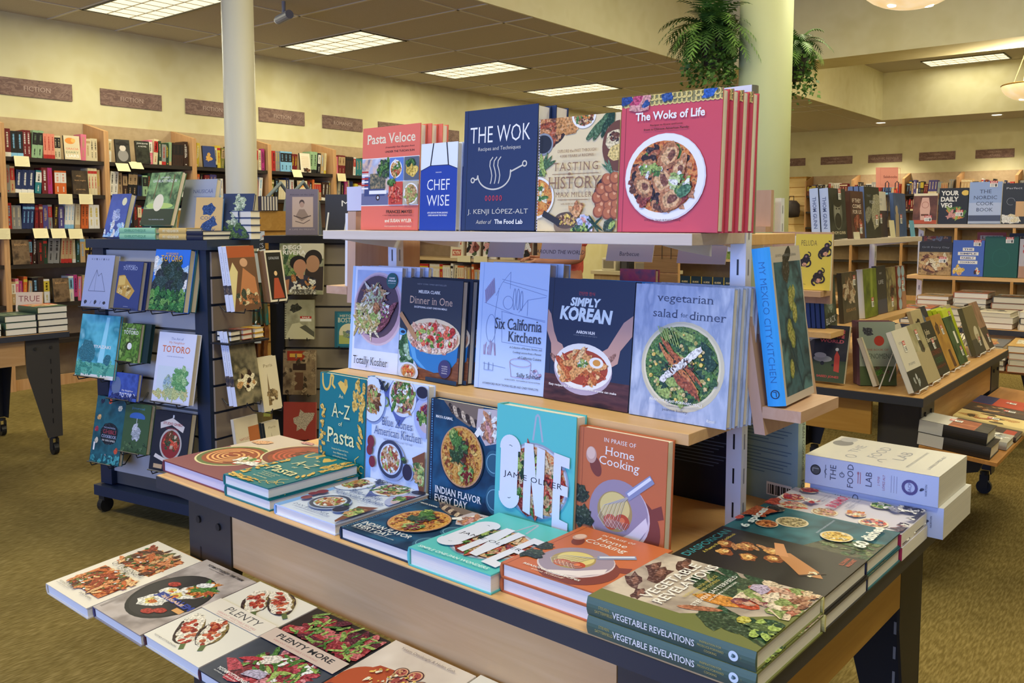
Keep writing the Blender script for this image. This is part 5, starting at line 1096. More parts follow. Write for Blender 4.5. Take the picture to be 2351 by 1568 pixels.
for k, (y, z, lab, tl) in enumerate(((3.13, 1.905, 'top shelf of the left bookcase, far left', 12), (3.155, 1.605, 'second shelf of the left bookcase, far left', 4), (3.47, 1.602, 'second shelf of the left bookcase, middle', 4), (3.645, 1.605, 'second shelf of the left bookcase, right', 6), (3.255, 1.312, 'third shelf of the left bookcase, first of three', 22), (3.40, 1.310, 'third shelf of the left bookcase, middle of three', 22), (3.545, 1.305, 'third shelf of the left bookcase, last of three', 16), (3.99, 1.898, 'top shelf behind the tower, left of two', 34), (4.115, 1.922, 'top shelf behind the tower, right of two', 40), (5.91, 1.925, 'top shelf past the round column', 24), (6.52, 1.908, 'top shelf of the romance bookcase', 10), (2.955, 1.31, 'third shelf of the nearest bookcase', 4))):
    t = thing('shelf_card', 'cream review card, ' + lab, 'shelf card', (-7.762, y, z), R(90), 'cream review cards')
    t.rotation_euler = (R(-tl), 0, R(90))
    m = MB().box(0, -.001, -.042, .118, .001, .045, CARDM); A = Art(m, .118, .087, lambda x, y, z: (x, -.001 - z, y - .042))
    for j in range(6): A.rect(.08, .82 - j * .13, .92 - .1 * (j % 3), .835 - j * .13, ink('b8a878'))
    m.build('card', t)
    MB().box(0, 0, .0452, .118, .03, .0462, CARDM).build('fold', t)

# ---------------------------------------------------------------- corner table at the far left
D0 = Frame(-5.41, .804, 90)
display_table(D0, 'wheeled corner table at the far left with stacked hardbacks', .9, wd=wood('tan_top', 'c49c6c', 'b48a58', 0), tray=False)
def plain(name, lab, cat, W, H, T, col, art=None, group=None, soft=False, page='e8e0cc', spine=None, spinemat=None, backart=None):
    return book(name, lab, cat, W, H, T, col if not isinstance(col, str) else ink(col), art, spine, group=group, soft=soft, page=page, spinemat=spinemat, backart=backart)
def art_topgreen(a): a.rect(0, 0, 1, 1, ink('3a5a40')); a.rect(0, .5, 1, 1, ink('c8643a')); a.scatter(.5, .5, .4, .5, 30, .08, [CREAM, GRN, ORG, TAN]); a.text('NOVEL', .5, .8, w=.5, h=.1, m=CREAM)
GS = 'hardbacks stacked on the corner table'
for n, a0, cols, lab in ((2, 1.10, ('2e2a28', '4a4a40'), 'stack at the picture edge'), (3, 1.295, ('20241f', '3c5a44', '26382c'), 'middle stack'), (4, 1.475, ('1e1f20', '2c2e2a', '24262a', '31452f'), 'taller right stack')):
    for i in range(n):
        art = art_topgreen if (i == n - 1 and n == 4) else ((lambda a: (a.rect(0, 0, 1, 1, ink('2f4a3a')), a.scatter(.5, .5, .4, .6, 24, .06, [DGRN, ink('8a9a7a')]))) if i == n - 1 else None)
        b = plain('hardback_book', f'dark hardback, {["bottom", "second", "third", "topmost"][i] if i < n - 1 else "topmost"} of the {lab} on the corner table', 'book', .176, .25, .038, cols[i % len(cols)], art, GS)
        D0.flat(b, a0 + .003 * (i % 2), .022 + .002 * i, .7505 + .0384 * i, 1)
b = plain('hardback_book', 'dark hardback leaning upright behind the left stack on the corner table', 'book', .16, .235, .03, '24201e', lambda a: a.text('NOIR', .5, .3, w=.6, h=.1, m=TAN), GS); D0.stand(b, 1.12, .40, .7505, 8, 12)
b = plain('hardback_book', 'book with orange and white lettering standing at the end of the corner table', 'book', .15, .225, .02, 'd0b890', lambda a: (a.text('TRUE', .5, .82, w=.8, h=.16, m=ink('8a4a2a')), a.text('BIZ', .62, .5, w=.5, h=.18, m=ink('6a4a3a'))), GS); D0.stand(b, 1.478, .34, .7505, -40, 8)
# ---------------------------------------------------------------- blue display tower
S1 = Frame(-4.16, 2.04, 9.74)
TW = flat('1d2c44', .35, .5); SLAT = flat('b9b4ae', .5); 
def slats(mb, face, x0, x1, zs, m, gap=.012):
    for z0, z1 in zip(zs, zs[1:]): mb.box(x0, face, z0 + gap / 2, x1, face + .012, z1 - gap / 2, m)
def tower(fr, lab, w, d, z1, frm, slm, group, side=True):
    t = thing('display_tower', lab, 'display tower', fr.at(0, 0, 0), fr.a, group)
    for a in (-.055, w - .065): MB().box(a, 0, .14, a + .08, d, z1 - .042, frm).build('post', t)
    MB().box(-.075, -.02, z1 - .0418, w + .045, d + .03, z1, frm).build('top_slab', t)
    MB().box(-.07, -.03, .085, w + .05, d + .03, .135, frm).build('base_bar', t)
    m = MB(); zs = [.20 + .12 * i for i in range(9)] + [z1 - .045]
    m.box(.0255, .030, .14, w - .066, .05, z1 - .043, flat('55524e')); slats(m, .016, .0255, w - .066, zs, slm); m.build('slat_panel', t)
    if side:
        m = MB(); 
        for z0, z1_ in zip(zs, zs[1:]): m.box(w + .016, .02, z0 + .006, w + .026, d - .01, z1_ - .006, flat('9a8a78', .5))
        m.build('side_panel', t)
    for a, b in ((-.03, .0), (w, 0), (-.03, d), (w, d)):
        c = MB(); c.tube([(a - .014, b, .036), (a + .014, b, .036)], .036, BLACKM, 16); c.box(a - .02, b - .02, .06, a + .02, b + .02, .085, LEGD); c.build('caster', t)
    return t
tw = tower(S1, 'dark blue wheeled display tower covered with picture books', .70, .26, 1.325, TW, SLAT, None)
def wire(parent, pts, name='wire_hook', r=.003, m=None): return MB().tube(pts, r, m or flat('22242c', .3, .5), 6).build(name, parent)
PBK = 'picture book'
GP = 'books on the blue display tower'
FORB = [ink('2a6a3a'), ink('3f8a44'), ink('1f5030'), ink('6aa050')]
def sky_forest(a, top, title, tc, fsz=.10):
    a.rect(0, 0, 1, 1, top); a.rect(0, 0, 1, .38, ink('1f4a3c')); a.scatter(.12, .72, .16, .16, 16, .07, [WHT, ink('b8d8f0')], seed=2); a.scatter(.92, .55, .14, .2, 16, .07, [WHT, ink('b8d8f0')], seed=3)
    a.scatter(.52, .52, .42, .30, 60, .09, [ink('20303c'), ink('2c4a4c'), ink('1d3a34')], seed=4); a.strew(0, 0, 1, .34, 90, .055, FORB, seed=5)
    a.text('MY NEIGHBOR', .5, .93, w=.36, h=.035, m=tc, font='serif'); a.text(title, .5, .855, w=.62, h=fsz, m=tc, font='serif', bold=.01)
def art_grey(a):
    K = ink('4a5070'); [a.blob(.2 + .085 * i, .92, .022, K if i in (2, 5) else ink('8890b4'), 1.2, i) for i in range(8)]; a.line([(.2, .32), (.3, .52), (.42, .72), (.5, .6), (.6, .66), (.74, .42), (.8, .32), (.2, .32)], .010, K); a.line([(.42, .72), (.42, .32)], .006, K)
    for x in (.15, .5, .82): a.blob(x, .11, .045, ink('33384c'), 1.2, .6)
    for x in (.32, .66): a.line([(x, .08), (x + .04, .14)], .008, K)
def art_navygold(a):
    a.text('MY NEIGHBOR', .5, .915, w=.4, h=.03, m=LAV); a.text('TOTORO', .5, .86, w=.58, h=.075, m=LAV, font='serif'); a.poly([(.05, .35), (.60, .22), (.78, .40), (.55, .55), (.30, .72), (.08, .70)], ink('c89c4c')); a.poly([(.1, .68), (.36, .70), (.36, .52), (.1, .5)], ink('e0bc68')); a.scatter(.35, .40, .22, .12, 9, .06, [ink('8a6430'), ink('e8c880')], seed=2); a.text('JOURNAL', .5, .07, w=.2, h=.02, m=LAV)
def art_aqua(a):
    a.rect(0, 0, 1, 1, mottle(['3fa8bc', '66c4d4', '2c8ca0', 'a4e0e8'], 7, 3)); a.rect(0, .06, 1, .24, ink('5ab09a')); a.rect(0, 0, 1, .06, WHT); a.strew(0, .06, 1, .24, 30, .03, [ink('6cc0a4'), ink('3c9484')], (2, 4)); a.poly([(.55, .25), (.66, .97), (.74, .97), (.70, .25)], ink('9ae0f0'))
    a.text('MIYAZAKI', .60, .50, w=.5, h=.05, m=WHT, bold=.02); a.text('HAYAO', .24, .50, w=.28, h=.04, m=ink('d0f0f4')); a.blob(.25, .42, .20, ink('2f7888'), 1, 0, .2, 12); a.blob(.80, .30, .09, ink('2f7888'), 1, 0, .2, 12)
def art_leafy(a): a.rect(0, 0, 1, 1, mottle(['3f6a2c', '6a9a3c', '2c4a20', '9ac060'], 30, 4)); a.text('MY NEIGHBOR', .5, .86, w=.5, h=.035, m=WHT); a.text('TOTORO', .5, .77, w=.78, h=.10, m=WHT, font='serif', bold=.01); a.ell(.45, .42, .16, m=ink('2a3a1c')); a.ell(.50, .42, .12, m=WHT)
def art_pale(a):
    a.text('The Art of', .5, .915, w=.32, h=.035, m=ink('7a84b0'), font='serif'); a.text('My Neighbor', .5, .855, w=.42, h=.04, m=ink('d88a6a'), font='serif'); a.text('TOTORO', .5, .765, w=.74, h=.095, m=ink('d8744c'), font='serif', bold=.01); a.text('A FILM BY HAYAO MIYAZAKI', .5, .66, w=.45, h=.016, m=ink('7a84b0'))
    a.rect(.08, .09, .92, .52, ink('d4dfe8')); a.strew(.1, .1, .9, .20, 40, .04, [ink('d8cf8a'), ink('c8d08a'), ink('b8c890')], (1.5, 3), seed=2); a.scatter(.70, .36, .17, .15, 40, .05, [ink('8ac078'), ink('6aa868'), ink('a8d090')], seed=3); a.scatter(.40, .30, .10, .10, 16, .04, [ink('b0c8b0'), ink('9ab8c8')], seed=4)
def art_night(a): a.rect(0, 0, 1, 1, mottle(['2c3f8c', '4560b4', '1e2c64'], 14)); a.text('My Neighbor', .66, .36, w=.4, h=.08, m=WHT); a.text('TOTORO', .66, .20, w=.56, h=.17, m=WHT, font='serif', bold=.01); a.ell(.24, .5, .16, .22, ink('6a7a9c')); a.strew(0, 0, 1, .2, 20, .04, [ink('1e2c64'), ink('2a3a7c')])
def art_ghcook(a):
    a.rect(0, 0, 1, 1, mottle(['1c4a54', '256470', '163a44'], 10, 3)); a.blob(.55, .45, .30, ink('14202e'), .85, 1.57, .06, 20); a.text('THE UNOFFICIAL', .55, .54, w=.4, h=.02, m=LAV); a.text('GHIBLI', .56, .48, w=.44, h=.06, m=ink('a83a4a'), font='serif'); a.text('COOKBOOK', .56, .41, w=.5, h=.045, m=LAV, font='serif'); a.text('50 RECIPES', .56, .35, w=.44, h=.025, m=WHT)
    for x, y, c in ((.2, .92, NAVY), (.48, .93, TOM), (.15, .68, ink('e0b070')), (.12, .50, ink('a8324a')), (.15, .33, ink('d8c8b0')), (.82, .85, CREAM), (.85, .22, TOM), (.5, .10, PNK)): a.blob(x, y, .06, c, 1.2, .8)
    a.rect(.07, .18, .12, .30, WHT); a.strew(0, 0, 1, .12, 40, .035, [ink('2c8a94'), ink('4aa8ac'), ink('1c5a64')], seed=3)
def art_umbrella(a): a.rect(0, 0, 1, 1, ink('3c5a3c')); a.text('Journal', .5, .90, w=.5, h=.06, m=ink('4a84a8')); a.ell(.5, .73, .30, .12, ink('3a68b4')); a.rect(.18, .60, .82, .70, ink('3c5a3c')); a.line([(.5, .7), (.5, .3)], .02, LGRY); a.scatter(.5, .40, .14, .20, 30, .05, [LGRY, ink('a8b0b8')], seed=2); a.strew(0, .02, 1, .2, 20, .03, [ink('2c4630'), ink('54744c')])
def art_badge(a):
    a.rect(0, 0, 1, 1, ink('1f2434')); a.ell(.52, .46, .30, m=ink('b8b4ae')); a.ell(.52, .46, .26, m=ink('8e2c30')); a.scatter(.52, .50, .2, .16, 26, .045, [ink('d8b898'), BRN, ink('3a4a30'), TOM], seed=2); a.poly([(.18, .80), (.5, .90), (.85, .78), (.82, .68), (.5, .78), (.2, .70)], ink('ddd4cc')); a.text('STUDIO GHIBLI', .52, .80, w=.52, h=.045, m=ink('a83a3c'), bold=.02); a.text('COOKBOOK', .52, .72, w=.34, h=.03, m=ink('a83a3c')); a.poly([(.1, .22), (.52, .13), (.92, .22), (.88, .28), (.52, .19), (.14, .28)], ink('ddd4cc')); a.rect(.12, .04, .36, .11, ink('c8a880')); a.rect(.6, .04, .8, .1, LAV); a.rect(.5, .90, .54, .95, WHT)
TOWER = [('lilac-grey book with a thin line drawing, upper left of the blue tower', -.033, 1.000, .198, .250, .030, ink('a4aed0'), art_grey), ('navy book with a gold shape, upper middle of the blue tower', .199, 1.003, .168, .222, .024, ink('33437c'), art_navygold), ('bright blue and green film book, upper right of the blue tower', .441, 1.007, .222, .276, .030, ink('2a70d0'), lambda a: sky_forest(a, ink('2a74dc'), 'TOTORO', ink('e0b050'))),
         ('aqua picture book at the left of the middle row on the tower', -.100, .672, .278, .298, .014, ink('58b8c8'), art_aqua), ('small leaf-green book in the middle row of the tower', .222, .764, .128, .178, .02, ink('4f7a34'), art_leafy), ('pale lavender art book at the right of the middle row on the tower', .438, .601, .240, .312, .028, ink('dcdff0'), art_pale), ('small wide blue book under the leaf-green one on the tower', .141, .585, .192, .126, .02, ink('3a52a4'), art_night),
         ('dark teal cookbook dotted with food icons, lower left of the tower', -.015, .268, .210, .312, .022, ink('1f505c'), art_ghcook), ('moss green journal with a blue dome shape, low on the tower', .214, .346, .175, .224, .024, ink('3c5a3c'), art_umbrella), ('black cookbook with a red badge, lower right of the tower', .405, .286, .235, .268, .03, ink('1f2434'), art_badge)]
for (lab, a, z, w, h, t_, c, f) in TOWER:
    b = plain('picture_book', lab, PBK, w, h, t_, c, f, GP, page='cfc4b0'); S1.stand(b, a, -.088, z, 0, 11)
    for q in (.2, .8): wire(tw, [(a + w * q, .012, z + .03), (a + w * q, -.02, z - .006), (a + w * q, -.105, z - .006), (a + w * q, -.112, z + .012)])
    MB().tube([(a + w * .1, -.112, z + .012), (a + w * .9, -.112, z + .012)], .003, flat('22242c', .3, .5), 6).build('wire_rail', tw)
b = plain('picture_book', 'copy behind the bright blue and green film book', PBK, .222, .276, .03, '2a5a60', None, GP, page='cfc4b0'); S1.stand(b, .451, -.0565, 1.007, 0, 11)
b = plain('picture_book', 'navy copy behind the navy book with the gold shape', PBK, .168, .222, .024, '1e2a54', None, GP, page='cfc4b0'); S1.stand(b, .215, -.0625, 1.003, 0, 11)
b = plain('picture_book', 'dark green copy behind the small leaf-green book', PBK, .128, .178, .02, '1c3436', None, GP, page='1c3436'); S1.stand(b, .262, -.066, .764, 0, 11)
# on top of the tower
ZT = 1.3256
def art_moon(a): a.rect(0, 0, 1, 1, mottle(['32448c', '4a62b0'], 9)); a.ell(.74, .82, .12, .14, ink('e8e0b0')); a.strew(0, 0, 1, .28, 26, .08, [ink('7ab0e0'), ink('a8d0f0'), WHT], seed=2); a.scatter(.5, .5, .2, .16, 12, .07, [ink('8ea0d0'), LAV])
def art_glade(a): a.rect(0, 0, 1, 1, mottle(['4c7a48', '8ab070', '2c5034', 'b8d08a'], 11, 4)); a.rect(0, 0, 1, .30, ink('1f3426')); a.ell(.5, .36, .44, .07, ink('b8d070')); a.text('STUDIO', .5, .90, w=.3, h=.03, m=WHT); a.text('GHIBLIOTHEQUE', .5, .83, w=.78, h=.06, m=WHT, font='serif'); a.line([(.25, .5), (.28, .95)], .03, ink('6a5a3c')); a.line([(.8, .5), (.78, .95)], .04, ink('6a5a3c')); a.ell(.45, .42, .16, .20, CREAM); a.text('THE UNOFFICIAL GUIDE', .5, .10, w=.5, h=.02, m=LGRY)
def art_nau(a): a.text('NAUSICAÄ', .62, .80, w=.62, h=.075, m=ink('5a6488'), font='serif'); a.line([(.35, .70), (.9, .70)], .008, ink('6a7498')); a.blob(.66, .50, .06, BRN, 1.4, .3, .4)
def art_castle(a): a.rect(0, 0, 1, 1, ink('2c3a5c')); a.strew(.35, .3, .7, .9, 60, .06, [ink('a8b89a'), ink('8a9c84'), ink('c0cbb0')], seed=2); a.strew(0, 0, 1, .3, 30, .07, [ink('4a6a3c'), ink('3a5434')], seed=3)
def art_sunny(a): a.rect(0, 0, 1, 1, ink('c8a870')); a.blob(.5, .7, .25, ink('26457c'), 1.2, .3, .3, 12); a.blob(.55, .35, .22, ink('26457c'), 1.4, .8, .35, 12); a.text('COOK', .5, .5, w=.6, h=.08, m=ink('26457c')); a.text('BOOK', .5, .2, w=.6, h=.08, m=ink('26457c'))
for (lab, a, b_, z, w, h, t_, c, f, rz, ti) in (('midnight blue book with a pale moon, left end of the tower top', .03, -.005, ZT, .137, .212, .03, ink('3a4c94'), art_moon, 0, 17), ('forest green book with a pale oval, tallest on the tower top', .288, .0, ZT + .058, .204, .252, .026, ink('3c6440'), art_glade, 0, 18), ('silver-grey book leaning behind the green one on the tower', .415, .10, ZT, .196, .275, .03, ink('a4a8b4'), art_nau, 4, 13), ('navy and gold pattern book on its side wire stand, tower top', .585, .05, ZT, .12, .19, .02, ink('2f6ac0'), art_sunny, 28, 14), ('slate blue book with a pale tower shape, right end of the tower top', .655, .12, ZT, .15, .215, .016, ink('2c3a5c'), art_castle, 20, 20), ('black framed print standing behind the moon book', .20, .12, ZT, .16, .21, .02, ink('e0e0e8'), lambda a: a.rect(.05, .03, .95, .95, ink('23282c')), 0, 8)):
    b = plain('picture_book', lab, PBK, w, h, t_, c, f, GP, page='cfc4b0'); S1.stand(b, a, b_, z, rz, ti)
for n, (a, w, col, sc, lab, txt) in enumerate(((.165, .245, '8fc8a0', '5a9a78', 'mint green', 'GHIBLIOTHEQUE'), (.435, .175, 'd8b468', 'eee0b0', 'golden', 'MY NEIGHBOR'), (.612, .10, '1f2740', 'a8b0c8', 'dark navy', ''))):
    for i in range(2):
        b = plain('picture_book', f'{lab} spined book, {["lower", "upper"][i]} of the {lab} pair on the tower top', PBK, .19, w, .026 if n < 2 else .02, col, None, GP, spine=(lambda a_, t=txt, s=sc: a_.text(t, .45, .5, w=.6, h=.5, m=ink(s), bold=.02)) if txt else None); S1.flat(b, a + w, -.012, ZT + i * (.0264 if n < 2 else .0204), 90)
for i in range(4):
    for j in range(2):
        b = plain('boxed_notebook', f'small navy boxed notebook, {["bottom", "second", "third", "top"][i]} of the {["left", "right"][j]} mini stack on the tower', PBK, .075, .06, .032, '2a3c66', lambda a: a.rect(.2, .3, .8, .7, ink('5a74a8')), 'small navy notebooks'); S1.flat(b, .672 + j * .062, .175 - .0 * j, ZT + i * .0325, 0)
# right-hand side of the tower, books facing the aisle
def art_saint(a): a.rect(0, 0, 1, 1, ink('6a4a34')); a.rect(0, .82, 1, 1, ink('a8542c')); a.ell(.55, .74, .14, .12, ink('c89c7c')); a.poly([(.2, .1), (.5, .66), (.9, .5), (.95, .1)], ink('b87a50')); a.poly([(0, 0), (.3, .6), (.15, .75), (0, .6)], ink('d8cc98')); a.scatter(.5, .2, .4, .16, 20, .07, [ink('d8c8a0'), ink('8a5a38'), ink('3a4438')], seed=2)
def art_black(a): a.rect(0, 0, 1, 1, ink('d8cfba')); a.rect(.08, .04, .92, .96, ink('1b1816')); a.text('CATALOGUE', .5, .85, w=.6, h=.05, m=LGRY); a.ell(.5, .55, .09, .10, ink('e0bc8c')); a.poly([(.2, .06), (.38, .46), (.62, .46), (.85, .06)], ink('a84a30'))
def art_oldcity(a): a.rect(0, 0, 1, 1, ink('d8cdb0')); a.text('Paris', .5, .84, w=.5, h=.06, m=ink('8a7a5c'), font='serif'); a.poly([(.3, .1), (.42, .7), (.48, .1)], ink('7a6444')); a.scatter(.55, .28, .26, .2, 30, .06, [ink('7a6444'), ink('a08860'), ink('5a4a34')], seed=2)
def art_battle(a): a.rect(0, 0, 1, 1, mottle(['5a5648', '8a8064', '3a382e', 'b0a078'], 8, 4)); a.scatter(.5, .3, .3, .2, 24, .07, [TAN, CREAM, DBRN], seed=3)
SPW = ink('dfe2ee')
def spl(a): a.text('COLLECTED WORKS', .35, .5, w=.5, h=.25, m=ink('8a8fb0')); a.rect(.60, .0, .74, 1, mottle(['7a6450', '2c2c3a', 'c8b090'], 30))
SIDE = [(0, .02, 1.015, .16, .285, .024, 'saint painting', art_saint, 2, SPW, spl), (1, .235, 1.04, .11, .235, .02, 'small black painting', art_black, 2, ink('8a6a54'), None), (2, .02, .60, .15, .33, .024, 'misty battle painting', art_battle, 2, SPW, spl), (3, .18, .545, .115, .245, .018, 'old city engraving', art_oldcity, 2, ink('b0a894'), None), (4, .03, .30, .14, .24, .018, 'red lettering and horseman', lambda a: (a.rect(0, 0, 1, 1, ink('d4c8ae')), a.text('NAPOLEON', .4, .6, w=.5, h=.05, m=ink('a8503c')), a.rect(.55, 0, 1, .8, ink('b0683c'))), 1, ink('d4c8ae'), None), (5, .20, .33, .09, .16, .016, 'green and cream sketch', art_oldcity, 2, ink('2a302c'), None)]
for (n, b_, z, w, h, t_, lab, f, k, sm, sp) in SIDE:
    for i in range(k):
        c = plain('art_book', ('art book with a ' + lab + ', right side of the blue tower' if i == 0 else 'copy behind the art book with a ' + lab + ', tower side'), PBK, w, h, t_, ink('cabfa8'), f if i == 0 else None, 'art books on the tower side', soft=True, spine=sp, spinemat=sm)
        S1.stand(c, .86 - i * (t_ + .001), b_, z, 90, 9)
    for q in (.25, .8): wire(tw, [(.727, b_ + w * q, z + .02), (.76, b_ + w * q, z - .005), (.875, b_ + w * q, z - .005), (.882, b_ + w * q, z + .015)])
for i in range(3):
    for j in range(2):
        b = plain('card_deck', f'{["dark", "picture-topped", "yellow"][i]} boxed card deck, {["lower", "upper"][j]} one in the wire pocket of the tower side', 'card deck', .085, .06, .022, ['26242a', 'a8503c', 'd8a838'][i], (lambda a: a.rect(.2, .3, .8, .8, ink('c8b8a8'))) if i == 1 else None, 'boxed card decks'); S1.flat(b, .742 + i * .0, .02 + i * .07, .885 + j * .023, 4)
MB().box(.727, .0, .872, .85, .23, .880, flat('22242c', .3)).build('wire_shelf', tw)

# ---------------------------------------------------------------- black display tower and honey slatwall behind it
S2 = Frame(-4.22, 3.10, 35)
DK = flat('201e20', .4, .4)
tw2 = tower(S2, 'black wheeled display tower with art books, left of the cookbook shelves', .56, .30, 1.328, DK, flat('8f8474', .5), None, side=False)
def art_portrait(a): a.rect(.2, .17, .85, .83, ink('c8b0a4')); a.text('Antonio on the Lake', .5, .88, w=.76, h=.035, m=ink('4a4254'), font='serif'); K = ink('54443e'); a.ell(.5, .70, .08, .10, K); a.ell(.5, .66, .07, .09, ink('b8988a')); a.poly([(.30, .40), (.42, .56), (.58, .56), (.72, .40), (.5, .30)], ink('9a8478')); a.line([(.25, .42), (.5, .36), (.78, .42)], .03, K); a.line([(.3, .3), (.55, .25), (.75, .33)], .02, K); a.text('A LIFE IN PRINTS', .5, .12, w=.8, h=.03, m=ink('b8a8a8'))
def art_mdark(a): a.text('M', .62, .78, w=.24, h=.14, m=WHT); a.poly([(.55, 0), (.62, .34), (.72, .44), (.86, .30), (.80, 0)], ink('e4e0d8')); a.ell(.72, .50, .06, .07, ink('d8c8b8')); a.line([(.02, .02), (.10, .55)], .05, WHT)
def art_diego(a):
    a.rect(0, 0, 1, 1, mottle(['8a8c70', 'a8a488', '6a7254', 'b8b4a0'], 9, 4)); a.rect(.45, .7, 1, 1, ink('cfc8b4')); a.strew(0, .2, .4, .75, 30, .05, [ink('5a7a4a'), ink('8aa060'), ink('3f5a3a')], (2, 4), seed=2)
    a.poly([(.55, .1), (.6, .5), (1, .55), (1, .08)], ink('3a302e')); a.ell(.77, .70, .20, .20, ink('2a2220')); a.ell(.76, .60, .155, .19, ink('b08468')); a.ell(.43, .62, .19, .16, ink('221c1c')); a.ell(.47, .54, .145, .17, ink('b8846a')); a.poly([(.0, .1), (.1, .34), (.35, .38), (.6, .38), (.85, .30), (.82, .05)], ink('3c3a4a')); a.poly([(.0, .0), (.06, .26), (.24, .3), (.22, .0)], ink('b07858')); a.poly([(.36, .3), (.42, .46), (.56, .44), (.56, .3)], ink('b8846a')); a.strew(.3, .05, .8, .34, 40, .035, [WHT, ink('b87a4a'), ink('d8c8a8'), ink('2a2a34')], seed=4); a.rect(.3, .0, .85, .1, mottle(['d8d4c8', '2a2624', 'b8b0a0'], 60)); a.text('DIEGO', .08, .92, w=.42, h=.085, m=WHT, bold=.03, align='l'); a.text('RIVERA', .08, .82, w=.52, h=.085, m=WHT, bold=.03, align='l')
def art_abstract(a): a.rect(0, 0, 1, 1, mottle(['9a967c', 'b0ac92', '84806a'], 9, 3)); a.blob(.35, .78, .16, ink('3c3c34'), 1.3, .4, .3, 14); a.poly([(0, 0), (.25, .38), (.5, .42), (1, .10), (1, 0)], ink('c8c2a4')); a.poly([(.5, .3), (.7, .36), (1, .18), (1, .05)], ink('5a584c')); a.rect(.52, .45, .90, .58, WHT); a.rect(.52, .52, .90, .58, RED); a.text('SALE', .71, .55, w=.26, h=.035, m=WHT, bold=.03)
def art_patch(a): a.rect(0, 0, 1, 1, mottle(['7a6450', '9a8468', '5c4a3c'], 14, 4)); a.rect(.12, .76, .66, .98, ink('a03a28')); a.rect(.2, .84, .58, .92, ink('d8a848')); a.rect(.36, .1, .62, .5, ink('6a4a3a')); a.rect(.3, .55, .7, .7, ink('3c2c28')); a.strew(0, 0, 1, 1, 26, .05, [ink('8a745c'), ink('b09878'), ink('4c3c30')], seed=3)
def art_boston(a): a.rect(.1, .04, .94, .96, ink('2c7484')); a.text('HISTORIC', .5, .88, w=.64, h=.06, m=CREAM, font='serif'); a.text('BOSTON', .5, .76, w=.78, h=.13, m=CREAM, font='serif'); a.ell(.5, .40, .34, .34, ink('d8d0a8')); a.rect(.16, .10, .84, .34, ink('a8b05c')); a.scatter(.5, .36, .2, .1, 12, .05, [ink('6a7a8a'), ink('8a9a6a')])
GB = 'books on the black display tower'
for (lab, a, b_, z, w, h, t_, c, f, rz, ti) in (('mauve-grey book with a framed portrait print, on the black tower top', .03, .05, 1.3285, .185, .265, .03, ink('7c7280'), art_portrait, 4, 5), ('charcoal book with a big M, on the black tower top', .255, .07, 1.3285, .19, .235, .02, ink('3a3a40'), art_mdark, 2, 5), ('large painted double portrait book reading DIEGO RIVERA', .02, -.07, .995, .255, .29, .02, ink('8a8470'), art_diego, 0, 8), ('grey-green spiral notebook with a red sale sticker', .045, -.055, .74, .172, .225, .016, ink('9a967c'), art_abstract, 0, 5), ('brown patchwork book low on the black tower', .03, -.06, .42, .19, .255, .02, ink('7a6450'), art_patch, 0, 5), ('teal town history book beside the round steak cookbook', .335, -.06, .695, .16, .205, .014, ink('2a6070'), art_boston, 0, 5), ('pink and cream book at the foot of the black tower', .03, -.07, .16, .19, .215, .018, ink('b04a44'), lambda a: a.blob(.6, .5, .3, ink('d8c8b8'), 1.2, 1, .4, 14), 0, 5)):
    b = plain('art_book', lab, PBK, w, h, t_, c, f, GB); S2.stand(b, a, b_, z, rz, ti)
    if z < 1.3:
        for q in (.2, .8): wire(tw2, [(a + w * q, .014, z + .03), (a + w * q, -.0, z - .005), (a + w * q, b_ - .02, z - .005), (a + w * q, b_ - .026, z + .012)])
    if 'spiral' in lab:
        for i in range(16): MB().tube([(.004 + .006 * math.cos(q), .01 + i * .0137, .008 + .012 * math.sin(q)) for q in [k * .7 for k in range(9)]], .0012, BLACKM, 5, closed=True).build('coil', b)
def scarf(lab, a, z, w, h, c1, c2):
    t = thing('hanging_scarf', lab, 'scarf', S2.at(a, -.04, z), S2.a, 'textiles hung on the black tower')
    m = MB(); mat = mottle([c1, c2, c1], 20, 3, stretch=(3, 3, .8)); n = 10
    pts = [(w * (i / n - .5), .018 * math.sin(i * 1.9)) for i in range(n + 1)]
    for k in range(6):
        z0, z1 = -h * k / 6, -h * (k + 1) / 6; f0, f1 = 1 + .12 * math.sin(k * 1.3), 1 + .12 * math.sin((k + 1) * 1.3)
        for (x0, y0), (x1, y1) in zip(pts, pts[1:]):
            m.face([(x0 * f0, y0, z0), (x0 * f1, y0, z1), (x1 * f1, y1, z1), (x1 * f0, y1, z0)], mat)
            m.face([(x0 * f0, y0 + .012, z0), (x1 * f0, y1 + .012, z0), (x1 * f1, y1 + .012, z1), (x0 * f1, y0 + .012, z1)], mat)
    m.build('cloth', t, smooth=True); MB().box(-.03, -.024, -h * .42, .03, -.020, -.01, ink('c8ccc4')).build('paper_band', t)
    MB().tube([(0, .06, .015), (0, 0, .02), (0, -.02, 0)], .003, STEEL, 6).build('hanger', t)
scarf('teal patterned textile hanging left of the painted portrait book', -.10, 1.24, .085, .42, '1f7a80', '6a5a34')
scarf('rust brown textile hanging below the teal one', -.12, .83, .12, .27, '6a3a20', '8a5a34')
t = thing('paper_band', 'yellow-green paper strip hanging at the corner of the black tower', 'paper strip', S2.at(-.07, -.05, .62), S2.a)
MB().hexa([(-.02, 0, -.33), (.02, 0, -.33), (.02, .004, -.33), (-.02, .004, -.33), (-.005, 0, 0), (.03, 0, 0), (.03, .004, 0), (-.005, .004, 0)], ink('c4c860')).build('strip', t); MB().box(-.012, -.001, -.27, .014, -.0002, -.21, ink('d8d8d0')).build('label', t)
S3 = Frame(-5.60, 3.30, 75)
t = thing('slatwall_fixture', 'honey-coloured slatwall stand behind the round column', 'display stand', S3.at(0, 0, 0), S3.a)
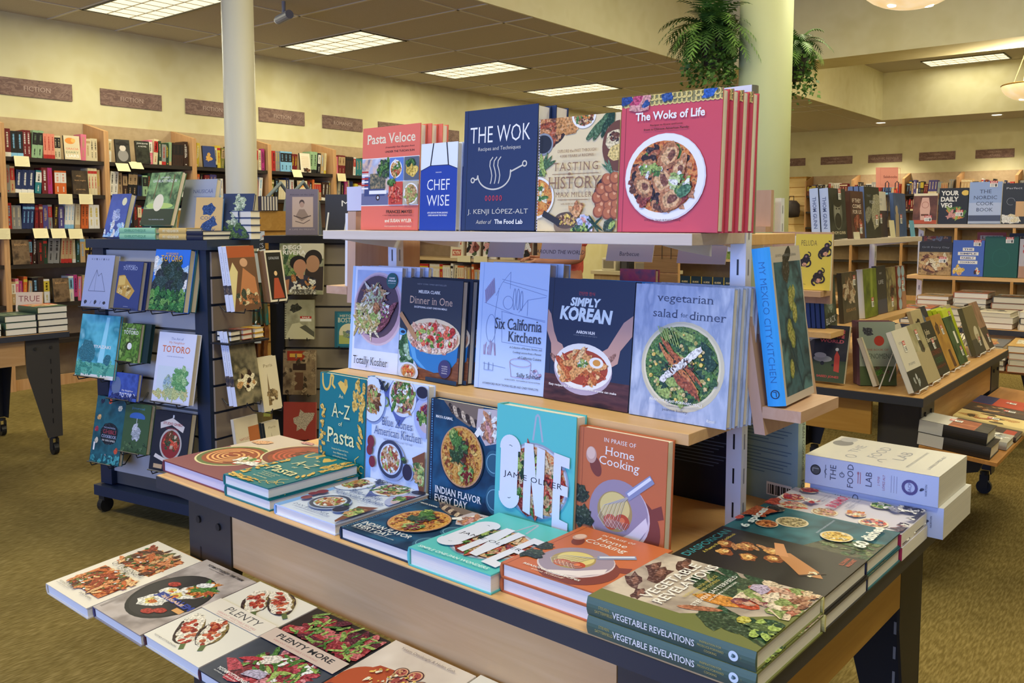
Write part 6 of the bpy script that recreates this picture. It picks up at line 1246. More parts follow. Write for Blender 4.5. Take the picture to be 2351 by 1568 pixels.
m = MB().box(0, .012, .12, .80, .22, 1.36, wood('honey_dark', 'a87c38', '946a2c', 0, 6)); 
for i in range(9):
    m.box(0, 0, .13 + .135 * i, .80, .012, .25 + .135 * i, OCHRE)
m.box(0, -.001, 1.345, .80, .221, 1.487, OCHRE); m.build('panel', t)
MB().box(0, .03, .0, .80, .20, .118, DARK).build('plinth', t)
def art_essays(w1, w2=''):
    def f(a): a.rect(0, 0, 1, 1, ink('d4dce0')); a.scatter(.5, .78, .5, .2, 14, .09, [ink('d8a088'), WHT, ink('c8d0d4')], seed=2); a.scatter(.5, .12, .5, .1, 12, .09, [ink('d8a088'), WHT], seed=3); a.poly([(0, .30), (1, .44), (1, .74), (0, .58)], ink('2f3030')); a.text(w1, .5, .515, w=.84, h=.15, m=LGRY, font='serif', rot=.13); a.text(w2, .5, .66, w=.3, h=.04, m=LGRY, rot=.13) if w2 else None
    return f
def art_best(a): a.rect(0, 0, 1, 1, ink('23303e')); a.text('BEST', .5, .78, w=.7, h=.14, m=ink('8ab4d8'), bold=.03); a.text('POETS', .5, .55, w=.6, h=.09, m=LGRY, bold=.03); a.text('2022', .5, .25, w=.8, h=.18, m=ink('8ab4d8'), bold=.03); a.rect(.93, 0, 1, 1, ink('b8b458'))
for lab, a, z, w, h, c, f in (('pale paperback with a dark slanted band reading ESSAYS', .45, 1.115, .15, .225, '8a9098', art_essays('ESSAYS', '2022')), ('paperback with a dark slanted band reading FOOD WRITING', .42, .80, .14, .225, '5a7290', art_essays('FOOD WRITING')), ('torn-paper cover with a dark band, third on the honey slatwall', .38, .47, .14, .22, '8a8a84', art_essays('BEST ESSAYS')), ('navy and blue yearbook low on the honey slatwall', .36, .17, .12, .22, '23303e', art_best), ('grey travel paperback low on the honey slatwall, right', .585, .17, .14, .22, '6a727c', art_essays('TRAVEL'))):
    b = plain('paperback_book', lab, PBK, w, h, .018, c, f, 'paperbacks on the honey slatwall', soft=True); S3.stand(b, a, -.028, z, 0, 4)
b = plain('paperback_book', 'yellow guide standing behind the corner of the black tower', PBK, .13, .2, .03, 'b8a850', lambda a: a.rect(.2, .6, .8, .8, WHT), None, soft=True); S3.stand(b, .66, -.028, 1.10, 0, 4)
sheet('tabletop_sign', 'blank cream sign card standing on the honey slatwall', 'sign', S3, .36, .52, .05, 1.488, 1.60, ink('e4dec4'), (), 6)
for i in range(6):
    b = plain('boxed_set', f'navy boxed booklet, {NTH[i]} in the row on top of the honey slatwall', 'booklet', .075, .105, .020, '252a48', None, 'navy booklets on the slatwall'); S3.stand(b, .575 + i * .021, .05, 1.4885, -90, 0)
# step stool rail seen past the column
t = thing('rolling_ladder', 'grey bent handrail of a rolling ladder against the fiction bookcase', 'ladder', (-7.45, 5.2, 0))
for dx in (0, .36): MB().tube([(dx, 0, .05), (dx, .05, 1.2), (dx, .12, 1.62), (dx, .32, 1.80), (dx, .50, 1.60), (dx, .60, .05)], .022, flat('6a7478', .4), 10).build('side_rail', t)
for i in range(5): MB().box(.02, .03 + .0 * i, .25 + .25 * i, .34, .22 - .02 * i, .275 + .25 * i, flat('5a6266', .5)).build('tread', t)
# ---------------------------------------------------------------- second display table (right), its long side towards +x
display_table(D2, 'wheeled table at the right with poetry books on wire easels', 1.03, wd=wood('oak_top', 'c8a06a', 'b58a52', 0))
riser(D2, 'maple shelf unit on the poetry table', 1.333, .972, -.04, 1.235, 1.50)
ledge(D2, 'face-out ledge holding the yellow book, end of the poetry shelves', ((-.092, 1.365), (-.090, 1.09)), .026, -.195, -.0925, 1.145, .325, .47, .56)
ledge(D2, 'pale upright end board beside the blue-white paired spines', ((-.112, 1.53), (-.112, 1.364)), .026, -.16, -.113, 1.386, .56, .70, .72)
POB = 'poetry book'
def sale(bk, T, W, H, x, y, w=.032, h=.044, rot=0):
    m = MB().box(0, 0, 0, w, h, .0005, WHT); A = Art(m, w, h, lambda X, Y, z: (X, Y, .0005 + z))
    A.rect(0, .62, 1, 1, ink('c83a30')); A.text('SALE', .5, .81, w=.8, h=.24, m=WHT, bold=.03)
    for i in range(3): A.rect(.12, .12 + .14 * i, .5 + .12 * ((i * 2) % 3), .18 + .14 * i, GRY)
    A.rect(.68, .08, .9, .5, ink('4a4a4a'))
    o = m.build('price_sticker', bk, (W * x, H * y, T + .0016), (0, 0, R(rot))); return o
def spine_thom(a): a.text('THOM GUNN', .48, .5, w=.62, h=.42, m=ink('5a6a98'), bold=.02)
def art_face(a): a.rect(0, 0, 1, 1, mottle(['2a2c28', '3c3e38', '1c1e1c'], 9)); a.ell(.5, .52, .26, .36, ink('6a6c62')); a.ell(.46, .56, .17, .24, ink('8a8a7e')); a.ell(.5, .36, .2, .16, ink('2a2824')); a.ell(.5, .76, .28, .14, ink('24241f')); a.ell(.42, .60, .04, .02, BLACK); a.ell(.58, .60, .04, .02, BLACK); a.text('THOM GUNN', .5, .12, w=.8, h=.06, m=CREAM)
def art_come(a): a.rect(0, 0, 1, 1, mottle(['4a2f2a', '5a3a32', '3c2624'], 9)); [a.text(t, .48, .80 - .12 * i, w=.66, h=.085, m=ink('d8c8bc'), bold=.02) for i, t in enumerate(('IF THEY', 'COME', 'FOR US'))]; a.scatter(.5, .28, .3, .2, 26, .07, [ink('8a3a2c'), ink('6a2a24'), ink('b06a50')], seed=2); a.text('POEMS', .4, .12, w=.3, h=.03, m=ink('d8c8bc'))
def art_pox(a): a.rect(0, 0, 1, 1, ink('2c2e2a')); a.blob(.72, .52, .30, ink('a8a48c'), 1.4, 1.2, .15, 14); a.blob(.2, .45, .14, ink('8a8878'), 2, .4, .2, 12); a.text('THAT', .28, .82, w=.26, h=.045, m=GRY); a.text('FOX', .5, .70, w=.34, h=.06, m=LGRY)
def art_cream(a): a.rect(0, .58, 1, 1, ink('dcd6c8')); a.rect(0, 0, 1, .58, ink('4a3c34')); a.text('SELECTED', .4, .82, w=.5, h=.05, m=GRY); a.text('POEMS', .4, .72, w=.4, h=.05, m=GRY)
def art_statue(a): a.rect(0, 0, 1, 1, mottle(['4a5f8c', '3f527c', '5a6c98'], 8)); a.poly([(.05, 0), (.12, .5), (.25, .62), (.38, .5), (.34, 0)], ink('a89478')); a.ell(.22, .62, .10, .10, ink('b8a488'))
GPO = 'poetry books on the second table'
POEM = []
def put2(name_lab, a, b, z, w, h, t, c, f, rz=0, tilt=5, st=None, spine=None, sm=None, soft=True, pg='e0d8c4', cat='poetry book', fr=D2):
    bk = plain('poetry_book', name_lab, cat, w, h, t, c, f, GPO, soft=soft, page=pg, spine=spine, spinemat=sm); fr.stand(bk, a, b, z, rz, tilt)
    if st: sale(bk, t, w, h, *st)
    return bk
Z2 = 1.3335
put2('black poet portrait book with blue-white spine, front of its pair', .031, .37, Z2, .195, .203, .036, '2a2c28', art_face, st=(.55, .78), spine=spine_thom, sm=ink('b8c8e8'))
put2('copy behind the black poet portrait book, blue-white spine', .026, .408, Z2, .195, .203, .036, '2a2c28', None, spine=spine_thom, sm=ink('b8c8e8'))
put2('dark brown poetry book in capital letters, middle of the top shelf', .287, .37, Z2, .168, .20, .02, '4a2f2a', art_come, st=(.6, .10))
for i in range(3): put2(['black poetry book with a pale leg shape, top shelf', 'copy behind the black pale-leg poetry book', 'rear copy behind the black pale-leg poetry book'][i], .476 - .004 * i, .37 + .022 * i, Z2, .21, .225, .021, '2c2e2a', art_pox if i == 0 else None, st=(.65, .25) if i == 0 else None, sm=ink('5a6c98'))
put2('half cream half brown book on the top poetry shelf', .715, .40, Z2, .176, .212, .016, '4a3c34', art_cream, st=(.35, .30))
put2('blue book with a statue at its edge, end of the top poetry shelf', .904, .37, Z2, .197, .208, .018, '4a5f8c', art_statue, st=(.45, .30))
for a, lab, c in ((.235, 'small white price card under the brown poetry book', 'e0d8c0'), (.745, 'cream notched bookmark card on the poetry shelf', 'e4dcb8'), (1.075, 'small sky blue card at the end of the poetry shelf', '6ab0d4')):
    h_ = .03 if a < .3 else .08
    sheet('shelf_card', lab, 'shelf card', D2, a, a + .075, .345, Z2 + .0005, Z2 + h_, ink(c), (), 8)
def art_peluda(a):
    K = ink('2e2420')
    a.text('PELUDA', .38, .84, w=.44, h=.095, m=ink('5a4a2c'), bold=-.01)
    for x, y in ((.26, .50), (.82, .70), (.66, .22)):
        a.blob(x, y, .13, K, 1.4, .9, .25, 14); a.arc(x - .06, y - .07, .10, 20, 260, .05, K); a.arc(x + .08, y - .02, .10, -120, 100, .045, K); a.ell(x + .06, y + .10, .075, .07, K); a.arc(x + .10, y + .13, .07, -60, 90, .03, K); a.blob(x + .02, y - .05, .06, ink('d8a088'), 1.2, .5); a.ell(x + .05, y + .095, .03, .03, ink('8a6a78'))
    a.text('Melissa Lozada-Oliva', .2, .10, w=.26, h=.018, m=ink('5a4a2c'))
bk = plain('poetry_book', 'yellow book with three curling black figures on the end ledge', POB, .137, .212, .016, 'dcc84e', art_peluda, GPO, soft=True); D2.stand(bk, -.162, .440, 1.1458, -90, 3)
bk = plain('poetry_book', 'white copy behind the yellow book on the end ledge', POB, .137, .205, .014, 'e4dfd0', None, GPO, soft=True); D2.stand(bk, -.1445, .452, 1.1458, -90, 3)
# middle shelf
Z3 = .9725
def art_bl(a): a.rect(0, 0, 1, 1, mottle(['3a4a44', '24302c', '5a6a60'], 10)); a.scatter(.45, .5, .2, .35, 20, .07, [ink('8a9a94'), ink('6a7a74')], seed=2); a.text('BLACK', .5, .14, w=.8, h=.13, m=LGRY, rot=.1); a.ell(.62, .84, .10, .10, ink('2a4a4c'))
def art_statues(a): a.rect(0, 0, 1, 1, mottle(['4a4438', '5a5244', '38342a'], 8)); a.scatter(.45, .66, .34, .22, 30, .07, [ink('a8805c'), ink('c8b49c'), ink('7a5a40')], seed=3); a.text('ESSAYS', .5, .24, w=.6, h=.06, m=TAN)
def art_grn(a): a.rect(0, 0, 1, 1, mottle(['5a6a1c', '7a8a2c', '465414'], 8, 3)); a.poly([(.5, .3), (.55, 1), (.72, 1), (.62, .3)], ink('94a23c'))
def art_life(a): a.rect(0, 0, 1, 1, ink('2e2a2c')); a.text('MY', .45, .84, w=.24, h=.04, m=LGRY); a.text('LIFE', .45, .66, w=.5, h=.08, m=LGRY); a.rect(0, 0, 1, .3, ink('3c3f58'))
def art_sep(a): a.rect(0, 0, 1, 1, mottle(['8a8258', 'a89a6c', '5a5038', 'c4b888'], 8, 3)); a.scatter(.55, .45, .15, .15, 10, .08, [DBRN, BRN], seed=3)
def art_chev(a):
    a.rect(0, 0, 1, 1, ink('8a4434'))
    for i in range(4):
        for j in range(2): a.ell(.28 + .46 * j, .12 + .25 * i, .20, .19, ink('9cb8cc'))
    a.rect(.5, 0, 1, .4, ink('a87a60'))
def art_ph(a): a.rect(0, 0, 1, 1, ink('23242c')); a.scatter(.55, .5, .2, .25, 16, .06, [LGRY, ink('5a6a84')], (2, 4), seed=2)
put2('black-lettered poetry book with blue spine, start of the middle shelf', .083, .40, Z3, .14, .21, .015, '2c3834', art_bl, sm=ink('24408a'))
for i in range(3): put2(f'blue-spined paperback, {NTH[i]} behind the black-lettered one', .076 - .004 * i, .418 + .018 * i, Z3, .14, .20, .016, '2a4080', None, sm=ink('24408a'))
put2('brown essay book with carved figures on the middle poetry shelf', .308, .40, Z3, .20, .215, .02, '4a4438', art_statues, st=(.7, .72))
put2('moss green book with white spine on the middle poetry shelf', .560, .39, Z3, .19, .22, .03, '5a6a1c', art_grn, st=(.5, .2), sm=ink('dcdcd8'))
put2('dark memoir lettered LIFE on the middle poetry shelf', .785, .40, Z3, .145, .226, .02, '2e2a2c', art_life)
put2('sepia blurred-figure book on the middle poetry shelf', .934, .40, Z3, .155, .213, .015, '8a8258', art_sep, st=(.4, .1))
put2('rust book with a chevron of pale blue ovals, middle shelf', 1.092, .395, Z3, .14, .215, .018, '8a4434', art_chev, st=(.5, .45))
put2('wide black book with scratched white strokes, lying past the shelf end', 1.255, .30, .7505, .30, .22, .02, '23242c', art_ph, tilt=24)
# table top: easel books
EW = flat('e4e2dc', .3, .5)
EAS = [('white book with a black lower third, nearest on the wire easels', .02, .036, .205, .242, .022, 'dcd6c8', lambda a: (a.rect(0, 0, 1, .33, ink('2f302f')), a.scatter(.5, .14, .3, .08, 5, .05, [LGRY, ink('a8b0b4')], (.6, 1)), a.text('CITY OF', .35, .78, w=.4, h=.035, m=GRY), a.text('POEMS', .5, .42, w=.4, h=.04, m=GRY)), 22, (.35, .62)),
       ('sandy beach-photo book on the wire easels', .232, .04, .20, .242, .022, 'b8ab88', lambda a: (a.rect(0, .55, 1, 1, mottle(['b8b08c', '9a926c', 'c8c0a0'], 8)), a.scatter(.55, .60, .1, .06, 8, .06, [DBRN, ink('4a4a3c')]), a.rect(0, 0, 1, .5, ink('b4a682'))), 22, (.4, .72)),
       ('black book with tall white author name on the wire easels', .455, .05, .18, .23, .025, '24241f', lambda a: (a.text('John', .35, .80, w=.4, h=.13, m=CREAM, font='serif'), a.text('Berryman', .5, .66, w=.8, h=.12, m=CREAM, font='serif'), a.text('SONNETS', .5, .42, w=.8, h=.09, m=ink('8a2f24'), font='serif'), a.text('ODES', .5, .27, w=.6, h=.1, m=ink('1f6a44'), font='serif'), a.text('DREAMS', .5, .15, w=.8, h=.05, m=ink('8a2f24'))), 22, (.4, .48)),
       ('golden brown book with a bird shape on the wire easels', .655, .055, .18, .248, .018, 'a87c30', lambda a: (a.rect(0, 0, 1, 1, mottle(['a87c30', 'bc9040', '94682a'], 8)), a.blob(.3, .75, .16, ink('5a3a1c'), 1.3, .5, .3, 12), a.poly([(.5, .02), (.5, .34), (.7, .34), (.78, .02)], ink('5a3420'))), 22, (.55, .62)),
       ('dark leafy green book with a white label on the wire easels', .850, .055, .15, .222, .018, '33492a', lambda a: (a.rect(0, 0, 1, 1, mottle(['33492a', '466038', '243820'], 14)), a.rect(.55, .42, .75, .68, WHT)), 22, (.6, .15)),
       ('acid yellow-green book, front of a set of three', 1.01, .10, .19, .242, .018, 'c4d42a', lambda a: a.rect(0, 0, 1, 1, mottle(['c4d42a', 'd0dc3c', 'b0c020'], 8)), 20, (.55, .76)),
       ('grey-brown mushroom book on the wire easels', 1.20, .06, .215, .238, .022, '57503c', lambda a: (a.rect(0, .32, 1, 1, ink('7a6e4c')), a.rect(0, 0, 1, .32, ink('45423a')), a.ell(.62, .42, .2, .17, ink('d4ccb4')), a.rect(.52, .22, .74, .40, ink('b8a888'))), 18, (.6, .15)),
       ('brown ridged-sand book, last on the wire easels', 1.425, .06, .19, .248, .02, '4a3a2c', lambda a: (a.rect(0, .45, 1, 1, mottle(['7a5a44', 'a8826a', '5a4030'], 8, 3, stretch=(4, 1, 1))), a.poly([(0, .0), (.0, .55), (.2, .5), (.42, 0)], ink('cfc0a4'))), 22, (.65, .12))]
def easel(a, b, w, tilt, lab):
    t = thing('wire_easel', lab, 'book easel', D2.at(a, b, .7505), D2.a, 'white wire easels'); m = MB()
    s = math.tan(R(tilt))
    for x in (w * .22, w * .78):
        m.tube([(x, -.03, .016), (x, -.026, .004), (x, .012, .004), (x, .016 + .14 * s, .155), (x, .12, .004)], .0028, EW, 6)
    m.tube([(w * .22, .016 + .14 * s, .155), (w * .78, .016 + .14 * s, .155)], .0028, EW, 6).tube([(w * .22, -.03, .016), (w * .78, -.03, .016)], .0028, EW, 6)
    m.build('wire_frame', t)
for i, (lab, a, b_, w, h, t_, c, f, ti, st) in enumerate(EAS):
    z = .7505 + .006
    put2(lab, a, b_, z, w, h, t_, c, f, 0, ti, st)
    easel(a, b_ + t_, w, ti, 'white wire easel under the ' + lab.split(' on the')[0].split(',')[0])
for i in range(2): put2(f'acid yellow-green copy, {["second", "third"][i]} behind the front one', 1.005 - .004 * i, .1215 + .0215 * (i + .0), .7565, .19, .242, .018, 'c4d42a', None, 0, 20, pg='d4e04a')
for lab, a, b_, w, h, c, ti in (('cream slim book with a red sale sticker behind the first easels', .12, .20, .16, .20, 'd8ccb0', 20), ('dark blue spined set lying back behind the easels', .28, .21, .14, .19, '1f2f5a', 22), ('white book with heavy black capitals behind the author-name book', .50, .20, .17, .21, 'dcd4c4', 20), ('cream book with a black scrawl behind the green easels', .98, .24, .18, .235, 'c8b890', 18), ('cream patterned book behind the mushroom one', 1.22, .16, .16, .245, 'c4b898', 16)):
    put2(lab, a, b_, .7505, w, h, .018, c, (lambda a_: (a_.scatter(.5, .6, .25, .2, 10, .08, [DBRN, BLACK]))) if 'black' in lab else (lambda a_: a_.scatter(.5, .6, .3, .2, 8, .06, [TAN, GRY])), 0, ti, (.4, .6) if 'sticker' in lab else None)
# books at the near end of the table, turned towards the front
def art_alive(a): a.rect(0, 0, 1, 1, mottle(['26262a', '3a3a3c', '1c1c1e'], 8)); a.rect(0, 0, 1, .38, ink('3c4a2a')); [a.text(t, .52, .89 - .085 * i, w=.72, h=.06, m=ink('d86a78'), bold=.03) for i, t in enumerate(('ALIVE AT THE', 'END OF THE', 'WORLD'))]; a.ell(.30, .40, .28, .10, ink('a0a4a6')); a.ell(.22, .46, .18, .08, ink('b8bcc0')); a.ell(.30, .32, .06, .06, BLACK); a.ell(.62, .30, .04, m=BLACK); a.poly([(.66, .20), (.64, .46), (.70, .56), (.80, .46), (.82, .18)], ink('b8402c')); a.ell(.70, .58, .05, .05, LGRY); a.text('SAEED JONES', .5, .09, w=.66, h=.05, m=ink('c84a44'), bold=.02)
def art_phenom(a): a.rect(0, 0, 1, 1, ink('8a9484')); a.rect(0, 0, 1, .3, ink('4a5a3a')); a.ell(.55, .70, .14, .14, ink('a83a2c')); a.scatter(.25, .84, .08, .05, 6, .05, [ink('3c3c44')], (1, 3)); a.text('THE BOOK OF', .5, .56, w=.6, h=.03, m=ink('8a4a3a')); a.text('PHENOMENA', .5, .46, w=.84, h=.08, m=ink('4a5448')); a.scatter(.5, .22, .3, .1, 14, .04, [ink('5a4a3c'), GRN])
put2('black book with a silver car and an orange jumpsuit at the table end', .06, .448, .7565, .135, .232, .018, '2a2a2c', art_alive, -90, 14)
easel(.0, .9, .01, 14, 'white wire easel at the far corner of the poetry table')
put2('grey-green book with a red shape, red-tipped spine, table end', .105, .262, .7505, .145, .255, .018, '8a9484', art_phenom, -52, 9, sm=ink('6a4450'))
for i in range(3): put2(f'red-tipped spine copy, {NTH[i]} behind the grey-green book', .105 + .0149 * (i + 1) + .000, .262 + .0117 * (i + 1), .7505, .145, .255, .018, '6a4450', None, -52, 9, sm=ink('7a5060'))
put2('dark photo book behind the silver-car book, facing the front', .26, .64, .7565, .20, .26, .02, '4a443a', lambda a: (a.rect(0, .6, 1, 1, ink('6a6454')), a.rect(.1, .8, .4, 1, ink('27305a')), a.poly([(.0, .4), (.4, .44), (.6, .56), (.2, .6)], ink('b8b4a8'))), -90, 14)
put2('small black booklet with a portrait beside the silver-car book', .06, .56, .7565, .09, .18, .012, '2a2422', lambda a: (a.ell(.5, .6, .14, .14, ink('a87a60')), a.rect(.2, .2, .8, .45, ink('3c3a44'))), -90, 12)
# lower tray of the poetry table
def tray2(lab, a, b_, w, h, t_, c, f=None, k=0, spine=None, sm=None, st=None, rz=0):
    bk = plain('large_book', lab, 'large book', w, h, t_, c, f, 'large books on the lower tray', spine=spine, spinemat=sm); D2.flat(bk, a, b_, .532 + (b_ + .275) * .0867 + .001 + k * (t_ + .001), rz, 4.95)
    if st: sale(bk, t_, w, h, *st)
def art_band(a): a.rect(0, .58, 1, 1, ink('c8c4bc')); a.rect(0, .2, .9, .58, mottle(['a8603c', '8a4a30', 'c07a50'], 8, 3, stretch=(6, 1, 1))); a.rect(0, 0, 1, .2, mottle(['4a4640', '2c2a28'], 30))
def sp_band(a): a.rect(0, 0, .36, 1, ink('c8c6c2'))
tray2('black and orange book with a pale band, lower of two, near tray corner', .075, -.215, .165, .25, .046, '2b2724', None, 0, sp_band, ink('2b2724'))
tray2('black and orange book with a pale band, upper of two, near tray corner', .085, -.20, .165, .235, .046, '2b2724', art_band, 1, sp_band, ink('2b2724'), (.5, .45))
tray2('grey landscape book with branches on the lower tray', .27, -.235, .15, .265, .03, 'a8a49a', lambda a: (a.rect(0, .4, 1, 1, ink('b8b0a0')), a.scatter(.5, .25, .4, .3, 30, .04, [DBRN, WHT, GRY], (2, 5))), st=(.3, .2))
tray2('dark book with a white dog on the lower tray', .43, -.24, .14, .265, .02, '3c2e28', lambda a: (a.scatter(.5, .6, .2, .14, 14, .09, [LGRY, WHT]), a.rect(.2, .05, .8, .2, ink('a8402c'))), st=(.4, .35))
tray2('cream book scattered with mushrooms on the lower tray', .58, -.245, .17, .27, .028, 'e0c888', lambda a: a.scatter(.5, .5, .45, .6, 14, .10, [ink('b0703c'), ink('5a4a2c'), ink('c89a5c')], (1, 2)), st=(.4, .4))
tray2('dark brown photo book on the lower tray, past the mushrooms', .76, -.245, .17, .27, .03, '4a3c32', lambda a: a.scatter(.5, .5, .4, .5, 20, .08, [TAN, BRN, ink('6a5a4a')]), st=(.5, .3))
tray2('red and navy block book farthest on the lower tray', .94, -.245, .19, .27, .03, 'b8482c', lambda a: (a.rect(0, .7, 1, 1, ink('2c3464')), a.rect(0, .0, 1, .25, ink('8a5a3c'))), st=(.5, .4))
# rear tray of books behind the near table, low
tray2('pale striped book glimpsed past the blue-spined one, low at the rear', -.12, .55, .2, .26, .03, 'c8b8a4', lambda a: a.rect(.1, .2, .9, .6, ink('a8705c')), rz=0)
bpy.data.objects.remove([o for o in bpy.data.objects if o.get('label', '').startswith('white wire easel at the far corner')][0].children[0]); bpy.data.objects.remove([o for o in bpy.data.objects if o.get('label', '').startswith('white wire easel at the far corner')][0])
for o in [o for o in bpy.data.objects if o.get('label', '').startswith('pale striped book glimpsed')]:
    for ch in list(o.children): bpy.data.objects.remove(ch)
    bpy.data.objects.remove(o)
t = thing('card_holder', 'coral card reading Salebooks on a wire stand atop the far shelf end', 'sign', D2.at(1.13, .47, 1.3335), R(38))
MB().box(-.055, 0, .245, .055, .003, .345, ink('e89a80')).build('card', t, rot=(R(-6), 0, 0))
tm = MB(); A = Art(tm, .11, .10, lambda x, y, z: (x - .055, -z - .0105 - (y) * 0, y + .245)); A.text('Salebooks', .5, .5, w=.62, h=.13, m=ink('8a4a40'), bold=.02); A.line([(.06, .07), (.94, .07), (.94, .93), (.06, .93)], .012, ink('d8806c'), True); tm.build('lettering', t, loc=(0, -.028, 0), rot=(R(-6), 0, 0))
for s in (-.024, .024): wire(t, [(s - .008, -.031, .23), (s - .008, -.031, .262), (s, -.031, .272), (s + .008, -.031, .262), (s + .008, -.031, .1), (s, -.01, 0)], 'wire_clip', .0022)

# ---------------------------------------------------------------- third display table (far right) with sale cookbooks
display_table(D3, 'wheeled table in the far right corner piled with sale books', 1.03, wd=MAPLE)
riser(D3, 'maple shelf unit with sale cookbooks, far right', 1.392, 1.047, .66, 1.60, 1.45)
GS3 = 'sale cookbooks on the far right shelves'
def put3(lab, a, b_, z, w, h, t_, c, f, st=None, ti=5):
    bk = plain('cookbook', lab, CB, w, h, t_, c, f, GS3); D3.stand(bk, a, b_, z, 0, ti)
    if st: sale(bk, t_, w, h, *st, .045, .04)
put3('cardboard-style spirits book with a pale bottle label, far right shelf', .675, .37, 1.3925, .15, .205, .03, 'a86848', lambda a: (a.rect(0, 0, 1, 1, mottle(['7a4a3c', '5a3a34', '8a5a48'], 8)), a.rect(.0, .92, 1, 1, CREAM), a.poly([(.32, .12), (.68, .12), (.72, .5), (.64, .86), (.36, .86), (.28, .5)], ink('dcb0a0')), a.arc(.5, .62, .14, 0, 360, .02, ink('a86858')), a.rect(.34, .26, .66, .32, BRN), a.rect(0, 0, 1, .12, ink('b0502c'))), (.5, .08))
put3('black vegetable cookbook in big white capitals, far right shelf', .835, .37, 1.3925, .176, .238, .022, '23262c', lambda a: (a.rect(.05, .03, .95, .97, ink('23262c')), [a.text(t, .06, .86 - .17 * i, h=.135, m=WHT, bold=.04, align='l', stretch=.92) for i, t in enumerate(('YOUR', 'DAILY', 'VEG'))], a.ell(.90, .86, .13, .10, YEL), a.scatter(.6, .3, .3, .2, 14, .05, [GRN, ORG, LGRN, PNK], (2, 5))), (.6, .22))
put3('pale blue and slate Nordic landscape cookbook, far right shelf', 1.018, .365, 1.3925, .190, .272, .04, '96aede', lambda a: (a.rect(0, 0, 1, .2, ink('4a5470')), a.rect(0, 0, 1, .06, ink('a8b4cc')), a.rect(0, .2, 1, .5, ink('b4c4e8')), [a.text(t, .5, .77 - .145 * i, w=w, h=.085, m=ink('3c4a70'), font='serif') for i, (t, w) in enumerate((('THE', .36), ('NORDIC', .72), ('COOK', .54), ('BOOK', .52)))]), (.62, .87))
put3('charcoal baking cookbook with tall loaves at the edge, far right shelf', 1.214, .365, 1.3925, .19, .26, .024, '2f343c', lambda a: (a.text('Perfect pan', .10, .87, w=.74, h=.06, m=LGRY, align='l'), a.rect(.40, .18, .74, .55, ink('d0a878')), a.scatter(.3, .12, .3, .06, 12, .08, [CREAM, WHT], (1, 2)), a.arc(.25, .55, .12, 0, 300, .012, GRY)))
put3('olive dinner cookbook with a platter of roast food, lower far shelf', .715, .40, 1.0475, .205, .222, .022, '3a3630', lambda a: (a.rect(0, .72, 1, 1, ink('2c2a28')), a.text('Grill Every Day', .5, .84, w=.84, h=.07, m=GRY), a.rect(0, 0, 1, .70, mottle(['8a7048', 'b89a68', '6a5434'], 30)), a.ell(.42, .22, .3, .16, ink('5a3a20')), a.scatter(.5, .4, .44, .26, 60, .05, [ink('d8bc84'), BRN, TAN, CREAM], (1, 3))), (.62, .38))
put3('blue family cookbook with white title strips, lower far shelf', .925, .40, 1.0475, .188, .238, .02, '4a6ac4', lambda a: ([(a.rect(.5 - w / 2, .70 - .12 * i, .5 + w / 2, .79 - .12 * i, WHT), a.text(t, .5, .745 - .12 * i, w=w * .8, h=.05, m=ink('3a4a84'), bold=.02)) for i, (t, w) in enumerate((('THE', .36), ('SIMPLE', .66), ('FAMILY', .5), ('COOKBOOK', .62)))], a.scatter(.22, .14, .16, .10, 22, .05, [CREAM, ink('d8a88c'), YEL]), a.scatter(.82, .12, .08, .05, 10, .04, [TOM, ink('4a3434'), CREAM])), (.66, .84))
put3('plain deep green cookbook, lower far shelf', 1.118, .395, 1.0475, .192, .264, .024, '1f5a50', lambda a: a.arc(.5, .48, .26, 0, 360, .012, ink('2c6a5e'), ry=.3), (.62, .84))
put3('grey and red titled cookbook at the picture edge, lower far shelf', 1.318, .395, 1.0475, .19, .25, .024, 'b8b4c0', lambda a: (a.text('Cook', .1, .82, h=.10, m=RED, bold=.03, align='l'), a.text('for', .1, .68, h=.09, m=RED, bold=.03, align='l'), a.rect(0, 0, 1, .3, ink('b08a74'))))
for lab, a, w, h, c, f in (('brown book behind the olive dinner cookbook', .70, .19, .262, '5a5048', lambda a_: a_.scatter(.5, .95, .4, .04, 12, .06, [TAN, ink('b05a3c'), GRY])), ('orange red look book behind the green cookbook', 1.05, .17, .29, 'b04a30', lambda a_: (a_.rect(.1, .83, .9, .93, ink('d8ccb4')), a_.text('LOOK', .5, .88, w=.66, h=.07, m=ink('8a4a34'), bold=.02))), ('dark presidents book behind the edge cookbook', 1.24, .22, .285, '3c3a34', lambda a_: a_.text('PRESIDENTS', .5, .9, w=.8, h=.07, m=ink('a8a088'), font='serif'))):
    bk = plain('cookbook', lab, CB, w, h, .02, c, f, GS3); D3.stand(bk, a, .50, 1.0475, 0, 3)
# flat stacks on the far right table
GF3 = 'flat book stacks on the far right table'
STK = ['8a8478', 'c8c0b0', 'b0603c', 'd8d0bc', '4a4844', '3a3a38', 'a86a48', 'dcd4c0', '6a6a70', 'c09a5c', 'e0d8c8', '8a5a44']
def heap(fr, a, b_, z, w, d, n, seed, where, pitch=0, lo=.024, hi=.042):
    r = random.Random(seed); zz = z
    for i in range(n):
        t_ = r.uniform(lo, hi); c = r.choice(STK)
        bk = plain('stacked_book', f'stacked book, {NTH[i]} from the bottom of the {where}', 'stacked book', w * r.uniform(.9, 1), d * r.uniform(.9, 1), t_, c, (lambda a_, s=seed: a_.scatter(.5, .5, .35, .4, 10, .1, [ink(STK[s % 12]), ink(STK[(s + 5) % 12])])) if i == n - 1 else None, GF3, page=r.choice(['e8e0d0', 'ddd4c0', 'efe8dc']))
        fr.flat(bk, a + r.uniform(0, .012), b_ + r.uniform(0, .012), zz, r.uniform(-2, 2), pitch); zz += t_ + .0006
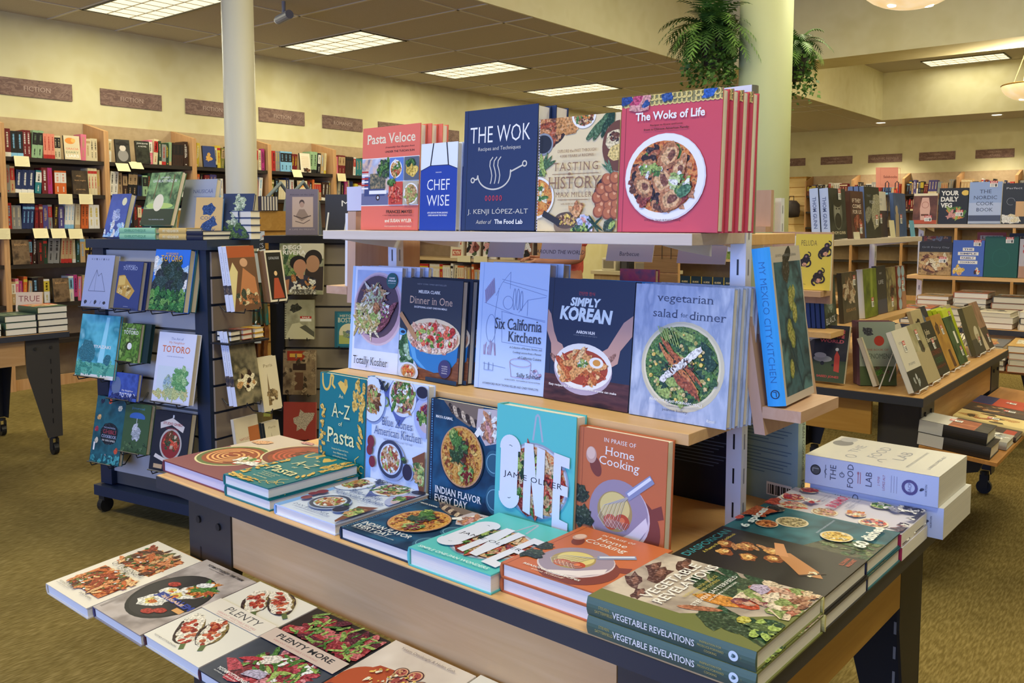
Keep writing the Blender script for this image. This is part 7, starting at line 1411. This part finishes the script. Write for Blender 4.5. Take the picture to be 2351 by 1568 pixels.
for i, (a, b_, n, wh) in enumerate(((.70, .03, 3, 'stack half hidden by the easels'), (.93, .03, 3, 'front stack below the family cookbook'), (1.16, .02, 3, 'front stack below the green cookbook'), (1.39, .02, 3, 'front stack at the picture edge'), (.72, .34, 5, 'rear grey stack under the far shelf'), (.95, .34, 6, 'rear reddish stack under the far shelf'), (1.18, .34, 5, 'rear dark stack under the far shelf'), (1.40, .34, 6, 'rear white stack under the far shelf'))):
    heap(D3, a, b_, .7505, .205, .27, n, i + 3, wh)
for i, (a, wh) in enumerate(((.95, 'low tray stack behind the poetry table'), (1.17, 'low tray stack under the front stacks'), (1.385, 'low tray stack at the picture edge'))):
    heap(D3, a, -.262, .5335, .205, .25, 4, i + 20, wh, 4.95, .03, .042)
# ---------------------------------------------------------------- back wall shelves and gondolas between
GG = 'graphic novels on the back wall'
BW = ['first back bookcase', 'second back bookcase', 'back bookcase behind coral card', 'fourth back bookcase', 'last back bookcase']
for i, x0 in enumerate(BX):
    shelve((x0, YB - .40), 0, .03, .86, 1.92, f'top shelf, {BW[i]}', GG, 'graphic novel', (.16, .25), ['black', 'navy', 'grey', 'dark red', 'dark brown', 'purple', 'tan', 'white', 'red'], name='graphic_novel')
    if i > 1: shelve((x0, YB - .40), 0, .03, .86, 1.62, f'second shelf, {BW[i]}', GG, 'graphic novel', (.18, .25), ['black', 'navy', 'dark brown', 'dark red', 'grey', 'purple'], name='graphic_novel')
t = thing('slatwall_bay', 'pale slatwall bay beside the back bookcases, next to the silver book', 'display stand', (-7.35, YB - .30, 0))
m = MB().box(0, .013, 0, .93, .29, 2.30, OCHRE)
for i in range(12): m.box(0, 0, .12 + .18 * i, .93, .0125, .285 + .18 * i, wood('pale_slat', 'd8bc84', 'ccae74', 0, 6))
m.build('panel', t)
t = thing('wall_hanging_bag', 'dark round-topped bag hanging on the pale slatwall bay', 'bag', (-6.62, YB - .52, 1.62))
MB().lathe([(.001, .22), (.10, .21), (.16, .14), (.17, 0), (.15, -.1), (.001, -.12)], (0, 0, 0), flat('3a3230', .6), 20).build('body', t, smooth=True)
MB().tube([(-.05, 0, .2), (-.04, .02, .30), (.04, .02, .30), (.05, 0, .2)], .008, flat('3a3230'), 6).build('strap', t)
def gondola(lab, x0, x1, y, zs, top, group='low bookcases in the middle of the shop'):
    t = thing('low_bookcase', lab, 'bookcase', (x0, y, 0), 0, group); w = x1 - x0
    for x in (0, w - .03): MB().box(x, 0, 0, x + .03, .36, top, BIRCH).build('side_panel', t)
    MB().box(.031, .33, .0, w - .031, .345, top, BACKP).build('back_panel', t)
    for z in zs: MB().box(.031, .004, z - .025, w - .031, .329, z, wood('light_shelf', 'd8bf94', 'c8ac80', 0)).build('shelf', t)
    MB().box(.031, .02, 0, w - .031, .04, .1, BIRCH).build('plinth', t)
gondola('low birch bookcase seen through the gap above the line-drawing book', -6.35, -4.55, 6.02, [.25, .52, .79, 1.075, 1.36], 1.40)
GM_ = 'books on the middle bookcases'
def art_kind(a): a.rect(0, 0, 1, 1, ink('dcd0b0')); a.rect(.15, .55, .85, .85, ink('b84a34')); a.text('KING', .5, .7, w=.6, h=.16, m=CREAM, bold=.03); a.rect(.15, .1, .85, .35, ink('b8503c')); a.text('KYIV', .5, .22, w=.6, h=.16, m=CREAM, bold=.03)
def art_pic(s):
    def f(a): a.rect(0, 0, 1, 1, ink(['6a6a72', 'd8d0c0', 'c8bc98', '8a5a44'][s % 4])); a.scatter(.5, .5, .4, .5, 26, .12, [WHT, ink('7a3a34'), ink('4a5a3c'), BLACK, PNK][s % 3:], seed=s)
    return f
for i, (x, f, lab) in enumerate(((-5.62, art_kind, 'cream cover with two red blocks'), (-5.42, art_pic(1), 'grey cover with pale figures'), (-5.22, art_pic(5), 'white cover with dark red shapes'), (-5.02, art_pic(2), 'tan sketchy cover'), (-4.82, art_pic(3), 'brown mottled cover'))):
    b = plain('middle_book', lab + ', face-out on the middle bookcase', 'book', .155, .225, .02, 'd8cca8', f, GM_, soft=True); b.location = (x, 6.05 + .02, 1.0755); b.rotation_euler = (R(86), 0, 0)
shelve((-6.35, 6.02), 0, .05, 1.75, .79, 'middle bookcase, lower row', GM_, 'book', (.18, .24), ['dark brown', 'black', 'cream', 'red', 'orange', 'navy', 'tan', 'white'], name='middle_book')
for i, x in enumerate((-5.50, -5.30)):
    t = thing('shelf_card', f'cream card on the middle bookcase shelf, {["first", "second"][i]} of two', 'shelf card', (x, 6.015, 1.045), 0); MB().box(0, 0, 0, .16, .002, .055, CARDM).build('card', t); MB().box(0, .0, .0552, .16, .05, .0562, CARDM).build('fold', t)
gondola('low bookcase with blue and yellow boxed books behind the right upright', -4.55, -3.35, 8.1, [.3, .66, 1.045, 1.40], 1.42)
for i in range(9):
    b = plain('middle_book', f'navy book with yellow edges, {NTH[i]} in the row behind the right upright', 'book', .115, .20, .022, '1f3a5a', lambda a: (a.rect(0, 0, .06, 1, ink('d8c050')), a.text('GUIDE', .5, .72, w=.6, h=.09, m=CREAM, bold=.02), a.text('WORLD', .5, .35, w=.6, h=.07, m=ink('8ab04a'), bold=.02)), GM_); b.location = (-4.48 + .122 * i, 8.16, .6605); b.rotation_euler = (R(88), 0, 0)
b = plain('middle_book', 'leafy green and white book on the shelf above the navy row', 'book', .22, .2, .02, '5a7a3c', lambda a: (a.rect(0, 0, 1, 1, mottle(['5a7a3c', '8aa05a', '3a5a2c'], 30)), a.rect(0, 0, .1, 1, WHT)), GM_); b.location = (-4.02, 8.15, 1.0455); b.rotation_euler = (R(88), 0, 0)
b = plain('middle_book', 'navy and blue book on the shelf above the navy row', 'book', .13, .2, .02, '1f3050', lambda a: a.rect(.1, .5, .9, .8, ink('4a7aa8')), GM_); b.location = (-4.20, 8.15, 1.0455); b.rotation_euler = (R(88), 0, 0)
t = thing('hook_display', 'brown slatwall panel with hooks in the middle of the shop', 'display stand', (-4.12, 7.02, 0))
m = MB().box(0, .013, .05, .34, .05, 1.42, BIRCH)
for i in range(9): m.box(0, 0, .06 + .15 * i, .34, .0125, .195 + .15 * i, wood('brown_slat', '9c7a58', '8a6a4a', 0, 6))
m.build('panel', t)
for x in (.08, .2, .29): wire(t, [(x, 0, 1.20), (x, -.03, 1.20), (x, -.03, 1.08)])
MB().box(.0, -.1, 0, .34, .16, .048, DARK).build('foot', t)
t = thing('service_counter', 'cream counter with boxes on it behind the person', 'counter', (-4.85, 7.3, 0))
MB().box(0, 0, 0, .68, .5, .90, wood('counter_front', 'c8b088', 'bca27a', 2)).build('body', t); MB().box(-.02, -.03, .9005, .70, .52, .935, ink('d8ccaa')).build('worktop', t)
for i, (x, w, h, c, lab) in enumerate(((.05, .16, .12, 'd8d0b8', 'cream box on the counter, near the person'), (.26, .10, .16, '2a2a2e', 'black speaker box on the counter'), (.42, .2, .1, 'a89878', 'tan box on the counter, right end'))):
    t = thing('counter_box', lab, 'box', (-4.85 + x, 7.36, .936)); MB().box(0, 0, 0, w, .16, h, ink(c)).build('body', t, bevel=.004); MB().box(.02, -.003, .02, w - .02, -.0005, h - .02, ink('8a8272' if i != 1 else '4a4a50')).build('front_panel', t)

# ---------------------------------------------------------------- person standing behind the shelf unit
SKIN = flat('b0785c', .5, .4); SHIRT = mottle(['c8544a', 'd46054', 'bc4a42'], 20, 3, rough=.8); JEAN = mottle(['232a40', '2c3450'], 30, 2, rough=.85); HAIR = mottle(['2c2018', '3c2c20'], 60, 2, rough=.6)
def skin_mesh(name, verts, edges, radii, m, parent=None, root=0, sub=2):
    me = bpy.data.meshes.new(name); me.from_pydata(verts, edges, []); me.materials.append(m)
    o = bpy.data.objects.new(name, me); COL.objects.link(o)
    if parent: o.parent = parent
    mod = o.modifiers.new('skin', 'SKIN')
    sv = me.skin_vertices[0].data if me.skin_vertices else None
    if sv is None:
        me.attributes
    for i, r in enumerate(radii):
        rr = r if isinstance(r, tuple) else (r, r); me.skin_vertices[0].data[i].radius = rr
        me.skin_vertices[0].data[i].use_root = (i == root)
    sd = o.modifiers.new('sub', 'SUBSURF'); sd.levels = sub; sd.render_levels = sub
    me.polygons.foreach_set('use_smooth', [True] * len(me.polygons)) if len(me.polygons) else None
    mod.use_smooth_shade = True
    return o
# local: faces -y; x to the person's left is +x
P = thing('person', 'person in a coral shirt standing with both forearms raised, behind the shelves', 'person', (-3.98, 5.64, 0), R(-38))
V = [(0, 0, .94), (0, -.005, 1.08), (0, 0, 1.24), (0, .01, 1.40), (0, .015, 1.47), (0, -.01, 1.53), (0, -.015, 1.60), (0, -.01, 1.67),
     (.17, .01, 1.385), (.225, .03, 1.13), (.12, -.20, 1.10), (.07, -.27, 1.11),
     (-.17, .01, 1.385), (-.225, .03, 1.13), (-.12, -.20, 1.11), (-.05, -.275, 1.13),
     (.095, 0, .88), (.10, -.01, .49), (.105, .02, .09), (.11, -.11, .035),
     (-.095, 0, .88), (-.10, -.01, .49), (-.105, .02, .09), (-.11, -.11, .035)]
Eg = [(0, 1), (1, 2), (2, 3), (3, 4), (4, 5), (5, 6), (6, 7), (3, 8), (8, 9), (9, 10), (10, 11), (3, 12), (12, 13), (13, 14), (14, 15), (0, 16), (16, 17), (17, 18), (18, 19), (0, 20), (20, 21), (21, 22), (22, 23)]
Rd = [(.145, .105), (.135, .10), (.15, .105), (.10, .085), .052, (.062, .07), (.075, .092), (.062, .075), .055, .043, .029, (.038, .018), .055, .043, .029, (.038, .018), .085, .056, .040, (.042, .03), .085, .056, .040, (.042, .03)]
# fingers and thumb of each hand grow out of the palm vertex
for pv, sx in ((11, -1), (15, 1)):
    px, py, pz = V[pv]
    for k, (dx, L) in enumerate(((-.030, .062), (-.010, .074), (.011, .070), (.030, .055))):
        i = len(V); V += [(px + dx, py - .045, pz - .002), (px + dx, py - .045 - L * .55, pz - .012), (px + dx, py - .04 - L * .85, pz - .03)]
        Eg += [(pv, i), (i, i + 1), (i + 1, i + 2)]; Rd += [.009, .008, .007]
    i = len(V); V += [(px - sx * -.04, py - .01, pz + .012), (px - sx * -.058, py - .045, pz + .016)]; Eg += [(pv, i), (i, i + 1)]; Rd += [.011, .009]
skin_mesh('body', V, Eg, Rd, SKIN, P)
SV = [(0, 0, .96), (0, -.005, 1.08), (0, 0, 1.24), (0, .01, 1.385), (0, .013, 1.445), (.165, .01, 1.375), (.215, .025, 1.20), (-.165, .01, 1.375), (-.215, .025, 1.20)]
skin_mesh('shirt', SV, [(0, 1), (1, 2), (2, 3), (3, 4), (3, 5), (5, 6), (3, 7), (7, 8)], [(.165, .13), (.15, .118), (.168, .122), (.12, .105), .066, .075, .07, .075, .07], SHIRT, P)
JV = [(0, 0, .95), (.095, 0, .86), (.10, -.01, .49), (.105, .015, .11), (-.095, 0, .86), (-.10, -.01, .49), (-.105, .015, .11)]
skin_mesh('trousers', JV, [(0, 1), (1, 2), (2, 3), (0, 4), (4, 5), (5, 6)], [(.155, .12), .102, .075, .062, .102, .075, .062], JEAN, P)
for s in (-1, 1):
    m = MB(); m.hexa([(s * .11 - .045, -.17, .001), (s * .11 + .045, -.17, .001), (s * .11 + .04, .08, .001), (s * .11 - .04, .08, .001), (s * .11 - .038, -.15, .06), (s * .11 + .038, -.15, .06), (s * .11 + .04, .07, .10), (s * .11 - .04, .07, .10)], flat('d8d4cc', .6)); m.build('shoe', P, bevel=.015)
hm = MB(); hm.lathe([(.001, .135), (.05, .128), (.085, .095), (.098, .04), (.096, -.02), (.080, -.06)], (0, .012, 1.645), HAIR, 24); hm.build('hair', P, smooth=True)
fm_ = MB()
for s in (-1, 1): fm_.lathe([(.001, .008), (.010, .004), (.012, 0), (.001, -.006)], (s * .032, -.098, 1.60), WHITE, 12); fm_.lathe([(.001, .006), (.005, .003), (.001, -.004)], (s * .032, -.108, 1.60), BLACK, 10)
fm_.build('eyes', P, smooth=True)
MB().hexa([(-.016, -.10, 1.555), (.016, -.10, 1.555), (.010, -.09, 1.60), (-.010, -.09, 1.60), (-.011, -.124, 1.558), (.011, -.124, 1.558), (.006, -.105, 1.60), (-.006, -.105, 1.60)], SKIN).build('nose', P, bevel=.004)
MB().box(-.024, -.101, 1.522, .024, -.094, 1.532, flat('8a4a42')).build('mouth', P, bevel=.002)
for s in (-1, 1): MB().lathe([(.001, -.006), (.02, -.004), (.024, .004), (.001, .008)], (0, 0, 0), SKIN, 14).build('ear', P, (s * .086, -.005, 1.59), (0, R(90), 0), smooth=True)
t = thing('wristwatch', 'white wristwatch on the coral-shirted person', 'watch', (0, 0, 0)); t.parent = None
MB().tube([(.031 * math.cos(k * .6), .0, .031 * math.sin(k * .6)) for k in range(11)], .006, ink('e8e6e0'), 6, closed=True).build('strap', t)
MB().box(-.016, -.016, .030, .016, .016, .040, ink('f0f0ee')).build('dial', t, bevel=.003)
q = Matrix.Rotation(R(-38), 4, 'Z') @ Vector((-.148, -.135, 1.1105)); t.location = (-3.98 + q.x, 5.64 + q.y, q.z); t.rotation_euler = (0, 0, R(-38 - 22))

# ---------------------------------------------------------------- ferns and ivy in planters on the wide column
def fern_planter(lab, x, y, z, rz, seed, n_f, n_i, sc):
    t = thing('fern_planter', lab, 'plant', (x, y, z), rz, 'planters on the wide column'); r = random.Random(seed)
    MB().lathe([(.001, -.24), (.045, -.24), (.11 * sc, -.02), (.115 * sc, 0), (.105 * sc, 0), (.095 * sc, -.03), (.001, -.035)], (0, 0, 0), flat('3c3a44', .5), 20).build('pot', t, smooth=True)
    G = [mottle([c, d], 40, 2, rough=.5) for c, d in (('345822', '4c7632'), ('46702e', '608c40'), ('284a20', '3e662e'), ('56823a', '78a450'))]
    cz, sz = math.cos(rz), math.sin(rz)
    def clear(*ps): return all(math.hypot(x + p[0] * cz - p[1] * sz + 2.78, y + p[0] * sz + p[1] * cz - 6.49) > .205 for p in ps)
    m = MB()
    for i in range(n_f):
        a = r.uniform(0, 6.283); L = r.uniform(.22, .40) * sc; el = r.uniform(.25, 1.35); g = r.choice(G); px = Vector((0, 0, 0)); dirn = Vector((math.cos(a) * math.cos(el), math.sin(a) * math.cos(el), math.sin(el)))
        K = 15; side = Vector((-math.sin(a), math.cos(a), 0))
        for k in range(K):
            nx = px + dirn * (L / K); dirn = (dirn + Vector((0, 0, -.145))).normalized()
            w = .052 * sc * math.sin(math.pi * min(1, (k + 1.5) / (K + 1.5))) ** .7
            for s in (-1, 1):
                tip = nx + side * s * w + dirn * .014 + Vector((0, 0, -.006)); q = (nx - px)
                if clear(px, tip, nx): m.face([px, px + q * .75, tip + q * .2, tip], g)
            px = nx
    m.build('fern_fronds', t)
    m = MB()
    for i in range(n_i):
        a = r.uniform(0, 6.283); rr = r.uniform(.02, .13) * sc; p = Vector((math.cos(a) * rr, math.sin(a) * rr, r.uniform(-.05, .08))); v = Vector((math.cos(a) * r.uniform(.02, .5), math.sin(a) * r.uniform(.02, .5), -.6)); L = r.randint(6, 15)
        for k in range(L):
            p = p + v * .030 + Vector((r.uniform(-.012, .012), r.uniform(-.012, .012), -.004)); v = (v + Vector((0, 0, -.12))).normalized() * .8
            s = r.uniform(.014, .026); n = Vector((r.uniform(-1, 1), r.uniform(-1, 1), r.uniform(.1, 1))).normalized(); u = n.orthogonal().normalized(); w = n.cross(u); c = p + u * s
            if clear(p, c + u * s, c + w * s, c - w * s): m.face([p, c + w * s * .75 - u * s * .2, c + u * s * .2 + w * s * .35, c + u * s, c + u * s * .2 - w * s * .35, c - w * s * .75 - u * s * .2], r.choice(G))
    m.build('ivy', t)
    MB().tube([(0, 0, -.1), (0, .12 * sc, -.1)], .012, DARK, 8).build('wall_bracket', t)
cx, cy = -2.78, 6.49
rx, ry = math.cos(R(38.9)), math.sin(R(38.9))
fern_planter('large fern and ivy planter on the near side of the wide column', cx - rx * .26 - .12, cy - ry * .26 + .03 - .10, 2.80, R(0), 4, 110, 130, 1.3)
fern_planter('smaller fern and ivy planter on the far side of the wide column', cx + rx * .235 - .08, cy + ry * .235 + .20, 2.74, R(90), 9, 50, 64, .85)
